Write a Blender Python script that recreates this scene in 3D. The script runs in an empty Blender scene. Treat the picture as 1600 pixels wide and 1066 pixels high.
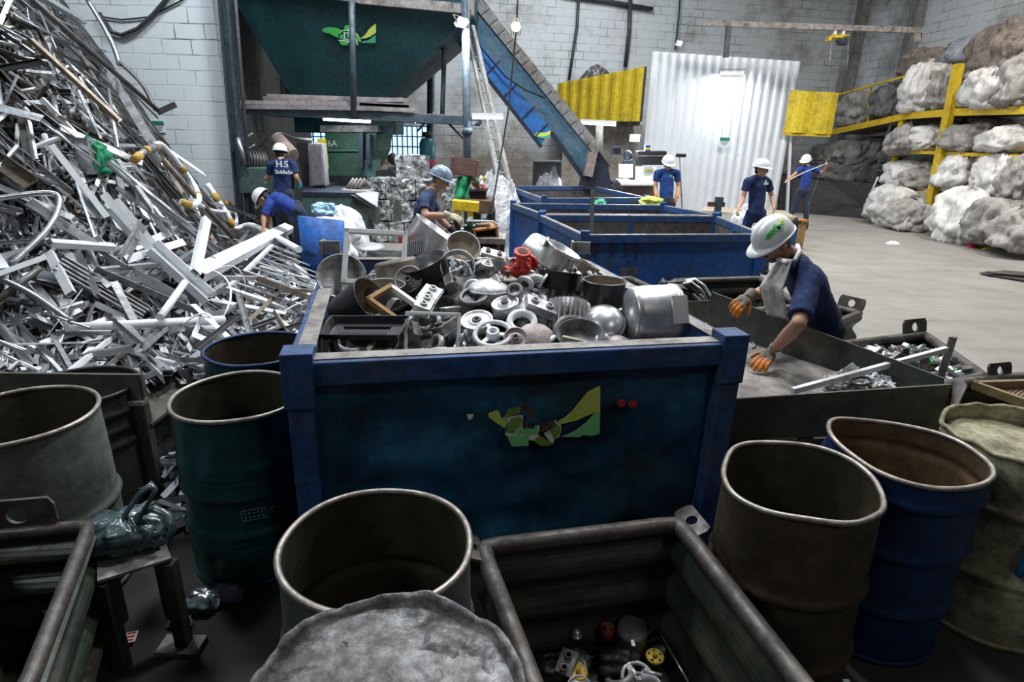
import bpy, bmesh, math, random
from mathutils import Vector, Matrix, Euler, noise
R = random.Random(7)
sc = bpy.context.scene
COL = sc.collection
PI = math.pi
V = Vector
# ---------------------------------------------------------------- camera
CF, CP, CR, CH = 935.0, 0.333, 0.028, 2.08
cam = bpy.data.cameras.new('camera'); camo = bpy.data.objects.new('camera', cam); COL.objects.link(camo)
cam.sensor_width = 36.0; cam.lens = 36.0 * CF / 1600.0; cam.clip_end = 200
camo.matrix_world = Matrix.Translation((0, 0, CH)) @ Matrix.Rotation(PI / 2 - CP, 4, 'X') @ Matrix.Rotation(CR, 4, 'Z')
sc.camera = camo

def ray(px, py):
    a, b = px - 800, py - 533
    X = a * math.cos(CR) + b * math.sin(CR); Y = -a * math.sin(CR) + b * math.cos(CR)
    u = -Y / CF; x = X / CF
    return V((x, math.cos(CP) + u * math.sin(CP), -math.sin(CP) + u * math.cos(CP)))
def D(px, py, d):            # point at axial distance d
    return V((0, 0, CH)) + ray(px, py) * d
def Z(px, py, z):            # point at height z
    r = ray(px, py); return V((0, 0, CH)) + r * ((z - CH) / r.z)
def YY(px, py, y):           # point on the plane Y = y
    r = ray(px, py); return V((0, 0, CH)) + r * (y / r.y)
def PL(px, py, p0, n):       # point on a plane
    r = ray(px, py); o = V((0, 0, CH)); t = (V(p0) - o).dot(V(n)) / r.dot(V(n)); return o + r * t
def axd(p):
    p = V(p); return p.y * math.cos(CP) - (p.z - CH) * math.sin(CP)

# ---------------------------------------------------------------- materials
MATS = {}
def mat(name, col, rough=0.6, metal=0.0, col2=None, dirt=None, scale=6.0, amt=0.5, bump=0.15, bscale=None, contrast=0.25, dirt_scale=2.2, dirt_pos=0.55,
        spec=0.4, rnd=0.0, emit=None, estr=0.0, wrinkle=None, fine=14.0, fa=.42):
    if name in MATS: return MATS[name]
    m = bpy.data.materials.new(name); m.use_nodes = True
    nt = m.node_tree; N = nt.nodes; L = nt.links
    bs = N['Principled BSDF']
    if emit is not None or not bump: fine = 0
    bs.inputs['Roughness'].default_value = rough; bs.inputs['Metallic'].default_value = metal
    bs.inputs['Specular IOR Level'].default_value = spec
    c = list(col) + [1]
    tc = N.new('ShaderNodeTexCoord'); src = tc.outputs['Object']
    oi = N.new('ShaderNodeObjectInfo')
    off = N.new('ShaderNodeVectorMath'); off.operation = 'MULTIPLY_ADD'
    off.inputs[1].default_value = (1, 1, 1)
    L.new(src, off.inputs[0])
    cm = N.new('ShaderNodeVectorMath'); cm.operation = 'SCALE'; cm.inputs[0].default_value = (17, 31, 11); L.new(oi.outputs['Random'], cm.inputs['Scale'])
    L.new(cm.outputs[0], off.inputs[2]); src = off.outputs[0]
    out = None
    if col2 is not None:
        n1 = N.new('ShaderNodeTexNoise'); n1.inputs['Scale'].default_value = scale; n1.inputs['Detail'].default_value = 6; n1.inputs['Roughness'].default_value = 0.65
        L.new(src, n1.inputs['Vector'])
        r1 = N.new('ShaderNodeValToRGB'); r1.color_ramp.elements[0].position = 0.5 - contrast; r1.color_ramp.elements[1].position = 0.5 + contrast
        r1.color_ramp.elements[0].color = c; r1.color_ramp.elements[1].color = list(col2) + [1]
        L.new(n1.outputs['Fac'], r1.inputs['Fac']); out = r1.outputs['Color']
    if dirt is not None:
        n2 = N.new('ShaderNodeTexNoise'); n2.inputs['Scale'].default_value = dirt_scale; n2.inputs['Detail'].default_value = 9; n2.inputs['Roughness'].default_value = 0.7
        L.new(src, n2.inputs['Vector'])
        r2 = N.new('ShaderNodeValToRGB'); r2.color_ramp.elements[0].position = dirt_pos - 0.08; r2.color_ramp.elements[1].position = dirt_pos + 0.12
        r2.color_ramp.elements[0].color = (0, 0, 0, 1); r2.color_ramp.elements[1].color = (amt, amt, amt, 1)
        L.new(n2.outputs['Fac'], r2.inputs['Fac'])
        mx = N.new('ShaderNodeMix'); mx.data_type = 'RGBA'
        L.new(r2.outputs['Color'], mx.inputs['Factor'])
        if out is not None: L.new(out, mx.inputs['A'])
        else: mx.inputs['A'].default_value = c
        mx.inputs['B'].default_value = list(dirt) + [1]; out = mx.outputs['Result']
        # dirt is also rougher
        ma = N.new('ShaderNodeMath'); ma.operation = 'MULTIPLY_ADD'; ma.inputs[1].default_value = 0.35; ma.inputs[2].default_value = rough; ma.use_clamp = True
        L.new(r2.outputs['Color'], ma.inputs[0]); L.new(ma.outputs[0], bs.inputs['Roughness'])
    if fine:
        n3 = N.new('ShaderNodeTexNoise'); n3.inputs['Scale'].default_value = fine; n3.inputs['Detail'].default_value = 8; n3.inputs['Roughness'].default_value = 0.75
        L.new(src, n3.inputs['Vector']); mr3 = N.new('ShaderNodeMapRange'); mr3.inputs['From Min'].default_value = .3; mr3.inputs['From Max'].default_value = .7; mr3.inputs['To Min'].default_value = 1 - fa; mr3.inputs['To Max'].default_value = 1 + fa; L.new(n3.outputs['Fac'], mr3.inputs['Value'])
        h3 = N.new('ShaderNodeHueSaturation'); L.new(mr3.outputs['Result'], h3.inputs['Value'])
        if out is not None: L.new(out, h3.inputs['Color'])
        else: h3.inputs['Color'].default_value = c
        out = h3.outputs['Color']
    if rnd:
        hs = N.new('ShaderNodeHueSaturation')
        mr = N.new('ShaderNodeMapRange'); mr.inputs['To Min'].default_value = 1 - rnd; mr.inputs['To Max'].default_value = 1 + rnd
        L.new(oi.outputs['Random'], mr.inputs['Value']); L.new(mr.outputs['Result'], hs.inputs['Value'])
        if out is not None: L.new(out, hs.inputs['Color'])
        else: hs.inputs['Color'].default_value = c
        out = hs.outputs['Color']
    if out is not None: L.new(out, bs.inputs['Base Color'])
    else: bs.inputs['Base Color'].default_value = c
    if bump:
        nb = N.new('ShaderNodeTexNoise'); nb.inputs['Scale'].default_value = bscale or scale * 3; nb.inputs['Detail'].default_value = 5
        L.new(src, nb.inputs['Vector'])
        bp = N.new('ShaderNodeBump'); bp.inputs['Strength'].default_value = bump; bp.inputs['Distance'].default_value = 0.02
        L.new(nb.outputs['Fac'], bp.inputs['Height']); last = bp
        if wrinkle:
            nw = N.new('ShaderNodeTexNoise'); nw.noise_type = 'RIDGED_MULTIFRACTAL'; nw.inputs['Scale'].default_value = wrinkle; nw.inputs['Detail'].default_value = 3; nw.inputs['Distortion'].default_value = 0.6
            L.new(src, nw.inputs['Vector'])
            b2 = N.new('ShaderNodeBump'); b2.inputs['Strength'].default_value = 0.55; b2.inputs['Distance'].default_value = 0.03
            L.new(nw.outputs['Fac'], b2.inputs['Height']); L.new(bp.outputs['Normal'], b2.inputs['Normal']); last = b2
        L.new(last.outputs['Normal'], bs.inputs['Normal'])
    if emit is not None:
        bs.inputs['Emission Color'].default_value = list(emit) + [1]; bs.inputs['Emission Strength'].default_value = estr
    MATS[name] = m; return m

# ---------------------------------------------------------------- mesh builder
def frame_from(d, up=(0, 0, 1)):
    d = V(d).normalized(); up = V(up)
    if abs(d.dot(up)) > 0.98: up = V((1, 0, 0)) if abs(d.x) < 0.9 else V((0, 1, 0))
    x = up.cross(d).normalized(); y = d.cross(x)
    return Matrix((x, y, d)).transposed()      # columns: side, up, along
class MB:
    def __init__(s): s.v = []; s.f = []; s.sm = []; s.mi = []
    def add(s, vs, fs, smooth=False, mi=0, M=None):
        o = len(s.v)
        for p in vs: s.v.append(M @ V(p) if M is not None else V(p))
        for f in fs: s.f.append([i + o for i in f]); s.sm.append(smooth); s.mi.append(mi)
        return s
    def box(s, c, d, M=None, mi=0, taper=1.0):
        x, y, z = d[0] / 2, d[1] / 2, d[2] / 2; c = V(c); t = taper
        vs = [c + V(p) for p in ((-x, -y, -z), (x, -y, -z), (x, y, -z), (-x, y, -z), (-x * t, -y * t, z), (x * t, -y * t, z), (x * t, y * t, z), (-x * t, y * t, z))]
        return s.add(vs, [(0, 3, 2, 1), (4, 5, 6, 7), (0, 1, 5, 4), (1, 2, 6, 5), (2, 3, 7, 6), (3, 0, 4, 7)], False, mi, M)
    def bar(s, a, b, w, h, up=(0, 0, 1), mi=0, roll=0.0):
        a = V(a); b = V(b); F = frame_from(b - a, up)
        if roll: F = F @ Matrix.Rotation(roll, 3, 'Z')
        L = (b - a).length
        return s.box((0, 0, 0), (w, h, L), Matrix.Translation((a + b) / 2) @ F.to_4x4(), mi)
    def tube(s, pts, r, n=8, closed=False, mi=0, caps=True, flat=1.0, up=(0, 0, 1)):
        pts = [V(p) for p in pts]; m = len(pts); rr = r if isinstance(r, (list, tuple)) else [r] * m
        vs = []; fs = []; X = None
        for i, p in enumerate(pts):
            if closed: t = pts[(i + 1) % m] - pts[i - 1]
            else: t = pts[min(i + 1, m - 1)] - pts[max(i - 1, 0)]
            t = t.normalized() if t.length > 1e-9 else V((0, 0, 1))
            if X is None: X = frame_from(t, up).col[0].copy()
            X = (X - t * X.dot(t));
            X = X.normalized() if X.length > 1e-6 else frame_from(t, up).col[0].copy()
            Yv = t.cross(X)
            for k in range(n):
                a = 2 * PI * k / n; vs.append(p + X * (rr[i] * math.cos(a)) + Yv * (rr[i] * flat * math.sin(a)))
        for i in range(m if closed else m - 1):
            j = (i + 1) % m
            for k in range(n): l = (k + 1) % n; fs.append((i * n + k, i * n + l, j * n + l, j * n + k))
        s.add(vs, fs, n > 4, mi)
        if caps and not closed:
            o = len(s.v) - len(vs)
            s.f.append([o + k for k in range(n)][::-1]); s.f.append([o + (m - 1) * n + k for k in range(n)]); s.sm += [False] * 2; s.mi += [mi] * 2
        return s
    def lathe(s, prof, n=32, M=None, mi=0, smooth=True, fn=None, closed=False, caps=True):
        vs = []; fs = []; m = len(prof)
        for (r, z) in prof:
            for k in range(n):
                a = 2 * PI * k / n; q = V((r * math.cos(a), r * math.sin(a), z))
                vs.append(fn(q, a) if fn else q)
        for i in range(m if closed else m - 1):
            j = (i + 1) % m
            for k in range(n): l = (k + 1) % n; fs.append((i * n + k, i * n + l, j * n + l, j * n + k))
        s.add(vs, fs, smooth, mi, M)
        if not closed and caps:
            o = len(s.v) - len(vs)
            if prof[0][0] > 1e-4: s.f.append([o + k for k in range(n)][::-1]); s.sm.append(False); s.mi.append(mi)
            if prof[-1][0] > 1e-4: s.f.append([o + (m - 1) * n + k for k in range(n)]); s.sm.append(False); s.mi.append(mi)
        return s
    def prism(s, poly, d, M=None, mi=0):
        n = len(poly); vs = [V((p[0], p[1], 0)) for p in poly] + [V((p[0], p[1], d)) for p in poly]
        fs = [tuple(range(n))[::-1], tuple(range(n, 2 * n))] + [(i, (i + 1) % n, n + (i + 1) % n, n + i) for i in range(n)]
        return s.add(vs, fs, False, mi, M)
    def quadslab(s, q, t, mi=0, inward=None):
        q = [V(p) for p in q]; n = (q[1] - q[0]).cross(q[3] - q[0]).normalized() * t
        vs = q + [p + n for p in q]
        return s.add(vs, [(0, 3, 2, 1), (4, 5, 6, 7), (0, 1, 5, 4), (1, 2, 6, 5), (2, 3, 7, 6), (3, 0, 4, 7)], False, mi)
    def grid(s, fn, nu, nv, mi=0, smooth=True, wrap=False):
        vs = [fn(i / nu, j / nv) for j in range(nv + 1) for i in range(nu + (0 if wrap else 1))]
        w = nu if wrap else nu + 1; fs = []
        for j in range(nv):
            for i in range(nu): k = (i + 1) % w if wrap else i + 1; fs.append((j * w + i, j * w + k, (j + 1) * w + k, (j + 1) * w + i))
        return s.add(vs, fs, smooth, mi)
    def ball(s, c, r, n=12, M=None, mi=0, sc=(1, 1, 1)):
        c = V(c); pr = [(r * math.sin(PI * i / n), -r * math.cos(PI * i / n)) for i in range(n + 1)]
        T = Matrix.Translation(c) @ (M.to_4x4() if M is not None else Matrix.Identity(4)) @ Matrix.Diagonal((*sc, 1))
        pr[0] = (0.0005, pr[0][1]); pr[-1] = (0.0005, pr[-1][1])
        return s.lathe(pr, max(8, n + 4), T, mi)
    def build(s, name, m, parent=None, bevel=0.0, sub=0, origin=None):
        me = bpy.data.meshes.new(name); vs = s.v
        if parent is not None:
            inv = WM[parent].inverted(); vs = [inv @ p for p in vs]; W = WM[parent]
        else:
            if origin is None:
                xs = [p.x for p in vs]; ys = [p.y for p in vs]; zs = [p.z for p in vs]
                origin = V(((min(xs) + max(xs)) / 2, (min(ys) + max(ys)) / 2, min(zs)))
            origin = V(origin); vs = [p - origin for p in vs]; W = Matrix.Translation(origin)
        me.from_pydata([tuple(p) for p in vs], [], s.f)
        ms = m if isinstance(m, (list, tuple)) else [m]
        for q in ms: me.materials.append(q)
        me.polygons.foreach_set('use_smooth', s.sm); me.polygons.foreach_set('material_index', s.mi)
        me.validate(); me.update()
        bm = bmesh.new(); bm.from_mesh(me); bmesh.ops.recalc_face_normals(bm, faces=bm.faces); bm.to_mesh(me); bm.free()
        o = bpy.data.objects.new(name, me); COL.objects.link(o)
        if parent is not None:
            o.parent = parent
            for host in SUBP.get(name, ()):
                c_ = LAST.get((parent, host))
                if c_ is not None: o.parent = c_; break
            LAST[(parent, name)] = o
        else: o.location = origin
        WM[o] = W.copy()
        if bevel:
            b = o.modifiers.new('edge', 'BEVEL'); b.width = bevel; b.segments = 2; b.limit_method = 'ANGLE'; b.angle_limit = 0.6
        if sub: q = o.modifiers.new('sub', 'SUBSURF'); q.levels = sub; q.render_levels = sub
        return o
WM = {}; LAST = {}
SUBP = {'glove_fingers': ('glove',), 'bore': ('port', 'casting', 'elbow_pipe'), 'louvre': ('cover',), 'holes': ('cup',), 'bolt': ('valve_body',), 'worn_rim': ('top_rail',), 'cooling_fin': ('motor_body',), 'text_lines': ('panel',), 'header_band': ('panel',), 'screen': ('bezel',), 'yellow_label': ('control_panel',), 'panel_seam': ('under_box',), 'paint_drip': ('shell',), 'worn_stencil': ('shell',), 'tar_spot': ('lid',), 'trolley_hook': ('body',)}
def tag(o, label=None, cat=None, group=None, kind=None):
    if label: o['label'] = label
    if cat: o['category'] = cat
    if group: o['group'] = group
    if kind: o['kind'] = kind
    return o
def thing(name, label, cat, loc=(0, 0, 0), rot=(0, 0, 0), group=None, M=None):
    o = bpy.data.objects.new(name, None); COL.objects.link(o)
    o.empty_display_size = 0.1
    W = M if M is not None else Matrix.Translation(V(loc)) @ Euler(rot).to_matrix().to_4x4()
    l, q, s_ = W.decompose(); o.location = l; o.rotation_mode = 'XYZ'; o.rotation_euler = q.to_euler(); o.scale = s_
    WM[o] = W; return tag(o, label, cat, group)
KIDS = {}
def dup(root, M, label=None, group=None):
    c = root.copy(); COL.objects.link(c)
    l, q, s_ = M.decompose(); c.location = l; c.rotation_euler = q.to_euler(); c.scale = s_; WM[c] = M
    if label: c['label'] = label
    if group: c['group'] = group
    if root not in KIDS: KIDS[root] = [(ch, [g for g in bpy.data.objects if g.parent is ch]) for ch in bpy.data.objects if ch.parent is root]
    for ch, gs in KIDS[root]:
        k = ch.copy(); COL.objects.link(k); k.parent = c
        for g in gs: gg = g.copy(); COL.objects.link(gg); gg.parent = k
    return c
def struct(name, mb, m, **k):
    return tag(mb.build(name, m, **k), kind='structure')
def single(name, mb, m, label, cat, group=None, **k):
    return tag(mb.build(name, m, **k), label, cat, group)
def lerp(a, b, t): return a + (b - a) * t
def nz(p, s=1.0): return noise.noise(V(p) * s)
def text_mb(txt, size, M, depth=0.002, mb=None, mi=0, bold=0.0):
    cu = bpy.data.curves.new('txt', 'FONT'); cu.body = txt; cu.size = size; cu.align_x = 'CENTER'; cu.align_y = 'CENTER'; cu.extrude = depth / 2; cu.offset = bold
    o = bpy.data.objects.new('txt', cu); COL.objects.link(o)
    dg = bpy.context.evaluated_depsgraph_get(); me = bpy.data.meshes.new_from_object(o.evaluated_get(dg))
    mb = mb or MB(); mb.add([v.co.copy() for v in me.vertices], [list(p.vertices) for p in me.polygons], False, mi, M)
    bpy.data.objects.remove(o); bpy.data.curves.remove(cu); bpy.data.meshes.remove(me)
    return mb
# shared materials
GR = (0.30, 0.31, 0.30)
m_blue = mat('blue paint', (0.012, 0.075, 0.27), 0.5, 0.0, (0.008, 0.05, 0.19), (0.03, 0.035, 0.04), 5, 0.8, 0.1, dirt_scale=1.6, dirt_pos=0.56, spec=0.35)
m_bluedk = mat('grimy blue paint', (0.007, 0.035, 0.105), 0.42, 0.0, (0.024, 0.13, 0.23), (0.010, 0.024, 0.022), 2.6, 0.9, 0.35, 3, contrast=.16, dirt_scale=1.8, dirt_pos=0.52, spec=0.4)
m_rail = mat('blue rail paint', (0.014, 0.05, 0.15), 0.5, 0.0, (0.02, 0.075, 0.22), (0.06, 0.065, 0.075), 7, 0.75, 0.15, dirt_scale=4, dirt_pos=0.53)
m_worn = mat('worn grey steel', (0.22, 0.20, 0.19), 0.55, 0.3, (0.33, 0.31, 0.29), (0.07, 0.055, 0.05), 9, 0.8, 0.15, dirt_scale=5)
m_dark = mat('black oily steel', (0.020, 0.024, 0.020), 0.5, 0.1, (0.040, 0.044, 0.034), (0.06, 0.045, 0.035), 6, 0.7, 0.2, dirt_scale=4, spec=0.35)
m_tray = mat('dark green grey steel', (0.018, 0.026, 0.018), 0.40, 0.2, (0.034, 0.044, 0.028), (0.07, 0.047, 0.034), 4, 0.7, 0.2, dirt_scale=3, spec=0.4)
m_rimtray = mat('scuffed rim steel', (0.062, 0.054, 0.048), 0.45, 0.35, (0.12, 0.105, 0.095), (0.025, 0.02, 0.017), 9, 0.8, 0.15, dirt_scale=6)
m_alu = mat('aluminium', (0.62, 0.64, 0.66), 0.30, 0.85, (0.42, 0.44, 0.46), (0.12, 0.10, 0.085), 7, 0.6, 0.12, dirt_scale=5, dirt_pos=0.57, rnd=0.3, fa=.2)
m_aluw = mat('white coated aluminium', (0.76, 0.78, 0.80), 0.45, 0.0, (0.64, 0.66, 0.68), (0.25, 0.22, 0.19), 6, 0.6, 0.1, dirt_scale=5, dirt_pos=0.62, rnd=0.12, fa=.1)
m_alug = mat('dull grey aluminium', (0.34, 0.35, 0.36), 0.5, 0.5, (0.22, 0.22, 0.23), (0.10, 0.085, 0.07), 6, 0.6, 0.15, dirt_scale=5, rnd=0.35)
m_alud = mat('dark bronze aluminium', (0.06, 0.06, 0.062), 0.4, 0.4, (0.11, 0.105, 0.10), (0.14, 0.12, 0.10), 6, 0.5, 0.1, dirt_scale=5, rnd=0.3)
m_brown = mat('brown anodised aluminium', (0.20, 0.155, 0.115), 0.45, 0.4, (0.30, 0.25, 0.20), (0.08, 0.06, 0.05), 6, 0.5, 0.1, dirt_scale=5, rnd=0.25)
m_yel = mat('yellow paint', (0.62, 0.42, 0.01), 0.45, 0.0, (0.52, 0.36, 0.02), (0.14, 0.09, 0.02), 4, 0.7, 0.08, dirt_scale=2.5, dirt_pos=0.6)
m_black = mat('black rubber', (0.012, 0.012, 0.013), 0.6, 0.0, bump=0.1, scale=8)
m_steelp = mat('blue grey steel post', (0.06, 0.09, 0.115), 0.45, 0.3, (0.10, 0.13, 0.15), (0.05, 0.045, 0.04), 5, 0.6, 0.1, dirt_scale=4)
m_rust = mat('rusted steel', (0.12, 0.06, 0.035), 0.8, 0.1, (0.06, 0.035, 0.025), (0.17, 0.13, 0.10), 8, 0.6, 0.3, dirt_scale=5)
m_white = mat('white plastic', (0.80, 0.82, 0.82), 0.4, 0.0, (0.72, 0.74, 0.74), (0.4, 0.38, 0.33), 6, 0.5, 0.03, dirt_scale=5, dirt_pos=0.62, fa=.06)
m_green1 = mat('logo green', (0.05, 0.42, 0.06), 0.45, 0, (0.09, 0.5, 0.08), scale=12, bump=0)
m_green2 = mat('logo pale green', (0.30, 0.68, 0.24), 0.45, 0, (0.12, 0.55, 0.25), scale=9, bump=0)
m_lime = mat('logo lime', (0.55, 0.68, 0.10), 0.45, 0, (0.6, 0.66, 0.16), (0.1, 0.1, 0.04), 9, 0.7, 0, dirt_scale=12, dirt_pos=0.62)
m_teal = mat('logo sea green', (0.06, 0.38, 0.2), 0.45, 0, bump=0)
m_edge = mat('sticker white', (0.75, 0.78, 0.72), 0.5, 0, bump=0)
m_ink = mat('black ink', (0.012, 0.013, 0.013), 0.6, 0, bump=0)
m_red = mat('red enamel', (0.62, 0.035, 0.025), 0.35, 0, (0.45, 0.03, 0.02), (0.6, 0.3, 0.26), 6, 0.6, 0.15, dirt_scale=7, dirt_pos=0.6)
m_sackg = mat('grey sheet metal cabinet', (0.2, 0.2, 0.21), 0.5, 0.2, (0.27, 0.26, 0.27), (0.1, 0.09, 0.085), 4, 0.6, 0.1)
# ================================================================ SETTING
def extr(mb, pts, vec, mi=0):
    n = len(pts); pts = [V(p) for p in pts]; vec = V(vec); vs = pts + [p + vec for p in pts]
    return mb.add(vs, [tuple(range(n))[::-1], tuple(range(n, 2 * n))] + [(i, (i + 1) % n, n + (i + 1) % n, n + i) for i in range(n)], False, mi)
def brick_mat(name, du, c1, c2, mortar, dirt, damt, dpos=0.55, low=None, dscale=0.5):
    m = bpy.data.materials.new(name); m.use_nodes = True; nt = m.node_tree; N = nt.nodes; L = nt.links; bs = N['Principled BSDF']; bs.inputs['Roughness'].default_value = 0.85
    ge = N.new('ShaderNodeNewGeometry'); dp = N.new('ShaderNodeVectorMath'); dp.operation = 'DOT_PRODUCT'; dp.inputs[1].default_value = du; L.new(ge.outputs['Position'], dp.inputs[0])
    se = N.new('ShaderNodeSeparateXYZ'); L.new(ge.outputs['Position'], se.inputs[0]); cb = N.new('ShaderNodeCombineXYZ'); L.new(dp.outputs['Value'], cb.inputs['X']); L.new(se.outputs['Z'], cb.inputs['Y'])
    nw = N.new('ShaderNodeTexNoise'); nw.inputs['Scale'].default_value = 3; L.new(ge.outputs['Position'], nw.inputs['Vector'])
    wv = N.new('ShaderNodeVectorMath'); wv.operation = 'MULTIPLY_ADD'; wv.inputs[1].default_value = (0.03, 0.03, 0); L.new(nw.outputs['Color'], wv.inputs[0]); L.new(cb.outputs[0], wv.inputs[2])
    b = N.new('ShaderNodeTexBrick'); L.new(wv.outputs[0], b.inputs['Vector']); b.inputs['Color1'].default_value = (*c1, 1); b.inputs['Color2'].default_value = (*c2, 1); b.inputs['Mortar'].default_value = (*mortar, 1)
    b.inputs['Scale'].default_value = 1.0; b.inputs['Mortar Size'].default_value = 0.011; b.inputs['Mortar Smooth'].default_value = 0.3; b.inputs['Brick Width'].default_value = 0.52; b.inputs['Row Height'].default_value = 0.25; b.inputs['Bias'].default_value = -0.2
    # mortar lines only partly open: fade with noise
    n0 = N.new('ShaderNodeTexNoise'); n0.inputs['Scale'].default_value = 1.3; n0.inputs['Detail'].default_value = 6; L.new(ge.outputs['Position'], n0.inputs['Vector'])
    r0 = N.new('ShaderNodeValToRGB'); r0.color_ramp.elements[0].position = 0.46; r0.color_ramp.elements[1].position = 0.70; r0.color_ramp.elements[0].color = (0.1, 0.1, 0.1, 1); L.new(n0.outputs['Fac'], r0.inputs['Fac'])
    mm = N.new('ShaderNodeMix'); mm.data_type = 'RGBA'; L.new(r0.outputs['Color'], mm.inputs['Factor']); mm.inputs['A'].default_value = (*c1, 1); L.new(b.outputs['Color'], mm.inputs['B'])
    n1 = N.new('ShaderNodeTexNoise'); n1.inputs['Scale'].default_value = dscale; n1.inputs['Detail'].default_value = 10; n1.inputs['Roughness'].default_value = 0.72; L.new(ge.outputs['Position'], n1.inputs['Vector'])
    fac = n1.outputs['Fac']
    if low is not None:     # grime that gathers on the lower courses
        mr = N.new('ShaderNodeMapRange'); mr.inputs['From Min'].default_value = low[0]; mr.inputs['From Max'].default_value = low[1]; mr.inputs['To Min'].default_value = low[2]; mr.inputs['To Max'].default_value = 0; L.new(se.outputs['Z'], mr.inputs['Value'])
        ad = N.new('ShaderNodeMath'); ad.operation = 'ADD'; L.new(fac, ad.inputs[0]); L.new(mr.outputs['Result'], ad.inputs[1]); fac = ad.outputs[0]
    r1 = N.new('ShaderNodeValToRGB'); r1.color_ramp.elements[0].position = dpos - 0.06; r1.color_ramp.elements[1].position = dpos + 0.16; r1.color_ramp.elements[0].color = (0, 0, 0, 1); r1.color_ramp.elements[1].color = (damt, damt, damt, 1); L.new(fac, r1.inputs['Fac'])
    m2 = N.new('ShaderNodeMix'); m2.data_type = 'RGBA'; L.new(r1.outputs['Color'], m2.inputs['Factor']); L.new(mm.outputs['Result'], m2.inputs['A']); m2.inputs['B'].default_value = (*dirt, 1)
    L.new(m2.outputs['Result'], bs.inputs['Base Color'])
    bp = N.new('ShaderNodeBump'); bp.inputs['Strength'].default_value = 0.5; bp.inputs['Distance'].default_value = 0.02; bp.invert = True; L.new(b.outputs['Fac'], bp.inputs['Height']); L.new(bp.outputs['Normal'], bs.inputs['Normal'])
    return m
def floor_mat():
    m = bpy.data.materials.new('concrete floor'); m.use_nodes = True; nt = m.node_tree; N = nt.nodes; L = nt.links; bs = N['Principled BSDF']; bs.inputs['Roughness'].default_value = 0.8; bs.inputs['Specular IOR Level'].default_value = 0.3
    ge = N.new('ShaderNodeNewGeometry')
    def ramp(fac, a, b, ca, cb):
        r = N.new('ShaderNodeValToRGB'); r.color_ramp.elements[0].position = a; r.color_ramp.elements[1].position = b; r.color_ramp.elements[0].color = (*ca, 1); r.color_ramp.elements[1].color = (*cb, 1); L.new(fac, r.inputs['Fac']); return r.outputs['Color']
    def nse(scale, det=8, vec=None, rough=0.65):
        n = N.new('ShaderNodeTexNoise'); n.inputs['Scale'].default_value = scale; n.inputs['Detail'].default_value = det; n.inputs['Roughness'].default_value = rough; L.new(vec or ge.outputs['Position'], n.inputs['Vector']); return n.outputs['Fac']
    base = ramp(nse(1.2), 0.3, 0.7, (0.22, 0.205, 0.185), (0.31, 0.29, 0.265))
    mp = N.new('ShaderNodeMapping'); mp.inputs['Rotation'].default_value = (0, 0, 0.5); mp.inputs['Scale'].default_value = (0.35, 5.0, 1); L.new(ge.outputs['Position'], mp.inputs['Vector'])
    nd = nse(0.9, 9, mp.outputs['Vector'], 0.7)
    st = ramp(nd, 0.52, 0.72, (0, 0, 0), (0.75, 0.75, 0.75))
    m1 = N.new('ShaderNodeMix'); m1.data_type = 'RGBA'; L.new(st, m1.inputs['Factor']); L.new(base, m1.inputs['A']); m1.inputs['B'].default_value = (0.15, 0.142, 0.13, 1)
    # oil soaked working area around the drums
    se = N.new('ShaderNodeSeparateXYZ'); L.new(ge.outputs['Position'], se.inputs[0])
    mr = N.new('ShaderNodeMapRange'); mr.inputs['From Min'].default_value = 3.2; mr.inputs['From Max'].default_value = 5.5; mr.inputs['To Min'].default_value = 0.5; mr.inputs['To Max'].default_value = -0.25; L.new(se.outputs['Y'], mr.inputs['Value'])
    ad = N.new('ShaderNodeMath'); ad.operation = 'ADD'; L.new(nse(0.8), ad.inputs[0]); L.new(mr.outputs['Result'], ad.inputs[1])
    oil = ramp(ad.outputs[0], 0.5, 0.7, (0, 0, 0), (0.93, 0.93, 0.93))
    m2 = N.new('ShaderNodeMix'); m2.data_type = 'RGBA'; L.new(oil, m2.inputs['Factor']); L.new(m1.outputs['Result'], m2.inputs['A']); m2.inputs['B'].default_value = (0.022, 0.025, 0.02, 1)
    L.new(m2.outputs['Result'], bs.inputs['Base Color'])
    bp = N.new('ShaderNodeBump'); bp.inputs['Strength'].default_value = 0.2; bp.inputs['Distance'].default_value = 0.01; L.new(nse(18), bp.inputs['Height']); L.new(bp.outputs['Normal'], bs.inputs['Normal'])
    return m
mb = MB(); mb.box((3, 11, -0.1), (34, 34, 0.2)); struct('floor', mb, floor_mat(), origin=(0, 0, 0))
# back wall, right wall, left wall
BU = V((0.98, 0.2, 0)); BC = V((11.7, 24, 0)); RD = V((0.1, -0.995, 0))
def backp(x, z=0): return BC + BU * ((x - BC.x) / BU.x) + V((0, 0, z))
def backwall(): return brick_mat('white painted block wall', tuple(BU), (0.56, 0.60, 0.62), (0.50, 0.54, 0.56), (0.10, 0.10, 0.10), (0.16, 0.12, 0.085), 0.85, 0.56, (0.3, 4.2, 0.2))
mb = MB(); e = V((-0.2, 0.98, 0)) * 0.3
extr(mb, [backp(-9), BC + V((0, 0, 0)), BC + V((0, 0, 9)), backp(-9, 9)], e); struct('wall_back', mb, backwall(), origin=(0, 24, 0))
mb = MB(); extr(mb, [backp(3.0, 6.55) - e * .6, BC + V((0, 0, 6.9)) - e * .6, BC + V((0, 0, 7.8)) - e * .6, backp(3.0, 7.8) - e * .6], e * .5); struct('trim_1', mb, mat('bare concrete', (0.26, 0.25, 0.235), 0.9, 0, (0.2, 0.19, 0.18), (0.09, 0.08, 0.07), 3, 0.7, 0.2))
RC = BC + RD * 20
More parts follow.
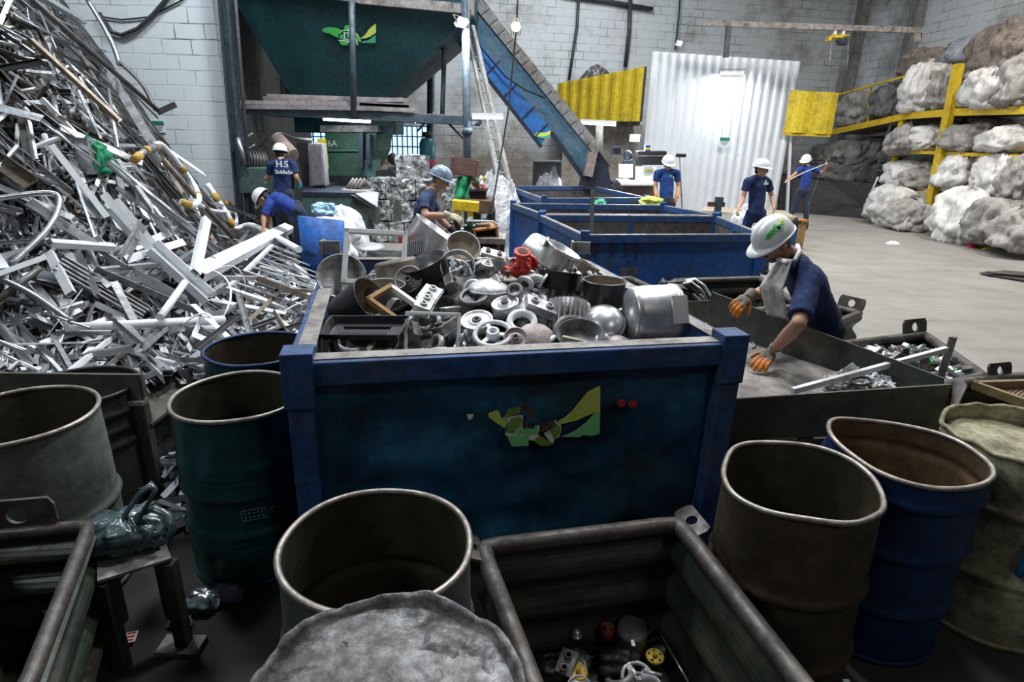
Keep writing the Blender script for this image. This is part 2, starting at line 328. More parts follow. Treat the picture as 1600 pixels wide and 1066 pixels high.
mrw = brick_mat('grey painted block wall', tuple(RD), (0.58, 0.61, 0.63), (0.52, 0.55, 0.57), (0.13, 0.13, 0.13), (0.075, 0.068, 0.06), 0.9, 0.53, (1.5, 6.0, 0.16), 0.35)
mb = MB(); extr(mb, [BC, RC, RC + V((0, 0, 9)), BC + V((0, 0, 9))], (0.3, 0.03, 0)); struct('wall_right', mb, mrw, origin=(13, 14, 0))
for i, px in enumerate((1430, 1345)):
    p = PL(px, 60, BC, (0.995, 0.1, 0)); mb = MB(); mb.box((p.x - 0.12, p.y, 4.5), (0.24, 0.42, 9)); struct('trim_%d' % (i + 2), mb, mat('concrete pier', (0.24, 0.24, 0.235), 0.9, 0, (0.17, 0.165, 0.16), (0.08, 0.07, 0.06), 2, 0.6, 0.2))
LW = 11.5
mlw = brick_mat('white left block wall', (1, 0, 0), (0.66, 0.71, 0.74), (0.60, 0.65, 0.68), (0.10, 0.105, 0.11), (0.30, 0.29, 0.27), 0.5, 0.60, (-0.5, 1.5, 0.10))
mb = MB(); extr(mb, [(-13, LW, 0), (-5.28, LW, 0), (-5.28, LW, 4.25), (-13, LW, 4.25)], (0, 0.3, 0)); extr(mb, [(-13, LW, 4.25), (-5.22, LW, 4.25), (-5.22, LW, 9), (-13, LW, 9)], (0, 0.35, 0)); struct('wall_left', mb, mlw, origin=(-8, LW, 0))
# conduit on the left wall
mc = mat('dark conduit', (0.04, 0.045, 0.05), 0.5, 0.2, (0.07, 0.075, 0.08), scale=5)
mb = MB(); mb.tube([YY(*q, LW - 0.06) for q in ((155, 20), (175, 50), (190, 55), (215, 45), (240, 22), (262, -4), (280, -30))], 0.035, 8); single('wall_pipe', mb, mc, 'thick black cable pipe sagging across the white wall above the heap', 'pipe')
mb = MB(); mb.tube([YY(*q, LW - 0.03) for q in ((158, 26), (190, 31), (230, 27), (262, 12), (285, 0), (300, -20))], 0.014, 6); single('wall_cable', mb, m_ink, 'thin black cable looping on the white wall behind the pipe', 'cable')
# small wall notices
def notice(c, w, h, n, label, cols, name='wall_sign'):
    F = Matrix.Translation(c) @ frame_from(n).to_4x4()
    t = thing(name, label, 'sign', M=Matrix.Translation(c)); b = MB(); b.box((0, 0, 0), (w, h, 0.012), F); b.build('panel', m_white, t)
    b = MB(); b.box((0, h * 0.3, 0.008), (w, h * 0.38, 0.004), F); b.build('header_band', cols[0], t)
    b = MB();
    for k in range(3): b.box((0, -h * (0.02 + 0.15 * k), 0.008), (w * (0.8 - 0.12 * k), h * 0.05, 0.004), F)
    b.build('text_lines', cols[1], t)
m_dkgreen = mat('sign green', (0.02, 0.2, 0.12), 0.5, bump=0); m_navyink = mat('sign ink', (0.06, 0.06, 0.16), 0.5, bump=0)
notice(YY(246, 198, LW - 0.02), 0.26, 0.20, (0, -1, 0), 'small green and white notice on the left white wall', (m_dkgreen, m_navyink))
# ---------------------------------------------------------------- big steel column and baler corner
t = thing('steel_upright', 'tall blue grey steel post at the end of the white wall', 'column', loc=(-5.2, 11.3, 0))
p = YY(375, 312, 11.3); q = YY(350, 0, 11.3); mb = MB(); dx = (q - p) / (q.z - p.z)
b0 = V((p.x, p.y, 0)) - dx * p.z * 0.3; top = q + dx * 2.0
w = 0.15
for o in (-w / 2, w / 2): mb.bar(b0 + V((o, 0, 0)), top + V((o, 0, 0)), 0.02, 0.2, (0, 1, 0))
mb.bar(b0, top, w, 0.02, (0, 1, 0)); mb.build('web', m_steelp, t)
mb = MB(); mb.box((b0.x, b0.y, 0.02), (0.5, 0.42, 0.04)); mb.build('base_plate', m_steelp, t)
mb = MB(); mb.tube([b0 + V((0.2, -0.05, 0.05)), b0 + (top - b0) * 0.5 + V((0.2, -.05, 0)), top + V((0.2, -.05, 0))], 0.035, 8); mb.build('conduit', mc, t)
# inner dark side wall of the machine bay
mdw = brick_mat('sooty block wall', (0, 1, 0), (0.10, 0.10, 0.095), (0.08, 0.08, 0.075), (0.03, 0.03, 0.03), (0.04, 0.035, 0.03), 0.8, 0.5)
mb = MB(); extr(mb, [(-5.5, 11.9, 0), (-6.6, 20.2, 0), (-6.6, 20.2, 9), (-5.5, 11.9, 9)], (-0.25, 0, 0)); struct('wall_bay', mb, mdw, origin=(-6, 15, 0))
# ---------------------------------------------------------------- hopper
m_hop = mat('dark teal hopper paint', (0.007, 0.040, 0.048), 0.45, 0.1, (0.009, 0.055, 0.060), (0.010, 0.022, 0.024), 1.5, 0.7, 0.05, dirt_scale=1.2, dirt_pos=0.56)
HY = 12.4
tl, tr, bl, br = YY(352, -22, HY), YY(736, 16, HY), YY(456, 151, HY), YY(610, 153, HY)
t = thing('hopper', 'huge dark teal hopper narrowing downwards above the machine bay', 'hopper', loc=(0.5 * (bl.x + br.x), HY + 1, bl.z))
mb = MB(); bk = V((0, 3.0, 0)); bin_ = V((0, 1.7, 0)); fi = V((0, 0.7, 0))
bl2, br2 = bl + fi, br + fi
vs = [tl, tr, br2, bl2, tl + bk, tr + bk, br2 + V((0, 1.4, 0)), bl2 + V((0, 1.4, 0))]
# front face leans back a little; re-project its lower corners so that the outline stays true
vs[2] = YY(610, 153, HY + 0.7); vs[3] = YY(456, 151, HY + 0.7); vs[6] = vs[2] + V((0, 1.4, 0)); vs[7] = vs[3] + V((0, 1.4, 0))
mb.add(vs, [(0, 1, 2, 3), (4, 7, 6, 5), (0, 3, 7, 4), (1, 5, 6, 2)]); hop = mb.build('bin_body', m_hop, t)
mb = MB(); up = V((0, 0, 0.55)); mb.add([vs[0], vs[1], vs[5], vs[4], vs[0] + up, vs[1] + up, vs[5] + up, vs[4] + up], [(0, 1, 5, 4), (1, 2, 6, 5), (2, 3, 7, 6), (3, 0, 4, 7)]); mb.build('upper_band', m_hop, t)
mb = MB(); mb.bar(YY(560, -2, HY - 0.05), tr + V((0.05, -0.05, 0.0)), 0.1, 0.16); mb.build('top_rail', m_worn, t); mb = MB(); mb.bar(YY(560, -2, HY - 0.05), tl + V((0, -.05, .1)), 0.1, 0.14); mb.build('top_rail', m_worn, t); mb = MB(); mb.bar(tr + V((0, -0.05, -0.1)), tr + V((0, -0.05, 0.6)), 0.12, 0.12); mb.build('rail_post', m_worn, t)
mb = MB(); c_ = (vs[2] + vs[3]) / 2; mb.box((c_.x, c_.y + 0.7, c_.z - 0.35), ((vs[2] - vs[3]).length, 1.4, 0.7)); mb.build('outlet_box', m_hop, t)
def logo(surf, S, parts, parent, torn=False):
    """winged recycling emblem; coordinates on a 160x87 sheet mapped by surf"""
    for nm, mt, polys in parts:
        b = MB()
        for k, pl in enumerate(polys): extr(b, [surf(x, y) for x, y in pl], S)
        b.build(nm, mt, parent)
W1 = [(20, 30), (28, 26), (40, 25), (52, 27), (62, 31), (64, 35), (56, 40), (56, 50), (48, 46), (38, 40), (28, 38), (20, 34)]
LOGO = [('wing_shadow', m_teal, [[(20, 30), (28, 26), (40, 25), (52, 27), (40, 29), (30, 32), (20, 33)], [(110, 58), (124, 55), (134, 48), (141, 42), (141, 61), (108, 61)], [(59, 42), (68, 41), (70, 47), (66, 53), (59, 51)], [(90, 56), (98, 57), (103, 66), (93, 66)]]),
        ('green_wing', m_green1, [[(20, 34), (30, 32), (40, 29), (52, 27), (62, 31), (64, 35), (57, 40), (56, 50), (46, 45), (36, 39), (28, 38)], [(60, 57), (80, 57), (78, 66), (64, 66), (59, 60)], [(92, 40), (99, 41), (107, 54), (104, 58), (99, 57)], [(72, 21), (82, 20), (78, 32), (68, 33)]]),
        ('lime_wing', m_lime, [[(107, 50), (116, 44), (126, 30), (134, 22), (142, 17), (142, 38), (130, 46), (120, 50), (108, 51)]]),
        ('white_edge', m_edge, [[(57, 54), (85, 57), (85, 61), (80, 60), (57, 56)], [(82, 20), (85, 21), (80, 33), (84, 37), (77, 34), (66, 34), (58, 41), (56, 44), (60, 38), (66, 32), (78, 32)], [(91, 39), (98, 39), (101, 42), (108, 55), (105, 60), (106, 54), (99, 42), (92, 41), (102, 64), (103, 66), (100, 66), (91, 46)], [(68, 36), (72, 38), (71, 52), (66, 55), (70, 50), (70, 46)]]),
        ('pale_core', m_green2, [[(72, 37), (86, 36), (86, 56), (68, 54), (71, 47)]])]
nh = (vs[1] - vs[0]).cross(vs[3] - vs[0]).normalized();
if nh.y > 0: nh = -nh
P0 = vs[0].copy()
def hop_s(x, y): return PL(490 + x * 110 / 160, 25 + y * 60 / 87.3, P0 + nh * 0.012, nh)
b = MB(); extr(b, [hop_s(x, y) for x, y in W1], nh * 0.003); em = b.build('emblem', m_green1, t)
for nm, mt, polys in LOGO:
    for k, pl in enumerate(polys): b = MB(); extr(b, [hop_s(x, y) + nh * (0.004 if nm != 'pale_core' else 0.002) for x, y in pl], nh * 0.003); q = b.build(nm, mt, t); q.parent = em
b = MB()
F = Matrix.Translation(hop_s(79.5, 46) + nh * 0.008) @ frame_from(nh).to_4x4(); text_mb('EA', 0.11, F, mb=b, bold=0.002); q = b.build('lettering', m_ink, t); q.parent = em
# hopper frame and legs
t = thing('hopper_support', 'slender blue grey pipe frame standing in front of the hopper with loaded deck', 'frame', loc=(-2.5, 11.7, 0))
DY = 11.75
a, bq = YY(368, 172, DY), YY(742, 189, DY)
mb = MB(); mb.bar(a, bq, 0.08, 0.14); mb.bar(a + V((0, 1.6, 0)), bq + V((0, 1.6, 0)), 0.08, 0.14)
for k in range(6): pq = lerp(a, bq, k / 5); mb.bar(pq, pq + V((0, 1.6, 0)), 0.08, 0.08)
mb.build('deck_beams', m_steelp, t)
mb = MB(); mb.quadslab([a + V((0, 0, 0.07)), bq + V((0, 0, 0.07)), bq + V((0, 1.6, 0.07)), a + V((0, 1.6, 0.07))], 0.02); mb.build('deck_plate', m_worn, t)
def vpost(mb, px0, py0, px1, py1, y, r, foot=False):
    p0, p1 = YY(px0, py0, y), YY(px1, py1, y); d = (p1 - p0)
    if foot: p1 = p0 + d * ((0.0 - p0.z) / d.z)
    mb.tube([p0, p1], r, 10)
for nm, ar in (('post', ((549, -25, 553, 182, 11.65, 0.055, False),)), ('post', ((727, -25, 730, 250, 11.7, 0.075, True),)), ('post', ((695, 55, 691, 185, 13.2, 0.05, False),)), ('post', ((674, 40, 672, 250, 15.5, 0.09, True),)), ('post', ((443, 100, 446, 152, 13.3, 0.09, False),))):
    mb = MB(); [vpost(mb, *x) for x in ar]; mb.build(nm, m_steelp, t)
mb = MB()
for s0, s1 in (((680, 175), (652, 205)), ((700, 192), (727, 220)), ((600, 183), (660, 192)), ((660, 192), (695, 187))): mb.tube([YY(*s0, 11.9), YY(*s1, 11.9)], 0.022, 6)
mb.build('brace', m_steelp, t)
mb = MB(); cl = YY(730, 205, 11.7); mb.lathe([(0.1, -0.06), (0.1, 0.06)], 12, Matrix.Translation(cl)); mb.build('collar', m_steelp, t)
# scaffold planks stacked on the deck
k = 0
for i, (x0, y0, x1, y1, yy) in enumerate(((376, 167, 600, 170, 11.72), (376, 160, 560, 163, 11.85), (414, 154, 640, 166, 12.0), (420, 150, 635, 157, 12.2), (440, 168, 648, 172, 11.75), (560, 157, 630, 156, 12.1), (540, 163, 645, 168, 12.0))):
    mb = MB(); A, B_ = YY(x0, y0, yy), YY(x1, y1, yy); mb.bar(A, B_, 0.16, 0.07); o = mb.build('scaffold_plank', mat('pinkish grey plank', (0.33, 0.29, 0.29), 0.7, 0, (0.26, 0.23, 0.235), (0.1, 0.085, 0.08), 5, 0.6, 0.1, rnd=0.2)); tag(o, ('front plank of the lower layer, flush with the deck edge', 'plank on top of the front one, reaching only the middle of the deck', 'middle plank with its end sticking out near the tall pipe', 'topmost plank close under the hopper mouth', 'low plank lying on the deck edge with its end near the lamp', 'short upper plank at the pipe end of the stack', 'short middle plank at the pipe end of the stack')[i], 'plank', 'planks stacked on the hopper deck')
def tube_light(p0, p1, label, strength, r=0.03, energy=0, housing=True):
    p0, p1 = V(p0), V(p1); t = thing('fluorescent_lamp', label, 'lamp', loc=(p0 + p1) / 2)
    b = MB(); b.tube([p0, p1], r, 10); b.build('tube', mat('lit tube %g' % strength, (1, 1, 1), 0.5, emit=(0.80, 0.91, 1.0), estr=strength, bump=0), t)
    if housing: b = MB(); b.bar(p0 + V((0, 0, r + 0.03)), p1 + V((0, 0, r + 0.03)), 0.12, 0.05); b.build('housing', m_white, t)
    if energy:
        l = bpy.data.lights.new('tube_glow', 'AREA'); l.shape = 'RECTANGLE'; l.size = (p1 - p0).length; l.size_y = 0.12; l.energy = energy; l.color = (0.80, 0.91, 1.0)
        o = bpy.data.objects.new('tube_glow', l); COL.objects.link(o); d = (p1 - p0).normalized(); x = d; z = V((0, 0, 1)); z = (z - x * z.dot(x)).normalized(); y = z.cross(x)
        o.matrix_world = Matrix.Translation((p0 + p1) / 2 - V((0, 0, r + 0.02))) @ Matrix((x, y, z)).transposed().to_4x4()
tube_light(YY(505, 180, 11.9) - V((0, 0, .06)), YY(578, 184, 11.9) - V((0, 0, .06)), 'bright fluorescent tube fixed under the hopper deck', 14, 0.035, 28)
tube_light(YY(648, 190, 12.6), YY(700, 187, 12.6), 'second fluorescent tube under the right end of the hopper deck', 10, 0.03, 22)
tube_light(YY(738, 184, 11.6), YY(786, 184, 11.6), 'short fluorescent tube on an arm beside the tall ladder', 2.2, 0.025, 6)
tube_light(YY(906, 192, 15.5), YY(962, 195, 15.5), 'fluorescent tube hanging under the left yellow panel', 14, 0.03, 35)
# work light at the top of the ladder
def work_lamp(c, label, name='flood_lamp', strength=30, energy=60, aim=(0, -0.4, -1), size=0.22, col=(0.85, 0.93, 1.0)):
    c = V(c); aim = V(aim).normalized(); F = frame_from(aim); T = Matrix.Translation(c) @ F.to_4x4(); t = thing(name, label, 'lamp', loc=c)
    b = MB(); b.box((0, 0, -0.03), (size, size * 0.7, 0.06), T, taper=1.0); b.build('housing', m_white, t)
    b = MB(); b.box((0, 0, 0.008), (size * 0.9, size * 0.6, 0.012), T); b.build('lens', mat('lit lens %g' % strength, (1, 1, 1), 0.4, emit=col, estr=strength, bump=0), t)
    b = MB(); b.tube([T @ V((-size * .55, 0, -0.03)), T @ V((-size * .55, 0, -0.16)), T @ V((size * .55, 0, -0.16)), T @ V((size * .55, 0, -0.03))], 0.01, 6); b.build('bracket', m_worn, t)
    if energy:
        l = bpy.data.lights.new('flood', 'AREA'); l.size = size * .9; l.energy = energy; l.color = col
        o = bpy.data.objects.new('flood', l); COL.objects.link(o); o.matrix_world = Matrix.Translation(c + aim * 0.03) @ F.to_4x4() @ Matrix.Rotation(PI, 4, 'X')
work_lamp(YY(722, 37, 11.5), 'small bright work lamp at the top of the tall ladder', strength=50, energy=70, aim=(0.5, -0.35, -0.8))
# ---------------------------------------------------------------- inclined conveyor
m_cblue = mat('conveyor blue', (0.035, 0.17, 0.52), 0.45, 0, (0.03, 0.14, 0.42), (0.03, 0.06, 0.12), 3, 0.6, 0.05, dirt_scale=2)
m_cteal = mat('conveyor grey blue', (0.07, 0.17, 0.25), 0.5, 0.1, (0.05, 0.11, 0.17), (0.15, 0.16, 0.17), 3, 0.7, 0.1, dirt_scale=2)
m_cdark = mat('conveyor dark', (0.02, 0.025, 0.045), 0.5, 0.1, (0.03, 0.035, 0.05), scale=4)
CY = 14.3
t = thing('conveyor', 'long blue inclined conveyor rising to the upper left from the far bins', 'conveyor', loc=YY(925, 285, CY))
def ln(a, b, y): return (a[0] + (b[0] - a[0]) * (y - a[1]) / (b[1] - a[1]), y)
A1 = ((760, 6), (950, 255)); A2 = ((760, 34), (925, 237)); A3 = ((702, 47), (846, 230))
mb = MB(); extr(mb, [YY(*q, CY) for q in (ln(*A2, -60), (925, 237), (921, 290), (862, 206), ln(((735, 50), (862, 206)), (735, 50), 0) if False else (735, 50), (ln(A3[0], (750, 107), -60)[0] + 30, -60))], (0, 0.9, 0)); mb.build('trough_side', m_cteal, t)
mb = MB(); extr(mb, [YY(*q, CY - 0.12) for q in (ln(*A3, -60), ln(*A3, 228), (860, 203), (735, 47), (660, -60))], (0, 1.1, 0)); mb.build('under_box', m_cblue, t)
for y in (60, 105, 140, 175, 202):
    x0 = ln(*A3, y + 12)[0] + 2; mb = MB(); mb.bar(YY(x0, y + 12, CY - 0.13), YY(x0 + 22, y - 10, CY - 0.13), 0.03, 0.03); mb.build('panel_seam', m_cdark, t)
mb = MB(); e0, e1 = ln(*A3, -60), (846, 230); mb.bar(YY(*e0, CY - .14), YY(*e1, CY - .14), 0.10, 0.08); mb.bar(YY(862, 208, CY - 0.05), YY(922, 292, CY - .05), 0.12, 0.1); mb.build('lower_edge_beam', m_cdark, t)
mb = MB(); n = 20
for k in range(n):
    a0 = lerp(-70, 243, k / n) + .5; a1 = lerp(-70, 243, (k + 1) / n) - .5
    sl = (925 - 760) / (237 - 34)
    p0, p1 = ln(*A2, a0), ln(*A2, a1); q0 = (p0[0] + 13, p0[1] - 10); q1 = (p1[0] + 13, p1[1] - 10)
    extr(mb, [YY(*z, CY - 0.06) for z in (p0, p1, q1, q0)], (0, 0.10, 0))
mb.build('cover_strip', mat('grey cover sheets', (0.27, 0.27, 0.27), 0.5, 0.2, (0.2, 0.2, 0.2), (0.12, 0.08, 0.05), 5, 0.6, 0.1), t)
mb = MB(); extr(mb, [YY(*z, CY + 0.1) for z in (ln(*A1, -70), ln(*A1, 262), (935, 250), ln(*A2, -70))], (0, 0.8, 0)); mb.build('trough_back', m_cdark, t)
mb = MB(); extr(mb, [YY(*z, CY - 0.35) for z in ((925, 246), (950, 258), (956, 296), (912, 296), (915, 282))], (0, 1.2, 0)); mb.build('feed_boot', m_cdark, t)
mb = MB(); mb.tube([YY(937, 196, 14.0), YY(936, 236, 14.0)], 0.085, 10); mb.build('chute_pipe', mat('cream pipe', (0.55, 0.53, 0.48), 0.5, 0, (0.4, 0.38, 0.34), scale=4), t)
mb = MB(); mb.bar(YY(926, 238, 13.9), YY(918, 275, 13.9), 0.22, 0.2); mb.build('guard_plate', mat('pinkish steel', (0.3, 0.24, 0.22), 0.6, 0.1, (0.2, 0.16, 0.15), scale=5), t)
def cv_s(x, y): return YY(828 + (x - 100) * 0.75, 196 + (y - 15) * .46, CY - 0.135)
b = MB(); extr(b, [cv_s(x, y) for x, y in ((107, 50), (116, 38), (130, 40), (144, 32), (142, 50), (128, 56), (112, 52))], (0, -0.004, 0)); b.build('emblem', m_lime, t)
b = MB(); extr(b, [cv_s(x, y) + V((0, -.005, 0)) for x, y in ((112, 52), (128, 53), (142, 46), (142, 58), (126, 60))], (0, -0.004, 0)); b.build('emblem_wing', m_teal, t)
# cables along the conveyor
mb = MB(); mb.tube([YY(*q, CY - 0.3) for q in ((728, 20), (752, 75), (790, 120), (820, 140), (851, 153))], 0.02, 6); single('conveyor_cable', mb, m_ink, 'black cable looping down the blue side of the conveyor', 'cable')
# ladder
def ladder(r0, r1, n, label, m, rr=0.03, nm='ladder', rad=0.016):
    t = thing(nm, label, 'ladder', loc=(V(r0[1]) + V(r1[1])) / 2)
    for a, b_ in (r0, r1): q = MB(); q.bar(a, b_, rr * 2, rr * 1.2); q.build('rail', m, t)
    for k in range(n):
        f = (k + 0.7) / n; q = MB(); q.tube([lerp(V(r0[0]), V(r0[1]), f), lerp(V(r1[0]), V(r1[1]), f)], rad, 6); q.build('rung', m, t)
m_lad = mat('grey ladder aluminium', (0.42, 0.43, 0.42), 0.5, 0.3, (0.33, 0.33, 0.32), (0.14, 0.12, 0.1), 4, 0.6, 0.05)
def grd(px, py, px1, py1, y0, y1):
    p = YY(px, py, y0); q = YY(px1, py1, y1); return p, q
ladder((YY(729, 40, 13.1), YY(782, 292, 12.3)), (YY(738, 40, 13.1), YY(798, 294, 12.3)), 14, 'tall light grey ladder leaning beside the conveyor', m_lad, 0.045)
# ---------------------------------------------------------------- windows in the back wall (lit by the yard outside)
m_day = mat('daylit pane', (0.6, 0.75, 0.95), 0.3, emit=(0.42, 0.66, 1.0), estr=1.5, bump=0)
BN = V((0.2, -0.98, 0)).normalized()
def window(name, x0, y0, x1, y1, nb):
    p0 = BC + BN * 0.03; a, c = PL(x0, y0, p0, BN), PL(x1, y1, p0, BN); w_ = (V((c.x, c.y, 0)) - V((a.x, a.y, 0))); U = w_.normalized()
    def pt(f, z, o=0): q = V((a.x, a.y, 0)) + w_ * f + BN * o; return V((q.x, q.y, z))
    b = MB(); extr(b, [pt(0, c.z), pt(1, c.z), pt(1, a.z), pt(0, a.z)], BN * 0.03); w = struct(name, b, m_day, origin=pt(0.5, c.z))
    b = MB()
    for k in range(nb + 1): b.bar(pt(k / nb, c.z, 0.08), pt(k / nb, a.z, 0.08), 0.035, 0.035)
    for f in (0, 0.33, 0.66, 1): z = lerp(a.z, c.z, f); b.bar(pt(0, z, 0.09), pt(1, z, 0.09), 0.035, 0.035)
    b.build('window_bars', m_cdark, w)
    return w
window('window_1', 596, 196, 668, 246, 9); window('window_2', 438, 188, 515, 226, 6)
# ================================================================ MACHINE BAY
m_gmach = mat('baler green', (0.022, 0.07, 0.042), 0.5, 0.1, (0.03, 0.095, 0.06), (0.05, 0.05, 0.04), 3, 0.7, 0.1, dirt_scale=2.5)
m_gteal = mat('grey green tank', (0.08, 0.135, 0.13), 0.55, 0.1, (0.06, 0.105, 0.10), (0.06, 0.06, 0.055), 3, 0.7, 0.1, dirt_scale=2)
def boxpx(mb, x0, y0, x1, y1, y, depth, mi=0, zmin=None):
    a, c = YY(x0, y0, y), YY(x1, y1, y)
    z0 = c.z if zmin is None else zmin
    b, d = YY(x0, y1, y), YY(x1, y0, y)
    extr(mb, [b if zmin is None else V((b.x, y, zmin)), c if zmin is None else V((c.x, y, zmin)), d, a], (0, depth, 0), mi)
# green baler
t = thing('baler', 'green scrap baling machine below the hopper with rusty top edge', 'machine', loc=YY(545, 285, 12.9))
y = 12.9
mb = MB(); extr(mb, [YY(*q, y) for q in ((508, 205), (588, 205), (586, 236), (576, 262), (566, 276), (514, 276), (506, 250))], (0, 1.6, 0)); mb.build('chamber', m_gmach, t)
mb = MB(); boxpx(mb, 500, 196, 590, 206, y - 0.1, 1.7); mb.build('top_flange', m_worn, t)
mb = MB(); boxpx(mb, 512, 234, 566, 236.5, y - 0.06, 0.06); mb.build('weld_strip', m_gteal, t)
mb = MB(); boxpx(mb, 560, 207, 567, 262, y - 0.25, 0.2); boxpx(mb, 572, 210, 578, 258, y - 0.25, 0.2); mb.build('hydraulic_ram', m_cdark, t)
mb = MB(); boxpx(mb, 504, 275, 572, 286, y - 0.15, 1.7, zmin=0.0); mb.build('bed', m_black, t)
mb = MB(); boxpx(mb, 566, 250, 586, 287, y - .1, 0.5, zmin=0); mb.build('valve_block', m_gteal, t)
mb = MB(); F = Matrix.Translation(YY(519, 224.5, y - 0.02)) @ frame_from((0, -1, 0)).to_4x4(); text_mb('6A', 0.17, F, mb=mb); mb.build('painted_code', mat('faded white paint', (0.45, 0.55, 0.42), 0.6, bump=0), t)
# yellow strip standing in front of the baler
mb = MB(); extr(mb, [YY(*q, 12.5) for q in ((496, 217), (508, 217), (512, 264), (506, 266), (505, 224), (496, 223))], (0, 0.08, 0)); mb2 = mb; single('yellow_strip', mb, m_yel, 'bent yellow guard strip at the left edge of the green baler', 'guard', group=None)
# grey control cabinet
t = thing('control_cabinet', 'tall grey steel cabinet standing behind the worker at the tank', 'cabinet', loc=YY(485, 293, 11.6))
mb = MB(); extr(mb, [YY(*q, 11.6) for q in ((481, 224), (503, 225), (509, 291), (484, 293))], (0, 0.25, 0)); mb.build('body', m_sackg, t, bevel=0.01)
mb = MB(); extr(mb, [YY(*q, 11.55) for q in ((484, 228), (501, 229), (506, 288), (487, 290))], (0, 0.03, 0)); mb.build('door', mat('cabinet door grey', (0.17, 0.165, 0.175), 0.6, 0.1, (0.13, 0.125, 0.13), scale=4), t)
mb = MB(); extr(mb, [YY(*q, 11.9) for q in ((463, 224), (481, 224), (484, 293), (474, 293))], (0, 0.6, 0)); mb.build('side_box', m_black, t)
mb = MB(); extr(mb, [V((YY(484, 293, 11.6).x, 11.6, 0)), V((YY(509, 293, 11.6).x, 11.6, 0)), YY(509, 290, 11.6), YY(484, 292, 11.6)], (0, .9, 0)); mb.build('plinth', m_black, t)
# fat pipe by the worker's head
mb = MB(); mb.tube([YY(433, 216, 11.2), YY(458, 243, 10.9)], 0.115, 14); t = thing('duct_pipe', 'short fat pinkish pipe slanting above the helmet of the standing worker', 'pipe', loc=YY(446, 230, 11)); mb.build('pipe_body', mat('pinkish pipe', (0.34, 0.25, 0.22), 0.6, 0.1, (0.26, 0.19, 0.17), (0.1, 0.08, 0.07), 5, 0.6), t)
mb = MB(); mb.tube([YY(433, 216, 11.2), YY(434.5, 217.5, 11.19)], 0.13, 14); mb.build('flange', m_worn, t)
# tank
t = thing('oil_tank', 'grey green steel tank beside the steel column at the machine bay', 'tank', loc=YY(408, 330, 11.2))
mb = MB(); boxpx(mb, 374, 262, 424, 303, 11.2, 1.2); mb.build('tank_body', m_gteal, t, bevel=0.02)
mb = MB(); boxpx(mb, 376, 303, 424, 330, 11.25, 1.1, zmin=0); mb.build('stand', m_dark, t)
mb = MB(); boxpx(mb, 428, 262, 440, 300, 10.9, .1); mb.build('sight_panel', mat('pale panel', (0.4, 0.47, 0.47), 0.5, bump=0), t)
t = thing('pump_motor', 'dark motor with hoses on top of the grey green tank', 'motor', loc=YY(400, 258, 11.6))
mb = MB(); mb.tube([YY(386, 250, 11.5), YY(414, 252, 11.7)], 0.17, 16); mb.build('motor_body', m_alud, t)
mb = MB();
for q in range(6): f = q / 5; c = lerp(YY(388, 250, 11.5), YY(412, 252, 11.7), f); d = (YY(414, 252, 11.7) - YY(386, 250, 11.5)).normalized(); mb.tube([c - d * .012, c + d * .012], 0.19, 16)
mb.build('cooling_fin', m_alud, t)
mb = MB()
for pts in (((380, 258), (378, 235), (384, 215), (395, 208)), ((384, 258), (388, 240), (380, 222)), ((378, 225), (390, 232), (398, 226)), ((376, 210), (384, 224), (382, 248), (388, 258))): mb.tube([YY(*q, 11.4) for q in pts], 0.02, 6)
mb.build('hose', m_alug, t)
mb = MB(); mb.tube([YY(372, 215, 11.15), YY(382, 258, 11.15)], 0.045, 8); single('pipe_stub', mb, m_alu, 'pale bent pipe leaning between steel column and motor', 'pipe')
# overhead hoses
mb = MB(); mb.tube([YY(*q, 12.0) for q in ((405, 230), (420, 205), (440, 208), (460, 216), (488, 219))], 0.03, 6); single('overhead_hose', mb, m_alug, 'grey hose arching from the motor to the cabinet top', 'hose')
# bench in front of machine
t = thing('press_table', 'dark steel work table with pale sloping end plate in front of the baler', 'table', loc=YY(530, 310, 11.0))
mb = MB(); extr(mb, [YY(472, 300, 10.9), YY(580, 302, 10.9), YY(580, 292, 12.1), YY(478, 289, 12.1)], (0, 0, -0.06)); mb.build('top', MATS['conveyor dark'], t)
mb = MB(); extr(mb, [V((YY(472, 300, 10.92).x, 10.92, 0)), V((YY(556, 300, 10.92).x, 10.92, 0)), YY(556, 303, 10.92), YY(472, 302, 10.92)], (0, 1.0, 0)); mb.build('frame_panel', m_gteal, t)
mb = MB(); mb.quadslab([YY(556, 305, 10.8), YY(590, 326, 10.2), YY(592, 303, 10.9), YY(580, 301, 10.9)], 0.03); mb.build('chute_plate', mat('pale steel plate', (0.34, 0.34, 0.36), 0.5, 0.3, (0.25, 0.25, 0.27), scale=5), t)
mb = MB(); extr(mb, [YY(548, 304, 10.8), YY(586, 327, 10.2), YY(588, 352, 10.0), YY(552, 318, 10.8)], (0, .3, 0.0)); mb.build('chute_side', m_dark, t)
t = thing('chain_coil', 'coil of heavy grey chain links lying on the press table', 'chain', loc=YY(558, 297, 11.3))
for k in range(4): a = YY(549 + 6 * k, 297, 11.3); mb = MB(); mb.tube([a + V((-.08, 0, .02)), a + V((0.02, .1, 0.18)), a + V((0.1, .1, .05))], 0.04, 8); mb.build('link', m_worn, t)
mb = MB(); c = YY(558, 299, 11.3); mb.tube([c + V((0.26 * math.cos(a), .14 * math.sin(a), 0.0)) for a in [2 * PI * i / 20 for i in range(20)]], 0.045, 8, True); mb.build('coil', m_worn, t)
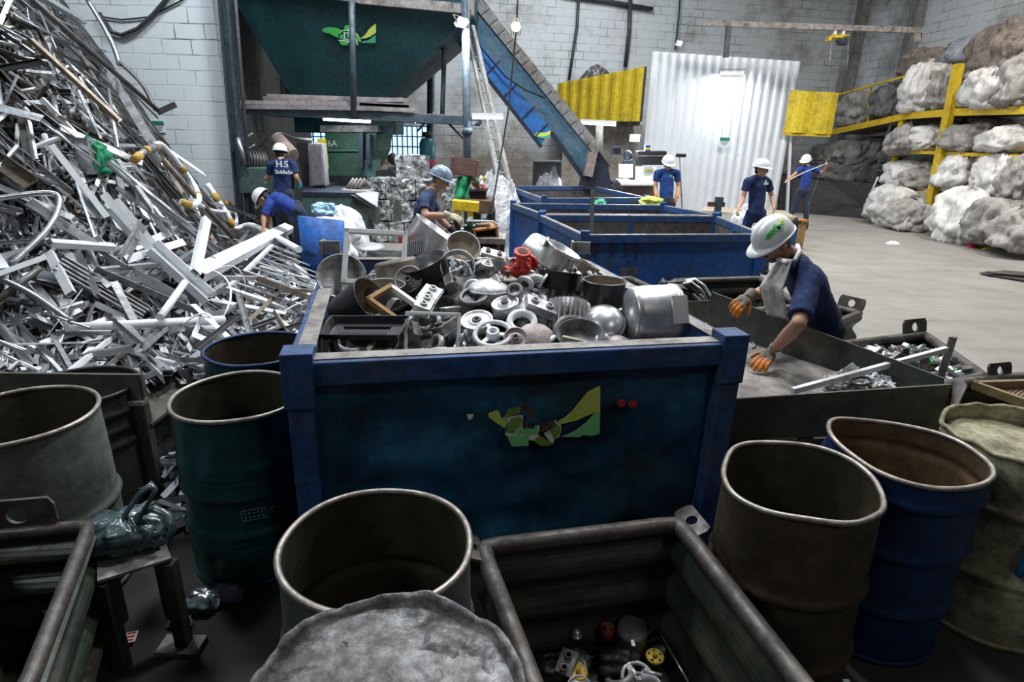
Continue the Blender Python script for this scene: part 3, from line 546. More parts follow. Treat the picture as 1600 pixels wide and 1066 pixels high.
# concrete column piece, dark block behind bales
t = thing('duct_stack', 'grey duct column with brown drum base between baler and window', 'column', loc=YY(587, 285, 14.5))
mb = MB(); a, bq = YY(588, 195, 14.5), YY(588, 245, 14.5); mb.lathe([(0.16, bq.z), (0.16, a.z)], 16, Matrix.Translation((a.x, a.y, 0))); mb.lathe([(0.24, bq.z - 0.12), (0.16, bq.z + .14)], 16, Matrix.Translation((a.x, a.y, 0))); mb.build('duct', mat('grey duct', (0.33, 0.33, 0.34), 0.6, 0.1, (0.26, 0.26, 0.27), scale=4), t)
mb = MB(); mb.lathe([(0.22, 0), (0.22, bq.z - .12)], 16, Matrix.Translation((a.x, a.y, 0))); mb.build('base_drum', mat('brown drum', (0.3, 0.2, 0.14), 0.6, 0.1, (0.22, 0.15, 0.11), scale=4), t)
# items under window
t = thing('gas_bottle', 'blue green gas bottle under the right end of the window', 'bottle', loc=YY(668, 246, 15))
c = YY(668, 246, 15); mb = MB(); mb.lathe([(0.17, -.1), (0.19, -0.05), (0.19, 0.32), (0.14, 0.42), (0.05, 0.45)], 16, Matrix.Translation(c)); mb.build('bottle_body', mat('blue green enamel', (0.03, 0.14, 0.16), 0.4, bump=0), t)
mb = MB(); mb.lathe([(0.05, .45), (0.05, 0.54)], 10, Matrix.Translation(c)); mb.lathe([(0.1, .47), (0.11, .47), (0.11, 0.58), (0.1, 0.58)], 12, Matrix.Translation(c), closed=True); mb.build('valve_collar', m_dark, t)
mb = MB(); boxpx(mb, 655, 250, 678, 260, 14.6, 0.4); single('red_crate', mb, mat('dark red plastic', (0.3, 0.03, 0.03), 0.5, bump=0.05), 'dark red crate below the blue green bottle by the window', 'crate', bevel=0.02)
mb = MB(); extr(mb, [V((YY(600, 246, 14.8).x, 14.8, 0)), V((YY(676, 246, 14.8).x, 14.8, 0)), YY(676, 259, 14.8), YY(600, 262, 14.8)], (0, 0.9, 0)); single('concrete_ledge', mb, MATS['pale steel plate'], 'pale ledge running below the barred window behind the bales', 'ledge')
t = thing('motor_scrap', 'brown cylinder and pipe lying on the ledge under the window', 'motor', loc=YY(622, 252, 14.9)); mb = MB(); mb.tube([YY(612, 247, 14.9), YY(632, 259, 14.6)], 0.13, 14); mb.build('cylinder', MATS['brown drum'], t); mb = MB(); mb.tube([YY(630, 258, 14.62), YY(634, 260, 14.58)], 0.10, 12); mb.build('end_cap', m_worn, t)
mb = MB(); extr(mb, [YY(*q, 12.6) for q in ((587, 268), (612, 268), (626, 280), (640, 282), (640, 292), (587, 292))], (0, 0.7, 0)); single('dark_sheet_pile', mb, m_black, 'black plastic sheeting slumped behind the front bales', 'sheeting')
# ---------------------------------------------------------------- bales of crushed aluminium
m_bale = mat('crushed bale', (0.72, 0.73, 0.73), 0.42, 0.4, (0.10, 0.10, 0.10), (0.09, 0.075, 0.06), 9, 0.6, 0.5, 18, contrast=0.10, dirt_scale=6, rnd=0.12, wrinkle=9)
def crumple_box(c, d, seed, amp=0.05, n=12, rz=0.0, fr=5.0):
    b = MB(); c = V(c); rot = Matrix.Rotation(rz, 3, 'Z')
    def fc(o, u, v):
        def f(s, q):
            p = V(o) + V(u) * (s * 2 - 1) + V(v) * (q * 2 - 1); p = V((p.x * d[0] / 2, p.y * d[1] / 2, p.z * d[2] / 2)); k = p * fr + V((seed * 7.1, seed * 3.3, 0))
            p += V((nz(k), nz(k + V((9, 0, 0))), nz(k + V((0, 9, 0))))) * amp; k = k * 2.7
            p += V((nz(k), nz(k + V((9, 0, 0))), nz(k + V((0, 9, 0))))) * amp * .5
            return c + rot @ p
        b.grid(f, n, n, 0, False)
    for o, u, v in (((0, -1, 0), (1, 0, 0), (0, 0, 1)), ((0, 1, 0), (-1, 0, 0), (0, 0, 1)), ((1, 0, 0), (0, 1, 0), (0, 0, 1)), ((-1, 0, 0), (0, -1, 0), (0, 0, 1)), ((0, 0, 1), (1, 0, 0), (0, 1, 0)), ((0, 0, -1), (1, 0, 0), (0, -1, 0))): fc(o, u, v)
    return b
rows = [('bottom', 352, [(598, 'leftmost'), (622, 'second'), (646, 'third'), (706, 'right end')]), ('middle', 321, [(601, 'leftmost'), (641, 'second'), (664, 'third'), (706, 'right end')]), ('upper', 290, [(594, 'leftmost'), (617, 'second'), (640, 'third'), (664, 'fourth'), (704, 'right end')])]
zz = {'bottom': 0.21, 'middle': 0.62, 'upper': 1.03}
for rn, py, xs in rows:
    for i, (px, ol) in enumerate(xs):
        c = YY(px, py, 11.9); c.z = zz[rn]
        single('scrap_bale', crumple_box(c, (0.275, 0.40, 0.375), i + py, 0.03, fr=7), m_bale, 'crushed aluminium bale, %s in the %s row of the bale wall' % (ol, rn), 'bale', 'bales of crushed aluminium')
for px, py, w, lb in ((634, 266, .3, 'crinkled aluminium bale on top of the bale wall, dark left half'), (652, 266, .42, 'smooth faced aluminium bale on top of the bale wall below the window')):
    c = YY(px, py, 12.1); c.z = 1.43; single('scrap_bale', crumple_box(c, (w, 0.42, 0.42), px, 0.03), m_bale, lb, 'bale', 'bales of crushed aluminium')
c = YY(584, 290, 12.6); single('scrap_bale', crumple_box(c + V((0, 0, -.1)), (0.5, 0.5, 0.3), 3, 0.06), mat('brownish crushed bale', (0.5, 0.45, 0.33), 0.5, 0.4, (0.15, 0.13, 0.1), scale=12, bump=0.4, wrinkle=9), 'yellowish crushed bale at the left end behind the bale wall', 'bale', 'bales of crushed aluminium')
# white sacks behind the cut drum
m_sack = mat('woven white sack', (0.68, 0.665, 0.645), 0.8, 0, (0.56, 0.545, 0.525), (0.16, 0.14, 0.125), 4, 0.6, 0.2, 40, dirt_scale=2.2, dirt_pos=0.55, rnd=0.14, fa=.15)
m_sackw = mat('bright white sack', (0.72, 0.73, 0.75), 0.7, 0, (0.62, 0.63, 0.66), (0.3, 0.28, 0.26), 5, 0.6, 0.15, 40, dirt_scale=3, dirt_pos=0.58, rnd=0.08, fa=.1)
m_sackb = mat('brown jute sack', (0.26, 0.215, 0.18), 0.9, 0, (0.19, 0.16, 0.135), (0.08, 0.07, 0.06), 5, 0.65, 0.25, 40, dirt_scale=3, rnd=0.12, wrinkle=4)
def sack(c, d, seed, tip=0.0, lean=0.0, rz=0.0, amp=0.13, nu=64, nv=40, sag=0.25, neck=None, fold=1.0, tuft=0):
    """bulging sack: flattened superellipsoid with folds; c = base centre, d = size"""
    b = MB(); rot = Euler((0, lean, rz)).to_matrix(); c = V(c)
    def f(s, q):
        a = 2 * PI * s; ph = PI * (q - 0.5); cp, sp = math.cos(ph), math.sin(ph)
        e = 0.62; sg = lambda x, p: math.copysign(abs(x) ** p, x)
        x = sg(cp, e) * sg(math.cos(a), 0.75); y_ = sg(cp, e) * sg(math.sin(a), 0.75); z = sg(sp, 0.8)
        w = 1.0 + sag * (-z) * 0.5
        if neck and z > 0.5: w *= lerp(1, neck, (z - 0.5) / 0.5)
        p = V((x * d[0] / 2 * w, y_ * d[1] / 2 * w, (z + 1) * d[2] / 2))
        k = V((x, y_, z)) * 1.7 + V((seed * 5.7, seed * 2.9, seed * 1.3)); n1 = noise.fractal(k, 1.0, 2.1, 2)
        out = V((x, y_, z * 0.6)); s_ = min(d)
        n4 = 1 - abs(nz(V((math.cos(a) * 3.2, math.sin(a) * 3.2, z * 1.1 + math.sin(2 * a + seed))) + V((seed * 1.9, seed, 0)))) * 2.2
        wv = nz(k * .9); N1 = 4 + int(seed) % 3; zz = (z + 1) / 2
        pl = abs(math.sin(a * N1 + 2.6 * wv + seed + z * 1.2 * math.sin(seed * 1.7))) ** .55; pl2 = abs(math.sin(a * (2 * N1 + 1) - 2.2 * nz(k * 1.4 + V((5, 0, 0))) - z * 1.5)) ** .6
        hs = abs(math.sin(z * 3.6 + 2.4 * nz(V((x * 1.3, y_ * 1.3, seed * 2.1))) + seed)) ** .55
        p += out * s_ * (amp * .75 * n1 + fold * 1.45 * (.15 * (pl - .7) * (.25 + .75 * zz) * min(1, 3 * (1.02 - abs(z))) + .06 * (pl2 - .7) + .10 * (hs - .75) * (1.1 - zz)))
        if p.z < 0: p.z *= 0.15
        return c + rot @ p
    b.grid(f, nu, nv, 0, True, True)
    if tuft:
        tp = V((d[0] * .05 * math.sin(seed), d[1] * .05 * math.cos(seed), d[2] * (.99 - .04 * fold))); tl_ = V((math.sin(seed * 1.3) * .5, math.cos(seed * 2.1) * .5, .8)).normalized(); Q = frame_from(tl_)
        def tf(s, q): a = 2 * PI * s; r = tuft * (.42 + .75 * q * q) * (1 + .28 * q * math.sin(5 * a + seed) + .2 * q * math.sin(9 * a)); return c + rot @ (tp + Q @ V((r * math.cos(a), r * math.sin(a), tuft * (2.4 * q * (1 + .15 * math.sin(3 * a + seed)) - .55))))
        b.grid(tf, 36, 8, 0, True, True)
    return b
c = YY(518, 352, 9.6); c.z = 0; single('white_sack', sack(c, (0.75, 0.6, 0.75), 1, amp=.22), m_sackw, 'crumpled white sack with blue print just behind the cut blue drum', 'sack')
c = YY(548, 363, 9.9); c.z = 0; single('white_sack', sack(c, (0.62, 0.5, 0.92), 2, neck=0.35, lean=-.18, amp=.14), m_sackw, 'pointed white sack standing to the right of the cut blue drum', 'sack')
t = thing('blue_bag', 'pale blue plastic bag draped over the crumpled white sack', 'bag', loc=YY(505, 318, 9.3)); sack(YY(507, 338, 9.2), (0.34, 0.2, 0.2), 9, amp=.3).build('film', mat('pale blue film', (0.30, 0.58, 0.74), 0.4, 0, (0.5, 0.7, 0.8), scale=8, wrinkle=8), t)
# cut blue drum
t = thing('cut_drum', 'blue plastic drum cut open with a square notch, beside the bending worker', 'drum', loc=Z(505, 407, 0))
dc = D(504, 372, 8.5); dc.z = 0; m_bplast = mat('blue plastic', (0.012, 0.085, 0.32), 0.45, 0, (0.018, 0.12, 0.42), (0.02, 0.035, 0.09), 5, 0.8, 0.15, dirt_scale=3)
mb = MB(); ztop = D(505, 340, 8.5).z
def dn(q, a): k = 1 + 0.05 * math.sin(2 * a + 0.6) + 0.02 * nz((math.cos(a) * 2, math.sin(a) * 2, q.z * 2)); return V((q.x * k, q.y * k, q.z - (0.05 * math.cos(a - 1.0) if q.z > ztop - .05 else 0)))
mb.lathe([(0.24, 0.02), (0.27, 0.06), (0.285, 0.3), (0.30, ztop), (0.285, ztop), (0.29, 0.3), (0.28, 0.08), (0.001, 0.07), (0.001, 0.02)], 36, Matrix.Translation(dc), fn=dn, closed=True); mb.build('shell', m_bplast, t)
mb = MB(); q = D(520, 398, 8.15); mb.box(q, (0.18, 0.02, 0.1), Matrix.Identity(4)); mb.build('cut_notch', m_black, t)
# ---------------------------------------------------------------- middle work corner: crate post, vise bench, stool
t = thing('wicker_crate', 'dark brown slatted crate fixed on the thin post above the green cloth', 'crate', loc=YY(726, 268, 11.2))
F = Matrix.Translation(YY(726, 261, 11.2)) @ Matrix.Rotation(0.12, 4, 'Y'); m_crate = mat('dark brown plastic', (0.11, 0.05, 0.05), 0.6, 0, (0.16, 0.085, 0.08), scale=6)
for k in range(4): mb = MB(); mb.box((0, -0.16, -.1 + 0.075 * k), (0.46, 0.02, 0.05), F); mb.box((0, 0.16, -.1 + 0.075 * k), (0.46, 0.02, 0.05), F); mb.box((-.23, 0, -.1 + 0.075 * k), (0.02, 0.32, 0.05), F); mb.box((.23, 0, -.1 + 0.075 * k), (0.02, 0.32, 0.05), F); mb.build('slat_row', m_crate, t)
mb = MB(); mb.box((0, 0, -.13), (0.46, 0.32, 0.02), F); [mb.box((x, y_, 0), (0.03, 0.03, 0.26), F) for x in (-.22, .22) for y_ in (-.15, .15)]; mb.build('crate_frame', m_crate, t)
mb = MB()
def cl(s, q): p = lerp(YY(715, 276, 11.1), YY(738, 276, 11.1), s); b_ = lerp(YY(708, 312, 11.0), YY(730, 312, 11.0), s); r = lerp(p, b_, q); r.y += 0.07 * math.sin(s * 9 + q) + 0.06 * nz((s * 4, q * 3, 1)); return r
mb.grid(cl, 20, 14); o = single('green_cloth', mb, mat('green cloth', (0.02, 0.28, 0.13), 0.8, 0, (0.015, 0.2, 0.1), scale=5, wrinkle=6), 'bright green cloth hanging below the dark slatted crate', 'cloth'); sm = o.modifiers.new('s', 'SOLIDIFY'); sm.thickness = 0.012
t = thing('yellow_trestle', 'yellow painted beam on legs below the green cloth', 'trestle', loc=YY(733, 350, 10.4)); mb = MB(); extr(mb, [YY(*q, 10.4) for q in ((706, 313), (748, 317), (747, 332), (706, 328))], (0, 0.25, 0)); mb.build('beam', m_yel, t, bevel=.01)
for px in (735, 715): mb = MB(); p = YY(px, 330, 10.5); mb.box((p.x, 10.5, p.z / 2), (0.1, 0.1, p.z)); mb.build('leg', m_yel, t)
t = thing('sorting_bench', 'dark bench with a black tub of mixed cans beside the green cloth', 'bench', loc=YY(752, 340, 11.0)); mb = MB(); extr(mb, [YY(708, 312, 10.8), YY(770, 315, 10.8), YY(770, 335, 10.8), YY(748, 334, 10.8), YY(708, 318, 10.8)], (0, 0.9, 0)); mb.build('top_box', m_rust, t)
for px in (745, 768): mb = MB(); p = YY(px, 330, 11); mb.box((p.x, 11.2, p.z / 2), (0.12, 0.5, p.z)); mb.build('leg', m_dark, t)
t = thing('black_tub', 'black plastic tub holding colourful cans on the dark bench', 'tub', loc=YY(746, 311, 11.1)); mb = MB(); boxpx(mb, 734, 298, 759, 312, 11.1, 0.4); mb.build('tub_body', m_black, t, bevel=.02); mb = MB(); boxpx(mb, 732, 297, 761, 299.5, 11.05, 0.48); mb.build('rim', m_black, t)
cans = [(737, 293, 'e'), (742, 288, 'r'), (747, 292, 'y'), (752, 286, 'w'), (756, 293, 'r'), (740, 282, 'y'), (750, 280, 'w'), (745, 284, 'g'), (755, 281, 'y')]
cm = {'e': m_white, 'r': m_red, 'y': m_yel, 'w': m_white, 'g': m_teal}; cn = {'e': 'white', 'r': 'red', 'y': 'yellow', 'w': 'white', 'g': 'green'}
for i, (px, py, k) in enumerate(cans):
    p = YY(px, py, 11.2 + 0.05 * (i % 3)); mb = MB(); F = Matrix.Translation(p) @ Euler((R.uniform(-1, 1), R.uniform(-1, 1), 0)).to_matrix().to_4x4(); mb.lathe([(0.03, -0.06), (0.035, -.05), (0.035, 0.05), (0.028, 0.065)], 10, F); single('drink_can', mb, cm[k], 'small %s can, %s in the black tub on the bench' % (cn[k], ('at the front left', 'low at the left', 'in the middle of the front', 'right of the middle', 'at the front right', 'high at the left', 'topmost', 'behind the middle one', 'high at the right')[i]), 'can', 'cans in the black tub')
m_foil = mat('crushed white scrap', (0.70, 0.71, 0.73), 0.5, 0.3, (0.35, 0.35, 0.36), (0.15, 0.13, 0.12), 12, 0.5, 0.4, wrinkle=10)
def heap_mb(c, d, seed, amp=0.35, n=30):
    b = MB(); c = V(c)
    def f(s, q): a = 2 * PI * s; r = 1 - q; h = (1 - r * r); p = V((r * math.cos(a), r * math.sin(a), 0)); k = V((p.x * 4, p.y * 4, seed * 3.7)); hh = h * (1 + amp * nz(k)) + amp * .35 * nz(k * 3) * (1 if q > 0 else 0); return c + V((p.x * d[0] / 2, p.y * d[1] / 2, max(0.0, hh) * d[2]))
    b.grid(f, n, n // 2, 0, False, True); return b
mb = heap_mb(V((YY(778, 330, 12.4).x, 12.4, 0)), (1.5, 1.4, 1.25), 4); single('white_scrap_heap', mb, m_foil, 'heap of crumpled white sheet scrap left of the far blue bin', 'scrap heap', kind='x') if False else tag(mb.build('white_scrap_heap', m_foil), 'heap of crumpled white sheet scrap left of the far blue bin', 'scrap heap', kind='stuff')
mb = MB(); boxpx(mb, 834, 252, 878, 278, 15.5, 0.8, zmin=0); single('dark_skip', mb, m_alud, 'dark grey box standing behind the far bin below the conveyor', 'box', bevel=.02)
mb = heap_mb(V((YY(860, 290, 15.0).x, 15.0, 0.0)), (1.3, 1.0, 1.15), 8); tag(mb.build('foil_scrap', m_foil), 'silver foil scrap under the dark lower edge of the conveyor', 'scrap heap', kind='stuff')
mb = sack(V((YY(850, 290, 14.6).x, 14.6, 0.0)), (0.7, 0.5, 0.95), 5); single('lilac_bag', mb, mat('lilac film', (0.22, 0.2, 0.42), 0.5, 0, (0.3, 0.28, 0.5), scale=5, wrinkle=6), 'lilac plastic bag behind the far blue bin below the dark box', 'bag')
t = thing('metal_stool', 'low round padded grey stool behind the front bin scrap', 'stool', loc=YY(768, 400, 7.2))
c = YY(768, 378, 7.2); mb = MB(); mb.lathe([(0.0005, -.1), (0.15, -.1), (0.17, -0.07), (0.17, 0.05), (0.15, 0.08), (0.0005, 0.085)], 24, Matrix.Translation(c)); mb.build('seat', mat('dusty grey pad', (0.42, 0.42, 0.40), 0.8, 0, (0.3, 0.3, 0.29), scale=8), t)
for a in range(4): mb = MB(); e = V((0.13 * math.cos(a * PI / 2 + .7), 0.13 * math.sin(a * PI / 2 + .7), 0)); mb.tube([c + e + V((0, 0, -.1)), V((c.x, c.y, 0)) + e * 1.5], 0.02, 6); mb.build('leg', m_worn, t)
t = thing('vise_bench', 'small workbench with a grey pipe and bolted vise in front of the worker', 'bench', loc=YY(735, 400, 6.9))
tp = YY(725, 368, 6.9); mb = MB(); mb.box((tp.x + 0.18, 6.95, tp.z - .03), (0.6, 0.45, 0.06)); mb.build('top', m_worn, t)
for sx in (-.08, .44):
    for sy in (-.18, .18): mb = MB(); mb.box((tp.x + sx, 6.95 + sy, (tp.z - .06) / 2), (0.05, 0.05, tp.z - .06)); mb.build('leg', m_dark, t)
t = thing('vise', 'green and grey bench vise clamped on the small workbench', 'vise', loc=tp + V((0.05, 0, 0)))
mb = MB(); mb.box(tp + V((0.07, 0.02, 0.06)), (0.14, 0.16, 0.12)); mb.box(tp + V((0.07, -.02, 0.16)), (0.06, 0.2, 0.09)); mb.build('body', m_gmach, t, bevel=.008)
mb = MB(); mb.tube([tp + V((.13, 0, .12)), tp + V((.3, 0, .12))], 0.025, 10); mb.tube([tp + V((.28, -.1, .12)), tp + V((.28, .1, .12))], 0.01, 6); mb.build('screw_handle', m_worn, t)
mb = MB(); mb.tube([YY(712, 362, 6.85), YY(752, 358, 6.95)], 0.04, 12); single('pipe_offcut', mb, m_alu, 'thick grey pipe offcut lying across the small workbench', 'pipe')
mb = MB(); mb.tube([YY(729, 345, 6.7), YY(770, 346, 6.9), YY(778, 352, 6.9)], 0.012, 6); single('lever_bar', mb, m_aluw, 'thin white bar held over the workbench by the worker', 'bar')
t = thing('orange_box', 'open orange wooden box leaning beside the vise bench', 'box', loc=YY(755, 385, 6.9)); F = Matrix.Translation(YY(757, 370, 6.95)) @ Euler((0.1, -0.12, 0.25)).to_matrix().to_4x4()
m_or = mat('orange wood', (0.42, 0.17, 0.05), 0.7, 0, (0.33, 0.13, 0.04), scale=6)
for nm, c_, d_ in (('side_board', (-.13, 0, 0), (0.025, 0.26, 0.26)), ('side_board', (.13, 0, 0), (0.025, 0.26, 0.26)), ('top_board', (0, 0, .12), (.27, .26, .02)), ('bottom_board', (0, 0, -.12), (.27, .26, .02)), ('back_board', (0, .12, 0), (.25, .02, .24))): mb = MB(); mb.box(c_, d_, F); mb.build(nm, m_or, t)
t = thing('orange_grinder', 'orange power tool hanging from the worker hand at the vise', 'tool', loc=YY(713, 350, 6.6)); mb = MB(); mb.tube([YY(709, 336, 6.55), YY(713, 350, 6.55)], [0.032, 0.028], 10); mb.build('handle', mat('tool orange', (0.7, 0.25, 0.02), 0.5, bump=0), t); mb = MB(); mb.tube([YY(713, 341, 6.5), YY(716, 362, 6.6)], [0.04, 0.03], 10); mb.build('motor_housing', m_black, t)
# hanging lead with a warm bulb
t = thing('hanging_lamp', 'caged bulb glowing on a long black lead in front of the conveyor', 'lamp', loc=YY(806, 42, 8.2))
mb = MB(); mb.tube([YY(811, -40, 8.2), YY(808, 20, 8.2), YY(806, 53, 8.15), YY(794, 175, 8.0), YY(771, 312, 7.4), YY(752, 366, 7.05)], 0.012, 6); mb.build('lead', m_ink, t)
c = YY(806, 42, 8.15); mb = MB(); mb.ball(c, 0.055, 10); mb.build('bulb', mat('lit bulb', (1, .9, .8), .5, emit=(1.0, 0.78, 0.6), estr=9, bump=0), t)
mb = MB()
for k in range(6): a = k * PI / 3; mb.tube([c + V((0, 0, 0.1)), c + V((0.07 * math.cos(a), 0.07 * math.sin(a), 0.02)), c + V((0.05 * math.cos(a), .05 * math.sin(a), -0.09))], 0.005, 5)
mb.build('wire_cage', m_worn, t)
# ================================================================ OFFICE CORNER, WHITE PARTITION
def corr(p0, p1, zb0, zt0, zb1, zt1, pitch, amp, m, name, label=None, cat=None, parent=None, thick=0.012, st=False):
    """corrugated sheet between two base points (x, y) with bottom and top heights at either end"""
    p0 = V((p0[0], p0[1], 0)); p1 = V((p1[0], p1[1], 0)); L = (p1 - p0).length; d = (p1 - p0) / L; nn = V((d.y, -d.x, 0)); n = int(L / pitch) * 4; b = MB()
    seq = (0, 0, 1, 1)
    vs = []; 
    for i in range(n + 1):
        f = i / n; s = seq[i % 4]; p = p0 + d * (L * f) + nn * (amp * s); vs += [p + V((0, 0, lerp(zb0, zb1, f))), p + V((0, 0, lerp(zt0, zt1, f))), p + V((0, 0, lerp(zb0, zb1, f))) - nn * thick, p + V((0, 0, lerp(zt0, zt1, f))) - nn * thick]
    fs = []
    for i in range(n): a, c = i * 4, i * 4 + 4; fs += [(a, c, c + 1, a + 1), (a + 3, c + 3, c + 2, a + 2), (a + 1, c + 1, c + 3, a + 3), (a, a + 2, c + 2, c)]
    fs += [(0, 1, 3, 2), (n * 4, n * 4 + 2, n * 4 + 3, n * 4 + 1)]
    b.add(vs, fs, False); return b.build(name, m, parent)
m_corw = mat('white corrugated sheet', (0.76, 0.79, 0.84), 0.4, 0.1, (0.68, 0.72, 0.77), (0.34, 0.34, 0.34), 2, 0.35, 0.03, dirt_scale=3, dirt_pos=0.64, fine=0)
PY0, PY1 = 18.3, 19.0
p0, p1 = YY(1004, 322, PY0), YY(1214, 332, PY1); q0, q1 = YY(1013, 80, PY0), YY(1243, 96, PY1)
t = thing('white_partition', 'tall white corrugated metal partition wall behind the walking worker', 'partition', loc=((p0.x + p1.x) / 2, 18.7, 0))
corr((lerp(p0.x, q0.x, .5), PY0), (lerp(p1.x, q1.x, .5) + 0.05, PY1), 0, q0.z, 0, q1.z, 0.25, 0.05, m_corw, 'sheet', parent=t)
mb = MB(); mb.bar(V((p1.x + .3, PY1 - .02, 0)), V((q1.x - .05, PY1 - .02, q1.z)), 0.06, 0.1, (0, 1, 0)); mb.build('edge_post', m_corw, t)
c = YY(1130, 222, 18.55); notice(V((c.x, c.y - 0.1, c.z)), 0.28, 0.26, (0, -1, 0), 'small green and white notice on the white corrugated partition', (m_dkgreen, m_navyink))
work_lamp(V(YY(1143, 118, 18.1)), 'rectangular floodlight fixed high on the white corrugated partition', 'flood_lamp', 1.6, 38, (0.1, 0.3, -1), 0.62)
# white board leaning low, between
t = thing('broom', 'long handled broom with black head standing against the white partition', 'broom', loc=YY(1062, 330, 18.0)); mb = MB(); mb.tube([YY(1062, 245, 18.0), YY(1066, 331.5, 18.0)], 0.02, 6); mb.build('handle', m_worn, t); mb = MB(); c = YY(1064, 243, 18.0); mb.box(c, (0.30, 0.08, 0.1)); mb.build('head', m_black, t, bevel=.03)
# left yellow parapet (runs away from the camera) and right yellow panel
m_yc = mat('yellow corrugated sheet', (0.60, 0.44, 0.02), 0.45, 0.05, (0.52, 0.38, 0.02), (0.20, 0.13, 0.02), 3, 0.6, 0.05, dirt_scale=2, dirt_pos=0.58)
t = thing('yellow_parapet', 'yellow corrugated mezzanine parapet between the conveyor and the white partition', 'parapet', loc=YY(940, 192, 18))
a0, a1 = YY(870, 150, 20.0), YY(1003, 150, 17.6)
za = (YY(872, 190, 20.0).z, YY(872, 131, 20.0).z); zb = (YY(1003, 190, 17.6).z, YY(1003, 104, 17.6).z)
corr((a0.x, 20.0), (a1.x, 17.6), za[0], za[1], zb[0], zb[1], 0.38, 0.05, m_yc, 'sheet', parent=t)
mb = MB(); mb.bar(V((a0.x, 20.1, za[0] - .05)), V((a1.x, 17.7, zb[0] - .05)), 0.12, 0.12); mb.bar(V((a1.x + .03, 17.6, zb[0])), V((a1.x + .03, 17.6, zb[1])), 0.06, 0.06, (0, 1, 0)); mb.build('edge_beam', m_dark, t)
mb = MB(); mb.quadslab([V((a0.x, 20.1, za[0] - .1)), V((a1.x, 17.7, zb[0] - .1)), V((a1.x + .3, 21, zb[0] - .1)), V((a0.x, 21.6, za[0] - .1))], 0.06); mb.build('deck', m_dark, t)
mb = heap_mb(YY(932, 118, 19.5) + V((0, 0, -.2)), (1.1, .8, .45), 3); single('tarp_bundle', mb, m_alud, 'dark folded tarpaulin lying on top of the left yellow parapet', 'tarpaulin')
t = thing('office_cladding', 'cream office wall panel behind the desk under the yellow parapet', 'panel', loc=YY(960, 300, 19)); mb = MB(); extr(mb, [V((YY(880, 250, 20.3).x, 20.3, 0)), V((YY(1004, 250, 19.4).x, 19.4, 0)), V((YY(1004, 195, 19.4).x, 19.4, YY(1004, 195, 19.4).z)), V((YY(880, 195, 20.3).x, 20.3, YY(880, 195, 20.3).z))], (0, .1, 0)); mb.build('board', mat('stained cream board', (0.50, 0.46, 0.40), 0.7, 0, (0.42, 0.38, 0.33), (0.22, 0.13, 0.06), 2, 0.7, 0.05, dirt_scale=1.5), t)
work_lamp(YY(992, 216, 17.0), 'glaring bright lamp beside the desk at the edge of the white partition', 'flood_lamp', 90, 170, (-0.12, -1.0, -0.2), 0.26)
work_lamp(YY(1062, 68, 20.6), 'small security light on a bracket above the white partition', 'flood_lamp', 1.0, 0, (0.5, -0.6, -0.4), 0.22)
t = thing('desk', 'office desk with printers left of the white partition', 'desk', loc=YY(993, 310, 16.2)); mb = MB(); boxpx(mb, 966, 287, 1030, 290, 15.4, 1.3); mb.build('top', m_white, t)
mb = MB(); boxpx(mb, 974, 290, 1026, 312, 16.05, 0.6, zmin=0); mb.build('cabinet', mat('brown laminate', (0.14, 0.10, 0.095), 0.5, 0, (0.11, 0.08, 0.075), scale=3), t)
t = thing('monitor', 'computer monitor with pale yellow screen on the office desk', 'monitor', loc=YY(978, 287, 15.9)); F = Matrix.Identity(4); mb = MB(); boxpx(mb, 967, 257, 989, 278, 15.8, 0.06); mb.build('bezel', m_white, t); mb = MB(); boxpx(mb, 969, 259, 987, 275, 15.78, 0.02); mb.build('screen', mat('lit screen', (0.9, 0.88, 0.6), .4, emit=(1.0, 0.92, 0.55), estr=0.8, bump=0), t); mb = MB(); boxpx(mb, 974, 277, 982, 286, 15.85, 0.06); mb.build('stand', m_white, t)
t = thing('printer', 'white printer beneath the black panel on the office desk', 'printer', loc=YY(1015, 287, 16)); mb = MB(); boxpx(mb, 998, 262, 1026, 284, 15.9, 0.5); mb.build('body', m_white, t, bevel=.02); mb = MB(); boxpx(mb, 1004, 282, 1024, 287, 15.6, 0.5); mb.build('paper_tray', m_white, t); mb = MB(); boxpx(mb, 1006, 260, 1020, 272, 15.86, 0.03); mb.build('control_panel', MATS['pale panel'], t); mb = MB(); boxpx(mb, 1008, 265, 1021, 268, 15.83, 0.02); mb.build('yellow_label', m_yel, t)
t = thing('drawer_unit', 'flat grey drawer unit under the computer monitor', 'drawer unit', loc=YY(978, 290, 15.6)); mb = MB(); boxpx(mb, 966, 281, 986, 288, 15.5, 0.4); mb.build('body', m_white, t, bevel=.01)
t = thing('black_cabinet', 'black overhead cabinet at the left edge of the white partition', 'cabinet', loc=YY(1020, 257, 16.8)); mb = MB(); boxpx(mb, 997, 236, 1042, 258, 16.6, 0.4); mb.build('body', m_black, t, bevel=.02); mb = MB(); boxpx(mb, 997, 243, 1042, 244.5, 16.57, 0.03); mb.build('trim_strip', m_worn, t)
t = thing('blue_box', 'little blue and yellow box on top of the black overhead cabinet', 'box', loc=YY(1012, 235, 16.7)); mb = MB(); boxpx(mb, 1008, 227, 1016, 236, 16.6, .1); mb.build('carton', m_blue, t); mb = MB(); boxpx(mb, 1008, 231, 1016, 234, 16.58, .02); mb.build('band', m_yel, t)
t = thing('electrical_box', 'small grey electrical box on the cream office wall', 'box', loc=YY(965, 243, 18.8)); mb = MB(); boxpx(mb, 957, 228, 971, 244, 18.6, .2); mb.build('case', m_sackg, t); mb = MB(); boxpx(mb, 958, 231, 970, 241, 18.58, .03); mb.build('grille', m_cdark, t); mb = MB(); mb.tube([YY(966, 228, 18.7), YY(966, 196, 18.7)], .015, 6); mb.build('conduit', m_worn, t)
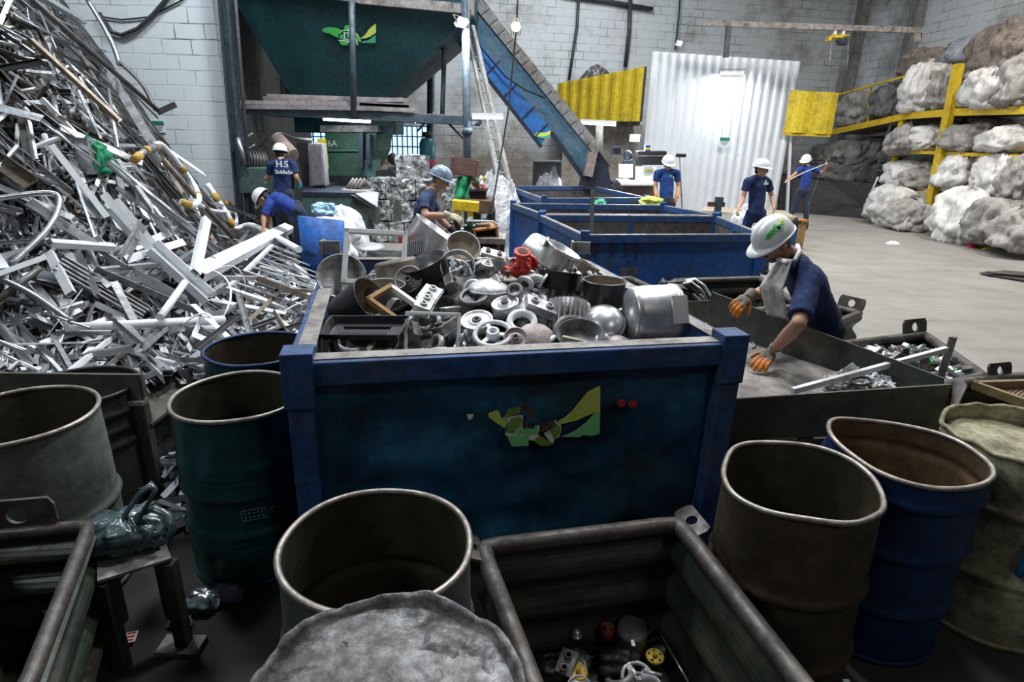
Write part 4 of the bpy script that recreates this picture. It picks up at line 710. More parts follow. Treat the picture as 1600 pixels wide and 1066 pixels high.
t = thing('office_chair', 'dark round back of an office chair in front of the cream wall', 'chair', loc=YY(980, 258, 16.8)); mb = MB(); c = YY(981, 243, 16.8); mb.ball(c, .12, 10, sc=(1, .5, 1.1)); mb.build('headrest', MATS['conveyor dark'], t); mb = MB(); extr(mb, [YY(*q, 16.8) for q in ((972, 258), (975, 252), (989, 250), (992, 290), (974, 290))], (0, .2, 0)); mb.build('backrest', MATS['conveyor dark'], t); mb = MB(); cc_ = YY(981, 290, 16.9); mb.tube([cc_, V((cc_.x, cc_.y, .05))], .04, 8); mb.box((cc_.x, cc_.y, .04), (.5, .5, .06)); mb.build('base', m_dark, t)
mb = sack(V((YY(953, 300, 15.2).x, 15.2, .0)), (0.6, .5, 1.1), 12); single('dark_bag', mb, m_black, 'black bag beside the feed boot of the conveyor', 'bag')
# ---------------------------------------------------------------- pipes on the back wall, hoist beam
def wallpipe(pts, r, label, m=None, off=0.15, cat='pipe', nm='wall_pipe'):
    n = V((0.2, -0.98, 0)).normalized(); mb = MB(); mb.tube([PL(x, y_, BC + n * off, n) for x, y_ in pts], r, 8); return single(nm, mb, m or mc, label, cat)
wallpipe(((905, -20), (902, 40), (895, 85), (889, 125)), 0.05, 'dark pipe running down the back wall left of the yellow parapet')
wallpipe(((985, -10), (983, 50), (977, 105)), 0.07, 'thick dark pipe down the back wall above the yellow parapet')
wallpipe(((1063, -10), (1060, 30), (1055, 78)), 0.03, 'thin blue pipe down to the top of the white partition', m_bluedk)
wallpipe(((880, -8), (950, 2), (1020, 14)), 0.06, 'dark horizontal pipe under the concrete band of the back wall')
t = thing('hoist_rail', 'long grey overhead beam on brackets above the white partition', 'beam', loc=YY(1280, 42, 17)); HYB = 17.0
mb = MB(); mb.bar(YY(1098, 36, HYB), YY(1440, 48, HYB), 0.14, 0.13); mb.build('rail', m_worn, t); mb = MB(); mb.bar(YY(1139, 38, HYB), YY(1134, 90, HYB), 0.12, 0.12, (0, 1, 0)); mb.build('hanger', m_steelp, t); mb = MB(); mb.bar(YY(1433, 50, HYB), YY(1431, 66, HYB), 0.2, 0.12, (0, 1, 0)); mb.bar(YY(1440, 48, HYB), YY(1440, 66, HYB), 0.1, 0.12, (0, 1, 0)); mb.build('end_bracket', m_worn, t)
t = thing('chain_hoist', 'yellow electric chain hoist hanging from the overhead beam', 'hoist', loc=YY(1311, 62, HYB)); mb = MB(); extr(mb, [YY(1280 + x * 60 / 1600, 40 + y_ * 40 / 1066, HYB - .12) for x, y_ in ((420, 620), (430, 470), (540, 390), (660, 350), (820, 370), (1290, 370), (1290, 430), (1100, 450), (960, 520), (700, 510), (560, 500), (540, 590), (490, 650))], (0, .24, 0)); mb.build('body', m_yel, t, bevel=.02)
mb = MB(); extr(mb, [YY(1280 + x * 60 / 1600, 40 + y_ * 40 / 1066, HYB - .1) for x, y_ in ((800, 560), (1220, 480), (1240, 600), (1200, 800), (850, 790))], (0, .2, 0)); mb.build('motor', m_cdark, t, bevel=.03)
for px in (1304, 1317): mb = MB(); mb.box(YY(px, 51, HYB), (0.06, .1, .16)); mb.build('trolley_hook', m_white, t)
mb = MB(); mb.tube([YY(1299, 66, HYB), YY(1296, 100, HYB), YY(1292, 140, HYB)], .018, 6); mb.tube([YY(1325, 60, HYB), YY(1325, 90, HYB), YY(1322, 110, HYB)], .014, 6); mb.build('chain', m_worn, t)
# ---------------------------------------------------------------- right: yellow panel, mezzanine edge, rack
t = thing('balcony_cladding', 'yellow corrugated balcony panel right of the white partition', 'panel', loc=YY(1268, 208, 18.6)); a0, a1 = YY(1230, 172, 18.8), YY(1306, 172, 18.3)
corr((a0.x, 18.8), (a1.x, 18.3), YY(1228, 207, 18.8).z, YY(1240, 141, 18.8).z, YY(1302, 210, 18.3).z, YY(1308, 145, 18.3).z, 0.5, 0.06, m_yc, 'sheet', parent=t)
mb = MB(); mb.bar(V((a0.x, 18.85, YY(1228, 209, 18.8).z)), V((a1.x, 18.35, YY(1302, 212, 18.3).z)), 0.08, 0.08); mb.build('bottom_rail', m_yel, t)
RN = V((0.993, 0.117, 0)); RP = V((10.75, 16, 0))
def RK(px, py, off=0.0): return PL(px, py, RP + RN * off, RN)
t = thing('storage_rack', 'yellow steel storage rack full of sacks along the right wall', 'rack', loc=(11.2, 14, 0)); RDp = RN * 1.3
mb = MB(); 
for a, b_ in (((1300, 207), (1420, 181)), ((1420, 181), (1502, 175)), ((1502, 175), (1640, 171))): mb.bar(RK(*a), RK(*b_), 0.1, 0.17)
mb.build('top_beam', m_yel, t)
mb = MB()
for a, b_ in (((1300, 207), (1420, 181)), ((1420, 181), (1640, 171))): mb.quadslab([RK(*a) , RK(*b_), RK(*b_) + RDp, RK(*a) + RDp], -0.04)
mb.build('top_deck', m_worn, t)
for a, b_, dk in (((1418, 237), (1640, 247), 1), ((1386, 296), (1640, 322), 1)):
    mb = MB(); mb.bar(RK(*a), RK(*b_), 0.08, 0.08); mb.quadslab([RK(*a), RK(*b_), RK(*b_) + RDp, RK(*a) + RDp], -0.03); mb.build('shelf', m_yel, t)
def rpost(x0, y0, x1, y1, w, off=0.0, z0=0.0):
    p, q = RK(x0, y0, off), RK(x1, y1, off); d = (q - p); q = p + d * ((z0 - p.z) / d.z); mb = MB(); mb.bar(p, q, w, w * .8, tuple(RN)); mb.build('post', m_yel, t)
rpost(1498, 100, 1452, 328, 0.2, -0.09); rpost(1412, 181, 1387, 300, 0.15, 0.05); rpost(1512, 178, 1490, 250, 0.15, 1.25)
mb = MB(); mb.bar(RK(1310, 148), RK(1424, 117), 0.05, 0.06); mb.bar(RK(1361, 134), RK(1356, 192), 0.05, 0.05, tuple(RN)); mb.build('guard_rail', m_yel, t)
mb = MB(); 
ladder((RK(1416, 118, -.12), Z(1347, 336, 0)), (RK(1428, 118, -.12), Z(1362, 336, 0)), 15, 'thin grey steel ladder leaning against the yellow rack', m_alug, 0.03)
mb = MB(); mb.tube([Z(1343, 339, 0), RK(1372, 277, -.6)], 0.022, 6); single('leaning_rod', mb, m_aluw, 'pale rod leaning beside the foot of the rack ladder', 'rod')
# dark stock behind the far worker
t = thing('rubber_screen', 'long low black rubber screen behind the far worker', 'screen', loc=YY(1310, 340, 18.5)); mb = MB(); extr(mb, [YY(*q, 19.2) if q[0] < 1300 else YY(*q, 17.6) for q in ((1216, 272), (1290, 280), (1385, 292), (1385, 350), (1218, 336))], (0, .1, 0)); mb.build('sheet', mat('black dusty rubber', (0.03, 0.03, 0.03), 0.8, 0, (0.045, 0.045, 0.045), scale=5), t)
mb = MB(); mb.bar(YY(1216, 271, 19.15), YY(1290, 279, 19.15), 0.05, .05); mb.build('top_rail', m_dark, t); mb = MB(); mb.bar(YY(1290, 279, 17.55), YY(1385, 291, 17.55), .05, .05); mb.build('top_rail', m_dark, t)
m_dsack = mat('dark grey sack', (0.10, 0.095, 0.095), 0.8, 0, (0.17, 0.165, 0.16), (0.04, 0.04, 0.04), 4, .6, .2, wrinkle=4)
for i, (px, py, w, h_, lb) in enumerate(((1300, 290, 1.5, 1.1, 'big dark grey sack behind the rubber screen, on its left'), (1335, 292, 1.4, 1.0, 'dark grey sack sagging over the rubber screen near the ladder'), (1318, 262, 1.2, .8, 'dark sack on top of the heap behind the rubber screen'), (1290, 262, 1.0, .7, 'dark sack with a foil patch above the far worker'), (1360, 262, 1.0, .9, 'grey sack under the yellow deck beside the ladder'))):
    c = YY(px, py, 19.6); single('dark_sack', sack(c, (w, 1.0, h_), 20 + i), m_dsack, lb, 'sack', 'dark sacks behind the rubber screen')
mb = MB(); F = Matrix.Translation(YY(1308, 240, 18.9)) @ Euler((0.3, .35, 0)).to_matrix().to_4x4(); mb.box((0, 0, 0), (0.22, .03, .18), F); single('foil_patch', mb, m_alu, 'small shiny foil block on the dark sacks right of the far helmet', 'foil')
# sacks : (px centre, py base, width m, height m, offset from the rack plane, material, label, neck)
S = [
 (1383, 352, 1.35, 1.05, -.55, 'w', 'bulky white sack on the floor at the foot of the rack ladder', None), (1418, 326, 1.0, .6, .25, 'w', 'pale sack lying behind the ladder foot sack under the lowest shelf', None),
 (1412, 360, .9, .8, -.75, 'g', 'grey crumpled sack at the right side of the ladder foot sack', None),
 (1490, 378, 1.5, 1.25, -.7, 'w', 'big white tied sack on the floor below the tall yellow post', .6), (1548, 382, 1.15, .95, -.9, 'g', 'grey green striped sack on the floor, right of the big tied one', None),
 (1590, 394, 1.0, .85, -1.1, 'g', 'pale sack on the floor at the right edge of the photo', None), (1450, 350, 1.0, .9, .3, 'g', 'grey sack on the floor behind the big tied sack', None),
 (1410, 294, 1.1, .75, .3, 'w', 'white sack on the lowest shelf beside the short yellow post', None), (1432, 296, 1.0, .55, .2, 'g', 'grey sack on the lowest shelf left of the tall post', None), (1449, 299, .8, .75, .5, 'g', 'dull sack on the lowest shelf right behind the tall post', None),
 (1495, 302, 1.0, .95, .15, 'w', 'upright pale sack on the lowest shelf right of the tall post', .7), (1520, 300, .9, 1.0, .45, 'b', 'brown tinged sack on the lowest shelf behind the upright pale one', None), (1555, 308, .9, .95, .1, 'w', 'white bulging sack on the lowest shelf near the right edge', None), (1592, 316, .9, 1.0, .1, 'g', 'grey sack on the lowest shelf at the right edge of the photo', None),
 (1414, 243, 1.0, .78, .1, 'g', 'round grey tied sack hanging over the end of the middle shelf', .5), (1446, 236, 1.0, .62, .3, 'w', 'pale sack on the middle shelf left of the tall post', None), (1502, 237, 1.15, .62, .25, 'g', 'beige sack on the middle shelf right of the tall post', None), (1568, 240, 1.25, .60, .2, 'w', 'long white sack on the middle shelf near the right edge', None), (1535, 236, 1.3, .75, .7, 'b', 'dark sack at the back of the middle shelf', None), (1470, 232, 1.3, .7, .8, 'b', 'brown sack at the back of the middle shelf behind the tall post', None),
 (1390, 186, 1.15, .95, .35, 'd', 'dark shiny bale of plastic on the sloping deck by the guard rail', None), (1335, 200, 1.4, 1.1, .9, 'g', 'grey mottled bale at the far end of the sloping deck', None),
 (1436, 177, 1.0, 1.25, .2, 'w', 'upright white bulk bag on the top deck beside the guard rail', None), (1440, 126, 1.3, .8, .6, 'b', 'brown sack resting on the upright white bulk bag', None), (1472, 174, .9, 1.05, .35, 'g', 'grey brown bag on the top deck left of the tall post', None),
 (1540, 172, 1.35, .95, .15, 'w', 'large white sack on the top deck right of the tall post', None), (1588, 172, 1.1, 1.15, .2, 'g', 'grey striped sack on the top deck at the right edge', None), (1560, 125, 1.9, 1.3, .7, 'b', 'huge brown sack on top of the pile at the right edge', None), (1515, 120, 1.5, .95, .95, 'l', 'blue grey sack at the very top behind the tall post', None), (1512, 172, .9, 1.0, .6, 'g', 'grey sack on the top deck just behind the tall post', None), (1585, 118, 1.4, .9, .5, 'b', 'brown sack at the upper right edge above the striped sack', None)]
m_sackl = mat('blue grey sack', (0.32, 0.35, 0.39), .8, 0, (0.26, .28, .31), (.12, .12, .12), 4, .5, .2, wrinkle=4)
m_sackgr = mat('grey sack', (0.42, 0.40, 0.38), 0.8, 0, (0.27, 0.255, 0.24), (0.10, 0.09, 0.08), 4, 0.7, 0.2, 40, dirt_scale=2.5, dirt_pos=0.53, rnd=0.14, fa=.2)
SM = {'w': m_sack, 'g': m_sackgr, 'b': m_sackb, 'd': m_dsack, 'l': m_sackl}
for i, (px, py, w, h_, off, k, lb, nk) in enumerate(S):
    c = RK(px, py, off); single('bulk_sack', sack(c, (w, min(w, 1.0), h_), 40 + i, rz=1.45 + R.uniform(-.25, .25) , neck=nk, lean=R.uniform(-.12, .12), amp=.16, tuft=(.085 if nk else (.07 if i in (0, 2, 4, 5, 8, 9, 10, 12, 22, 24, 25, 26) else 0))), SM[k], lb, 'sack', 'sacks stored on and below the rack')
for i, (px, py, k, lb) in enumerate(((1520, 387, m_red, 'tiny red and white wrapper on the floor below the big sack'), (1545, 390, m_lime, 'tiny green and white wrapper on the floor below the striped sack'), (1395, 381, m_white, 'scrap of white paper on the open concrete floor'))):
    c = Z(px, py, 0.0); mb = heap_mb(c, (.32, .16, .06), i); single('litter', mb, k, lb, 'litter')
mb = MB(); mb.quadslab([Z(1530, 428, 0.02), Z(1640, 446, 0.02), Z(1640, 440, .02), Z(1545, 425, .02)], .02); mb.quadslab([Z(1540, 427, .06), Z(1640, 436, .06), Z(1640, 430, .06), Z(1570, 424, .06)], .02); single('board_stack', mb, m_alud, 'dark metal boards lying flat on the floor at the right edge', 'boards')
# ================================================================ BINS
m_binin = mat('scraped bin lining', (.085, .075, .08), .6, .2, (.13, .115, .115), (.05, .035, .03), 4, .7, .2, dirt_scale=3)
def bin_(name, label, q, z0, cat='bin', mats=None, post=0.10, rail=0.09, posts=True, topext=0.05, ribs=0, mid=None):
    """open steel bin from its four rim corners q (front left, front right, back right, back left)"""
    m_p, m_r = mats or (m_blue, m_rail); q = [V(p) for p in q]; c = sum(q, V()) / 4; c.z = 0
    t = thing(name, label, cat, loc=c); lo = [V((p.x, p.y, z0)) for p in q]; zt = q[0].z
    for i in range(4):
        a, b_ = q[i], q[(i + 1) % 4]; la, lb = lo[i], lo[(i + 1) % 4]; n = (b_ - a).cross(V((0, 0, 1))).normalized()
        mb = MB(); nu, nv = 16, 8
        def f(s, w): p = lerp(lerp(la, lb, s), lerp(a, b_, s), w); e = math.sin(PI * s) * math.sin(PI * w); return p + n * (0.025 * e * nz((p.x * 2.2, p.y * 2.2, p.z * 3.1)))
        mb.grid(f, nu, nv); mb.build('side_panel', m_p, t); mb = MB(); mb.grid(lambda s, w: f(s, w) - n * 0.012, nu, nv); mb.build('inner_lining', m_binin, t)
        mb = MB(); mb.quadslab([a + V((0, 0, .001)) + n * .04, b_ + V((0, 0, .001)) + n * .04, b_ - n * .02 + V((0, 0, .001)), a - n * .02 + V((0, 0, .001))], .005); mb.build('worn_rim', m_worn, t)
        mb = MB(); mb.bar(a + n * 0.01 - V((0, 0, rail * .5)), b_ + n * 0.01 - V((0, 0, rail * .5)), 0.07, rail); mb.build('top_rail', m_r, t, bevel=0.006)
        for k in range(ribs):
            s = (k + 1) / (ribs + 1); mb = MB(); mb.bar(lerp(la, lb, s) - n * .03, lerp(a, b_, s) - n * .03 - V((0, 0, rail)), 0.06, 0.05, tuple(n)); mb.build('rib', m_r, t)
    if posts:
        for i in range(4):
            p = q[i]; mb = MB(); mb.box((p.x, p.y, (p.z + topext) / 2), (post, post, p.z + topext), None); mb.build('corner_post', m_p, t, bevel=0.005)
    mb = MB(); mb.quadslab([lo[0], lo[1], lo[2], lo[3]], 0.02); mb.build('floor_plate', m_worn, t)
    return t
BZ = 1.2
FB = [Z(466, 562, BZ), Z(1140, 532, BZ), Z(907, 404, BZ), Z(520, 404, BZ)]
t = thing('scrap_bin', 'large grimy blue steel bin heaped with pots and castings in the foreground', 'bin', loc=(0, 3.4, 0))
z0 = 0.16; c = sum(FB, V()) / 4; lo = [V((lerp(p.x, c.x, .03), lerp(p.y, c.y, 0.0), z0)) for p in FB]
def fpanel(i, mtl, dent=0.03, nu=40, nv=22):
    a, b_ = FB[i], FB[(i + 1) % 4]; la, lb = lo[i], lo[(i + 1) % 4]; n = (b_ - a).cross(V((0, 0, 1))).normalized()
    def f(s, w): p = lerp(lerp(la, lb, s), lerp(a, b_, s), w); e = min(1, 6 * s * (1 - s)) * min(1, 5 * w * (1 - w)); return p + n * (dent * e * (nz((p.x * 2.0, p.y * 2.0, p.z * 5.0)) + .5 * nz((p.x * 5, p.y * 5, p.z * 9))) - 0.015)
    mb = MB(); mb.grid(lambda s, w: f(s, w) - n * 0.012, nu, nv); mb.build('inner_lining', m_binin, t); mb = MB(); mb.grid(f, nu, nv); return mb.build('side_panel', mtl, t), n
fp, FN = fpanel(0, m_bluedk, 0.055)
for i in (1, 2, 3): fpanel(i, m_blue, .03, 20, 10)
for i in range(4):
    a, b_ = FB[i], FB[(i + 1) % 4]; n = (b_ - a).cross(V((0, 0, 1))).normalized()
    h_ = 0.105; mb = MB(); mb.bar(a + n * 0.005 - V((0, 0, h_ * .5)), b_ + n * 0.005 - V((0, 0, h_ * .5)), 0.085, h_); mb.build('top_rail', m_rail, t, bevel=0.008)
    mb = MB(); mb.quadslab([a + V((0, 0, .001)) + n * .02, b_ + V((0, 0, .001)) + n * .02, b_ - n * .055 + V((0, 0, .001)), a - n * .055 + V((0, 0, .001))], 0.004); mb.build('worn_rim', m_worn, t)
hts = (0.045, 0.045, .05, .05)
for i in range(4):
    p = FB[i]; mb = MB(); ax = (FB[1] - FB[0]).normalized(); F = Matrix.Translation((p.x, p.y, (p.z + hts[i]) / 2)) @ Matrix.Rotation(math.atan2(ax.y, ax.x), 4, 'Z')
    mb.box((0, 0, (p.z + hts[i]) / 2 - 0.12), (0.125, 0.125, 0.24), F); mb.box((0, 0, -.06), (0.105, 0.105, p.z + hts[i] - .12), F); mb.build('corner_post', m_rail, t, bevel=0.006)
# rusty folded lugs standing on the back corners
for i, w in ((2, .13), (3, .13)):
    p = FB[i]; mb = MB(); mb.box((p.x, p.y - .02, p.z + .08), (w, 0.02, .10)); mb.box((p.x - w / 2, p.y, p.z + .08), (.02, .1, .1)); mb.build('lifting_lug', m_worn, t)
mb = MB(); mb.quadslab(lo, 0.02); mb.build('floor_plate', m_worn, t)
for s in (0.15, 0.85): mb = MB(); mb.bar(lerp(lo[0], lo[1], s) - V((0, 0, .08)), lerp(lo[3], lo[2], s) - V((0, 0, .08)), 0.1, 0.14); mb.build('skid', m_dark, t)
# torn emblem on the front panel
def fb_s(x, y, off=0.03): return PL(720 + x * 300 / 1600, 580 + y * 140 / 747, FB[0] + FN * (off + .022), FN)
EM = [('emblem', m_lime, 0.030, [[(230, 355), (262, 340), (300, 325), (325, 345), (335, 390), (390, 420), (365, 475), (320, 445), (262, 405), (235, 385)]]),
      ('wing_lime', m_lime, 0.030, [[(815, 415), (870, 385), (930, 330), (1000, 240), (1060, 170), (1160, 122), (1160, 335), (1120, 345), (1050, 370), (960, 410), (880, 430), (825, 440)]]),
      ('wing_pale', m_green2, 0.030, [[(835, 545), (900, 525), (960, 490), (1040, 430), (1120, 345), (1160, 335), (1155, 520), (1080, 540), (1025, 530), (980, 550)]]),
      ('core_white', m_edge, 0.030, [[(370, 515), (400, 420), (345, 385), (470, 370), (520, 365), (525, 480), (480, 470), (650, 500), (640, 540), (610, 575), (560, 575), (560, 530), (372, 535)], [(785, 405), (835, 450), (835, 500), (815, 555), (785, 560), (760, 610), (690, 520), (735, 490), (775, 470)]]),
      ('core_green', mat('faded logo green', (0.16, 0.30, 0.04), 0.5, 0, (0.22, 0.36, 0.06), (0.06, 0.06, 0.03), 9, .7, 0, dirt_scale=14), 0.034, [[(372, 505), (402, 430), (420, 395), (495, 375), (495, 470), (470, 465), (445, 515)], [(405, 310), (495, 305), (490, 350), (390, 380), (360, 385)], [(745, 490), (785, 430), (825, 460), (828, 500), (800, 550), (775, 560)], [(605, 580), (650, 530), (760, 600), (740, 620), (660, 620)]]),
      ('core_pale', m_green2, 0.034, [[(470, 520), (490, 480), (610, 485), (605, 455), (655, 450), (660, 495), (640, 515), (575, 520)], [(385, 540), (555, 530), (565, 620), (425, 628)]]),
      ('core_letters', m_ink, 0.038, [[(523, 365), (545, 375), (542, 478), (523, 478)], [(555, 430), (578, 435), (576, 470), (556, 470)], [(590, 440), (610, 430), (608, 470), (588, 475)]]),
      ('torn_patch', m_rust, 0.036, [[(490, 260), (560, 280), (590, 300), (600, 350), (630, 385), (590, 400), (530, 330), (500, 310)], [(640, 430), (720, 430), (780, 410), (785, 450), (700, 500), (670, 510), (675, 460)]]),
      ('paper_scrap', m_edge, 0.030, [[(48, 360), (105, 358), (95, 395), (65, 405)]])]
em = None
for nm, mt, off, polys in EM:
    for pl in polys:
        b = MB(); extr(b, [fb_s(x, y, off - .02) for x, y in pl], FN * .003); o = b.build(nm, mt, t)
        if em is None: em = o
        else: o.parent = em
for cx, cy in ((1338, 268), (1430, 272)): b = MB(); extr(b, [fb_s(cx + 34 * math.cos(a), cy + 30 * math.sin(a) * (1 + .2 * math.sin(3 * a)), .012) for a in [2 * PI * i / 14 for i in range(14)]], FN * .003); o = b.build('paint_spot', m_red, t); tag(o, 'red paint dab')
# mid and far blue bins
c1 = [Z(914, 367, 1.0), Z(1190, 366, 1.0), Z(1119, 338, 1.0), Z(846, 336, 1.0)]
t = bin_('blue_bin', 'long blue steel bin with the painted number, behind the sorting table', c1, 0.12, ribs=1)
nf = (c1[1] - c1[0]).cross(V((0, 0, 1))).normalized(); nf = nf if nf.y < 0 else -nf
for ch, px, py, s_ in (('4', 931, 388, .16), ('9', 956, 386, .20), ('3', 977, 386, .19), ('.', 984, 393, .2), ('5', 996, 389, .13)):
    F = Matrix.Translation(PL(px, py, c1[0] + nf * .03, nf)) @ frame_from(nf).to_4x4(); text_mb(ch, s_, F, 0.004, bold=.004).build('painted_digit', m_ink, t)
for px, py in ((1002, 349), (890, 378)): pass
mb = MB(); mb.bar(D(924, 366, 7.9), D(926, 296, 8.0), 0.05, 0.05, (0, 1, 0)); single('black_bar', mb, m_ink, 'black steel bar standing upright at the front corner of the numbered bin', 'bar')
c2 = [Z(848, 334, 1.0), Z(1121, 336.5, 1.0), Z(1036, 321, 1.0), Z(802, 318, 1.0)]
t = bin_('blue_bin', 'blue steel bin right behind the numbered bin', c2, .12, ribs=1)
c3 = [Z(850, 310, 1.0), Z(1010, 309, 1.0), Z(926, 291, 1.0), Z(796, 291, 1.0)]
t = bin_('blue_bin', 'farthest blue steel bin below the foot of the conveyor', c3, .12)
nf = (c3[1] - c3[0]).cross(V((0, 0, 1))).normalized(); nf = nf if nf.y < 0 else -nf
for ch, px in (('9', 980), ('0', 994)): F = Matrix.Translation(PL(px, 316, c3[0] + nf * .03, nf)) @ frame_from(nf).to_4x4(); text_mb(ch, .2, F, .004, bold=.004).build('painted_digit', m_ink, t)
for (px, py, lb, mt) in ((1018, 315, 'small green plastic waste bag on the corner of the farthest blue bin', m_lime), (938, 319, 'green leaf shaped scrap on the farthest blue bin', m_teal)):
    c = D(px, py, 11.0); single('plastic_scrap', sack(c - V((0, 0, .1)), (.42 if px > 1000 else .2, .2, .18), px, amp=.4), mt, lb, 'scrap')
t = thing('scale_post', 'blue grey scale post with a rusty cross bar behind the long blue bin', 'post', loc=D(1123, 345, 10.8)); mb = MB(); p = D(1123, 316, 10.8); mb.box((p.x, p.y, p.z / 2), (.1, .1, p.z)); mb.build('column', m_steelp, t); mb = MB(); mb.box((p.x - .04, p.y, p.z - .04), (.3, .06, .08)); mb.build('cross_bar', m_rust, t); mb = MB(); mb.box((p.x, p.y, p.z + .04), (.14, .08, .1)); mb.build('display_head', m_steelp, t)
t = thing('timber_platform', 'low plank platform on yellow brown blocks behind the walking worker', 'platform', loc=(4.5, 10.8, 0))
m_wood = mat('pale dusty board', (0.42, .37, .28), .8, 0, (.34, .3, .23), (.2, .17, .13), 4, .5, .1); m_ply = mat('yellow brown block', (.33, .21, .06), .7, 0, (.26, .17, .06), (.1, .07, .04), 5, .6, .1)
zt = .45; A = [Z(1100, 330, zt), Z(1250, 340, zt), Z(1228, 334, zt), Z(1095, 326, zt)]; mb = MB(); A = [Z(1096, 333, zt), Z(1245, 344, zt), Z(1225, 333, zt), Z(1100, 326, zt)]; mb.quadslab(A, .06); mb.build('deck_board', m_wood, t)
for f, sd in ((.15, 0), (.55, 0), (.95, 0), (.95, 1)): p = lerp(A[0], A[1], f) if sd == 0 else lerp(A[3], A[2], f); mb = MB(); mb.box((p.x - .1, p.y + .15, zt / 2), (.4, .25, zt)); mb.build('block', m_ply, t)
t = thing('blue_jack_stand', 'blue steel stand with a black top clamp beside the plank platform', 'stand', loc=D(1240, 360, 11.8)); p = D(1239, 348, 11.8); mb = MB(); mb.box((p.x, p.y, p.z / 2), (.17, .15, p.z)); mb.build('column', m_blue, t); mb = MB(); mb.box((p.x, p.y, p.z + .02), (.22, .2, .06)); mb.tube([(p.x + .05, p.y, p.z + .03), (p.x + .05, p.y, p.z + .1)], .04, 8); mb.build('clamp', m_dark, t)
t = thing('timber_block', 'squared yellow brown timber standing beside the blue stand', 'block', loc=D(1252, 368, 12.2)); p = D(1252, 346, 12.2); mb = MB(); mb.box((p.x, p.y, p.z / 2), (.16, .2, p.z)); mb.build('post', m_ply, t, bevel=.01); mb = MB(); mb.box((p.x, p.y, p.z + .02), (.2, .24, .04)); mb.build('cap_board', m_or, t)
# ================================================================ DARK RIBBED TRAYS WITH PIPE RIMS
def tray(label, q, zb, rr=0.032, taper=0.9, ribs=3, ears=(), m=None, mr=None, name='ribbed_tray', amp=0.022, lugtilt=0.25):
    q = [V(p) for p in q]; c = sum(q, V()) / 4; t = thing(name, label, 'tray', loc=(c.x, c.y, 0)); m = m or m_tray; mr = mr or m_rimtray
    nv = 36; zt = sum(p.z for p in q) / 4
    def ring(w, off):
        k = lerp(taper, 1, w); bulge = amp * (math.sin(w * ribs * 2 * PI + PI) if 0.06 < w < 0.97 else 0); out = []
        for i, p in enumerate(q):
            a, b_ = q[i - 1], q[(i + 1) % 4]; d = ((p - a).normalized() + (p - b_).normalized()); d.z = 0; d = d.normalized()
            s = V((lerp(c.x, p.x, k), lerp(c.y, p.y, k), lerp(zb, p.z, w))); out.append(s + d * (bulge * 1.35 + off))
        return out
    mb = MB()
    for off in (0, -0.012):
        rs = [ring(j / nv, off) for j in range(nv + 1)]; vs = [p for r in rs for p in r]; mb.add(vs, [(j * 4 + i, j * 4 + (i + 1) % 4, (j + 1) * 4 + (i + 1) % 4, (j + 1) * 4 + i) for j in range(nv) for i in range(4)], False)
    mb.build('ribbed_wall', m, t)
    mb = MB(); r0 = ring(0, 0); mb.quadslab(r0, 0.015); mb.build('floor_plate', m, t)
    mb = MB(); pts = []
    for i, p in enumerate(q):
        a, b_ = q[i - 1], q[(i + 1) % 4]; da = (a - p).normalized(); db = (b_ - p).normalized(); e = rr * 2.2
        for s in (1.0, .55, .2): pts.append(p + da * e * s + db * e * (1 - s) * .12)
        for s in (.2, .55, 1.0): pts.append(p + db * e * s + da * e * (1 - s) * .12)
    mb.tube(pts, rr, 10, True); mb.build('pipe_rim', mr, t)
    for i, f, sz in ears:
        a, b_ = q[i], q[(i + 1) % 4]; p = lerp(a, b_, f); d = (b_ - a).normalized(); n = d.cross(V((0, 0, 1))).normalized(); F = Matrix((d, V((0, 0, 1)), n)).transposed().to_4x4(); F.translation = p + V((0, 0, rr * .4))
        w, h_, r = sz, sz * .5, sz * .14; mb = MB(); outer = []; inner = []; nn = 24
        for k in range(nn):
            an = 2 * PI * k / nn; cx, cy = math.cos(an), math.sin(an); s = 1 / max(abs(cx) / (w / 2), abs(cy) / (h_ / 2)); outer.append(V((cx * s, cy * s + h_ / 2, 0))); inner.append(V((r * cx, r * cy + h_ / 2, 0)))
        vs = outer + inner + [p_ + V((0, 0, .014)) for p_ in outer + inner]; fs = []
        for k in range(nn): l = (k + 1) % nn; fs += [(k, l, nn + l, nn + k), (2 * nn + k, 3 * nn + k, 3 * nn + l, 2 * nn + l), (k, 2 * nn + k, 2 * nn + l, l), (nn + k, nn + l, 3 * nn + l, 3 * nn + k)]
        mb.add(vs, fs, False, 0, F @ Matrix.Rotation(lugtilt, 4, 'X')); mb.build('lifting_lug', mr, t)
    return t
FT = [Z(862, 1150, .6), Z(1337, 1180, .6), Z(1060, 818, .6), Z(752, 856, .6)]
tray('dark ribbed tray with scrap in its bottom, right in front of the scrap bin', FT, .06, .034, .93, 3, ears=((1, .97, .17), (3, 0.03, .15)), lugtilt=1.15)
LT = [Z(-150, 1240, .6), Z(40, 1080, .6), Z(140, 822, .6), Z(-70, 842, .6)]
tray('dark ribbed tray at the left edge with a drilled lifting plate', LT, .06, .026, .82, 4, ears=((2, .52, .26),), amp=.026, lugtilt=0)
tray('ribbed tray with a notched lug standing behind the stooping worker', [Z(1262, 522, .6), Z(1344, 490, .6), Z(1295, 478, .6), Z(1210, 500, .6)], .05, .035, .9, 3, ears=((1, .35, .24),))
tray('ribbed tray full of mixed fragments beyond the sorting table', [Z(1440, 612, .6), Z(1536, 588, .6), Z(1445, 524, .6), Z(1310, 540, .6)], .05, .035, .9, 3, ears=((2, .12, .26),))
tray('ribbed pipe rim tray between the scrap bin and the long blue bin', [Z(1112, 492, .6), Z(1250, 480, .6), Z(1188, 436, .6), Z(1052, 440, .6)], .05, .036, .92, 3, ears=((3, .85, .22),))
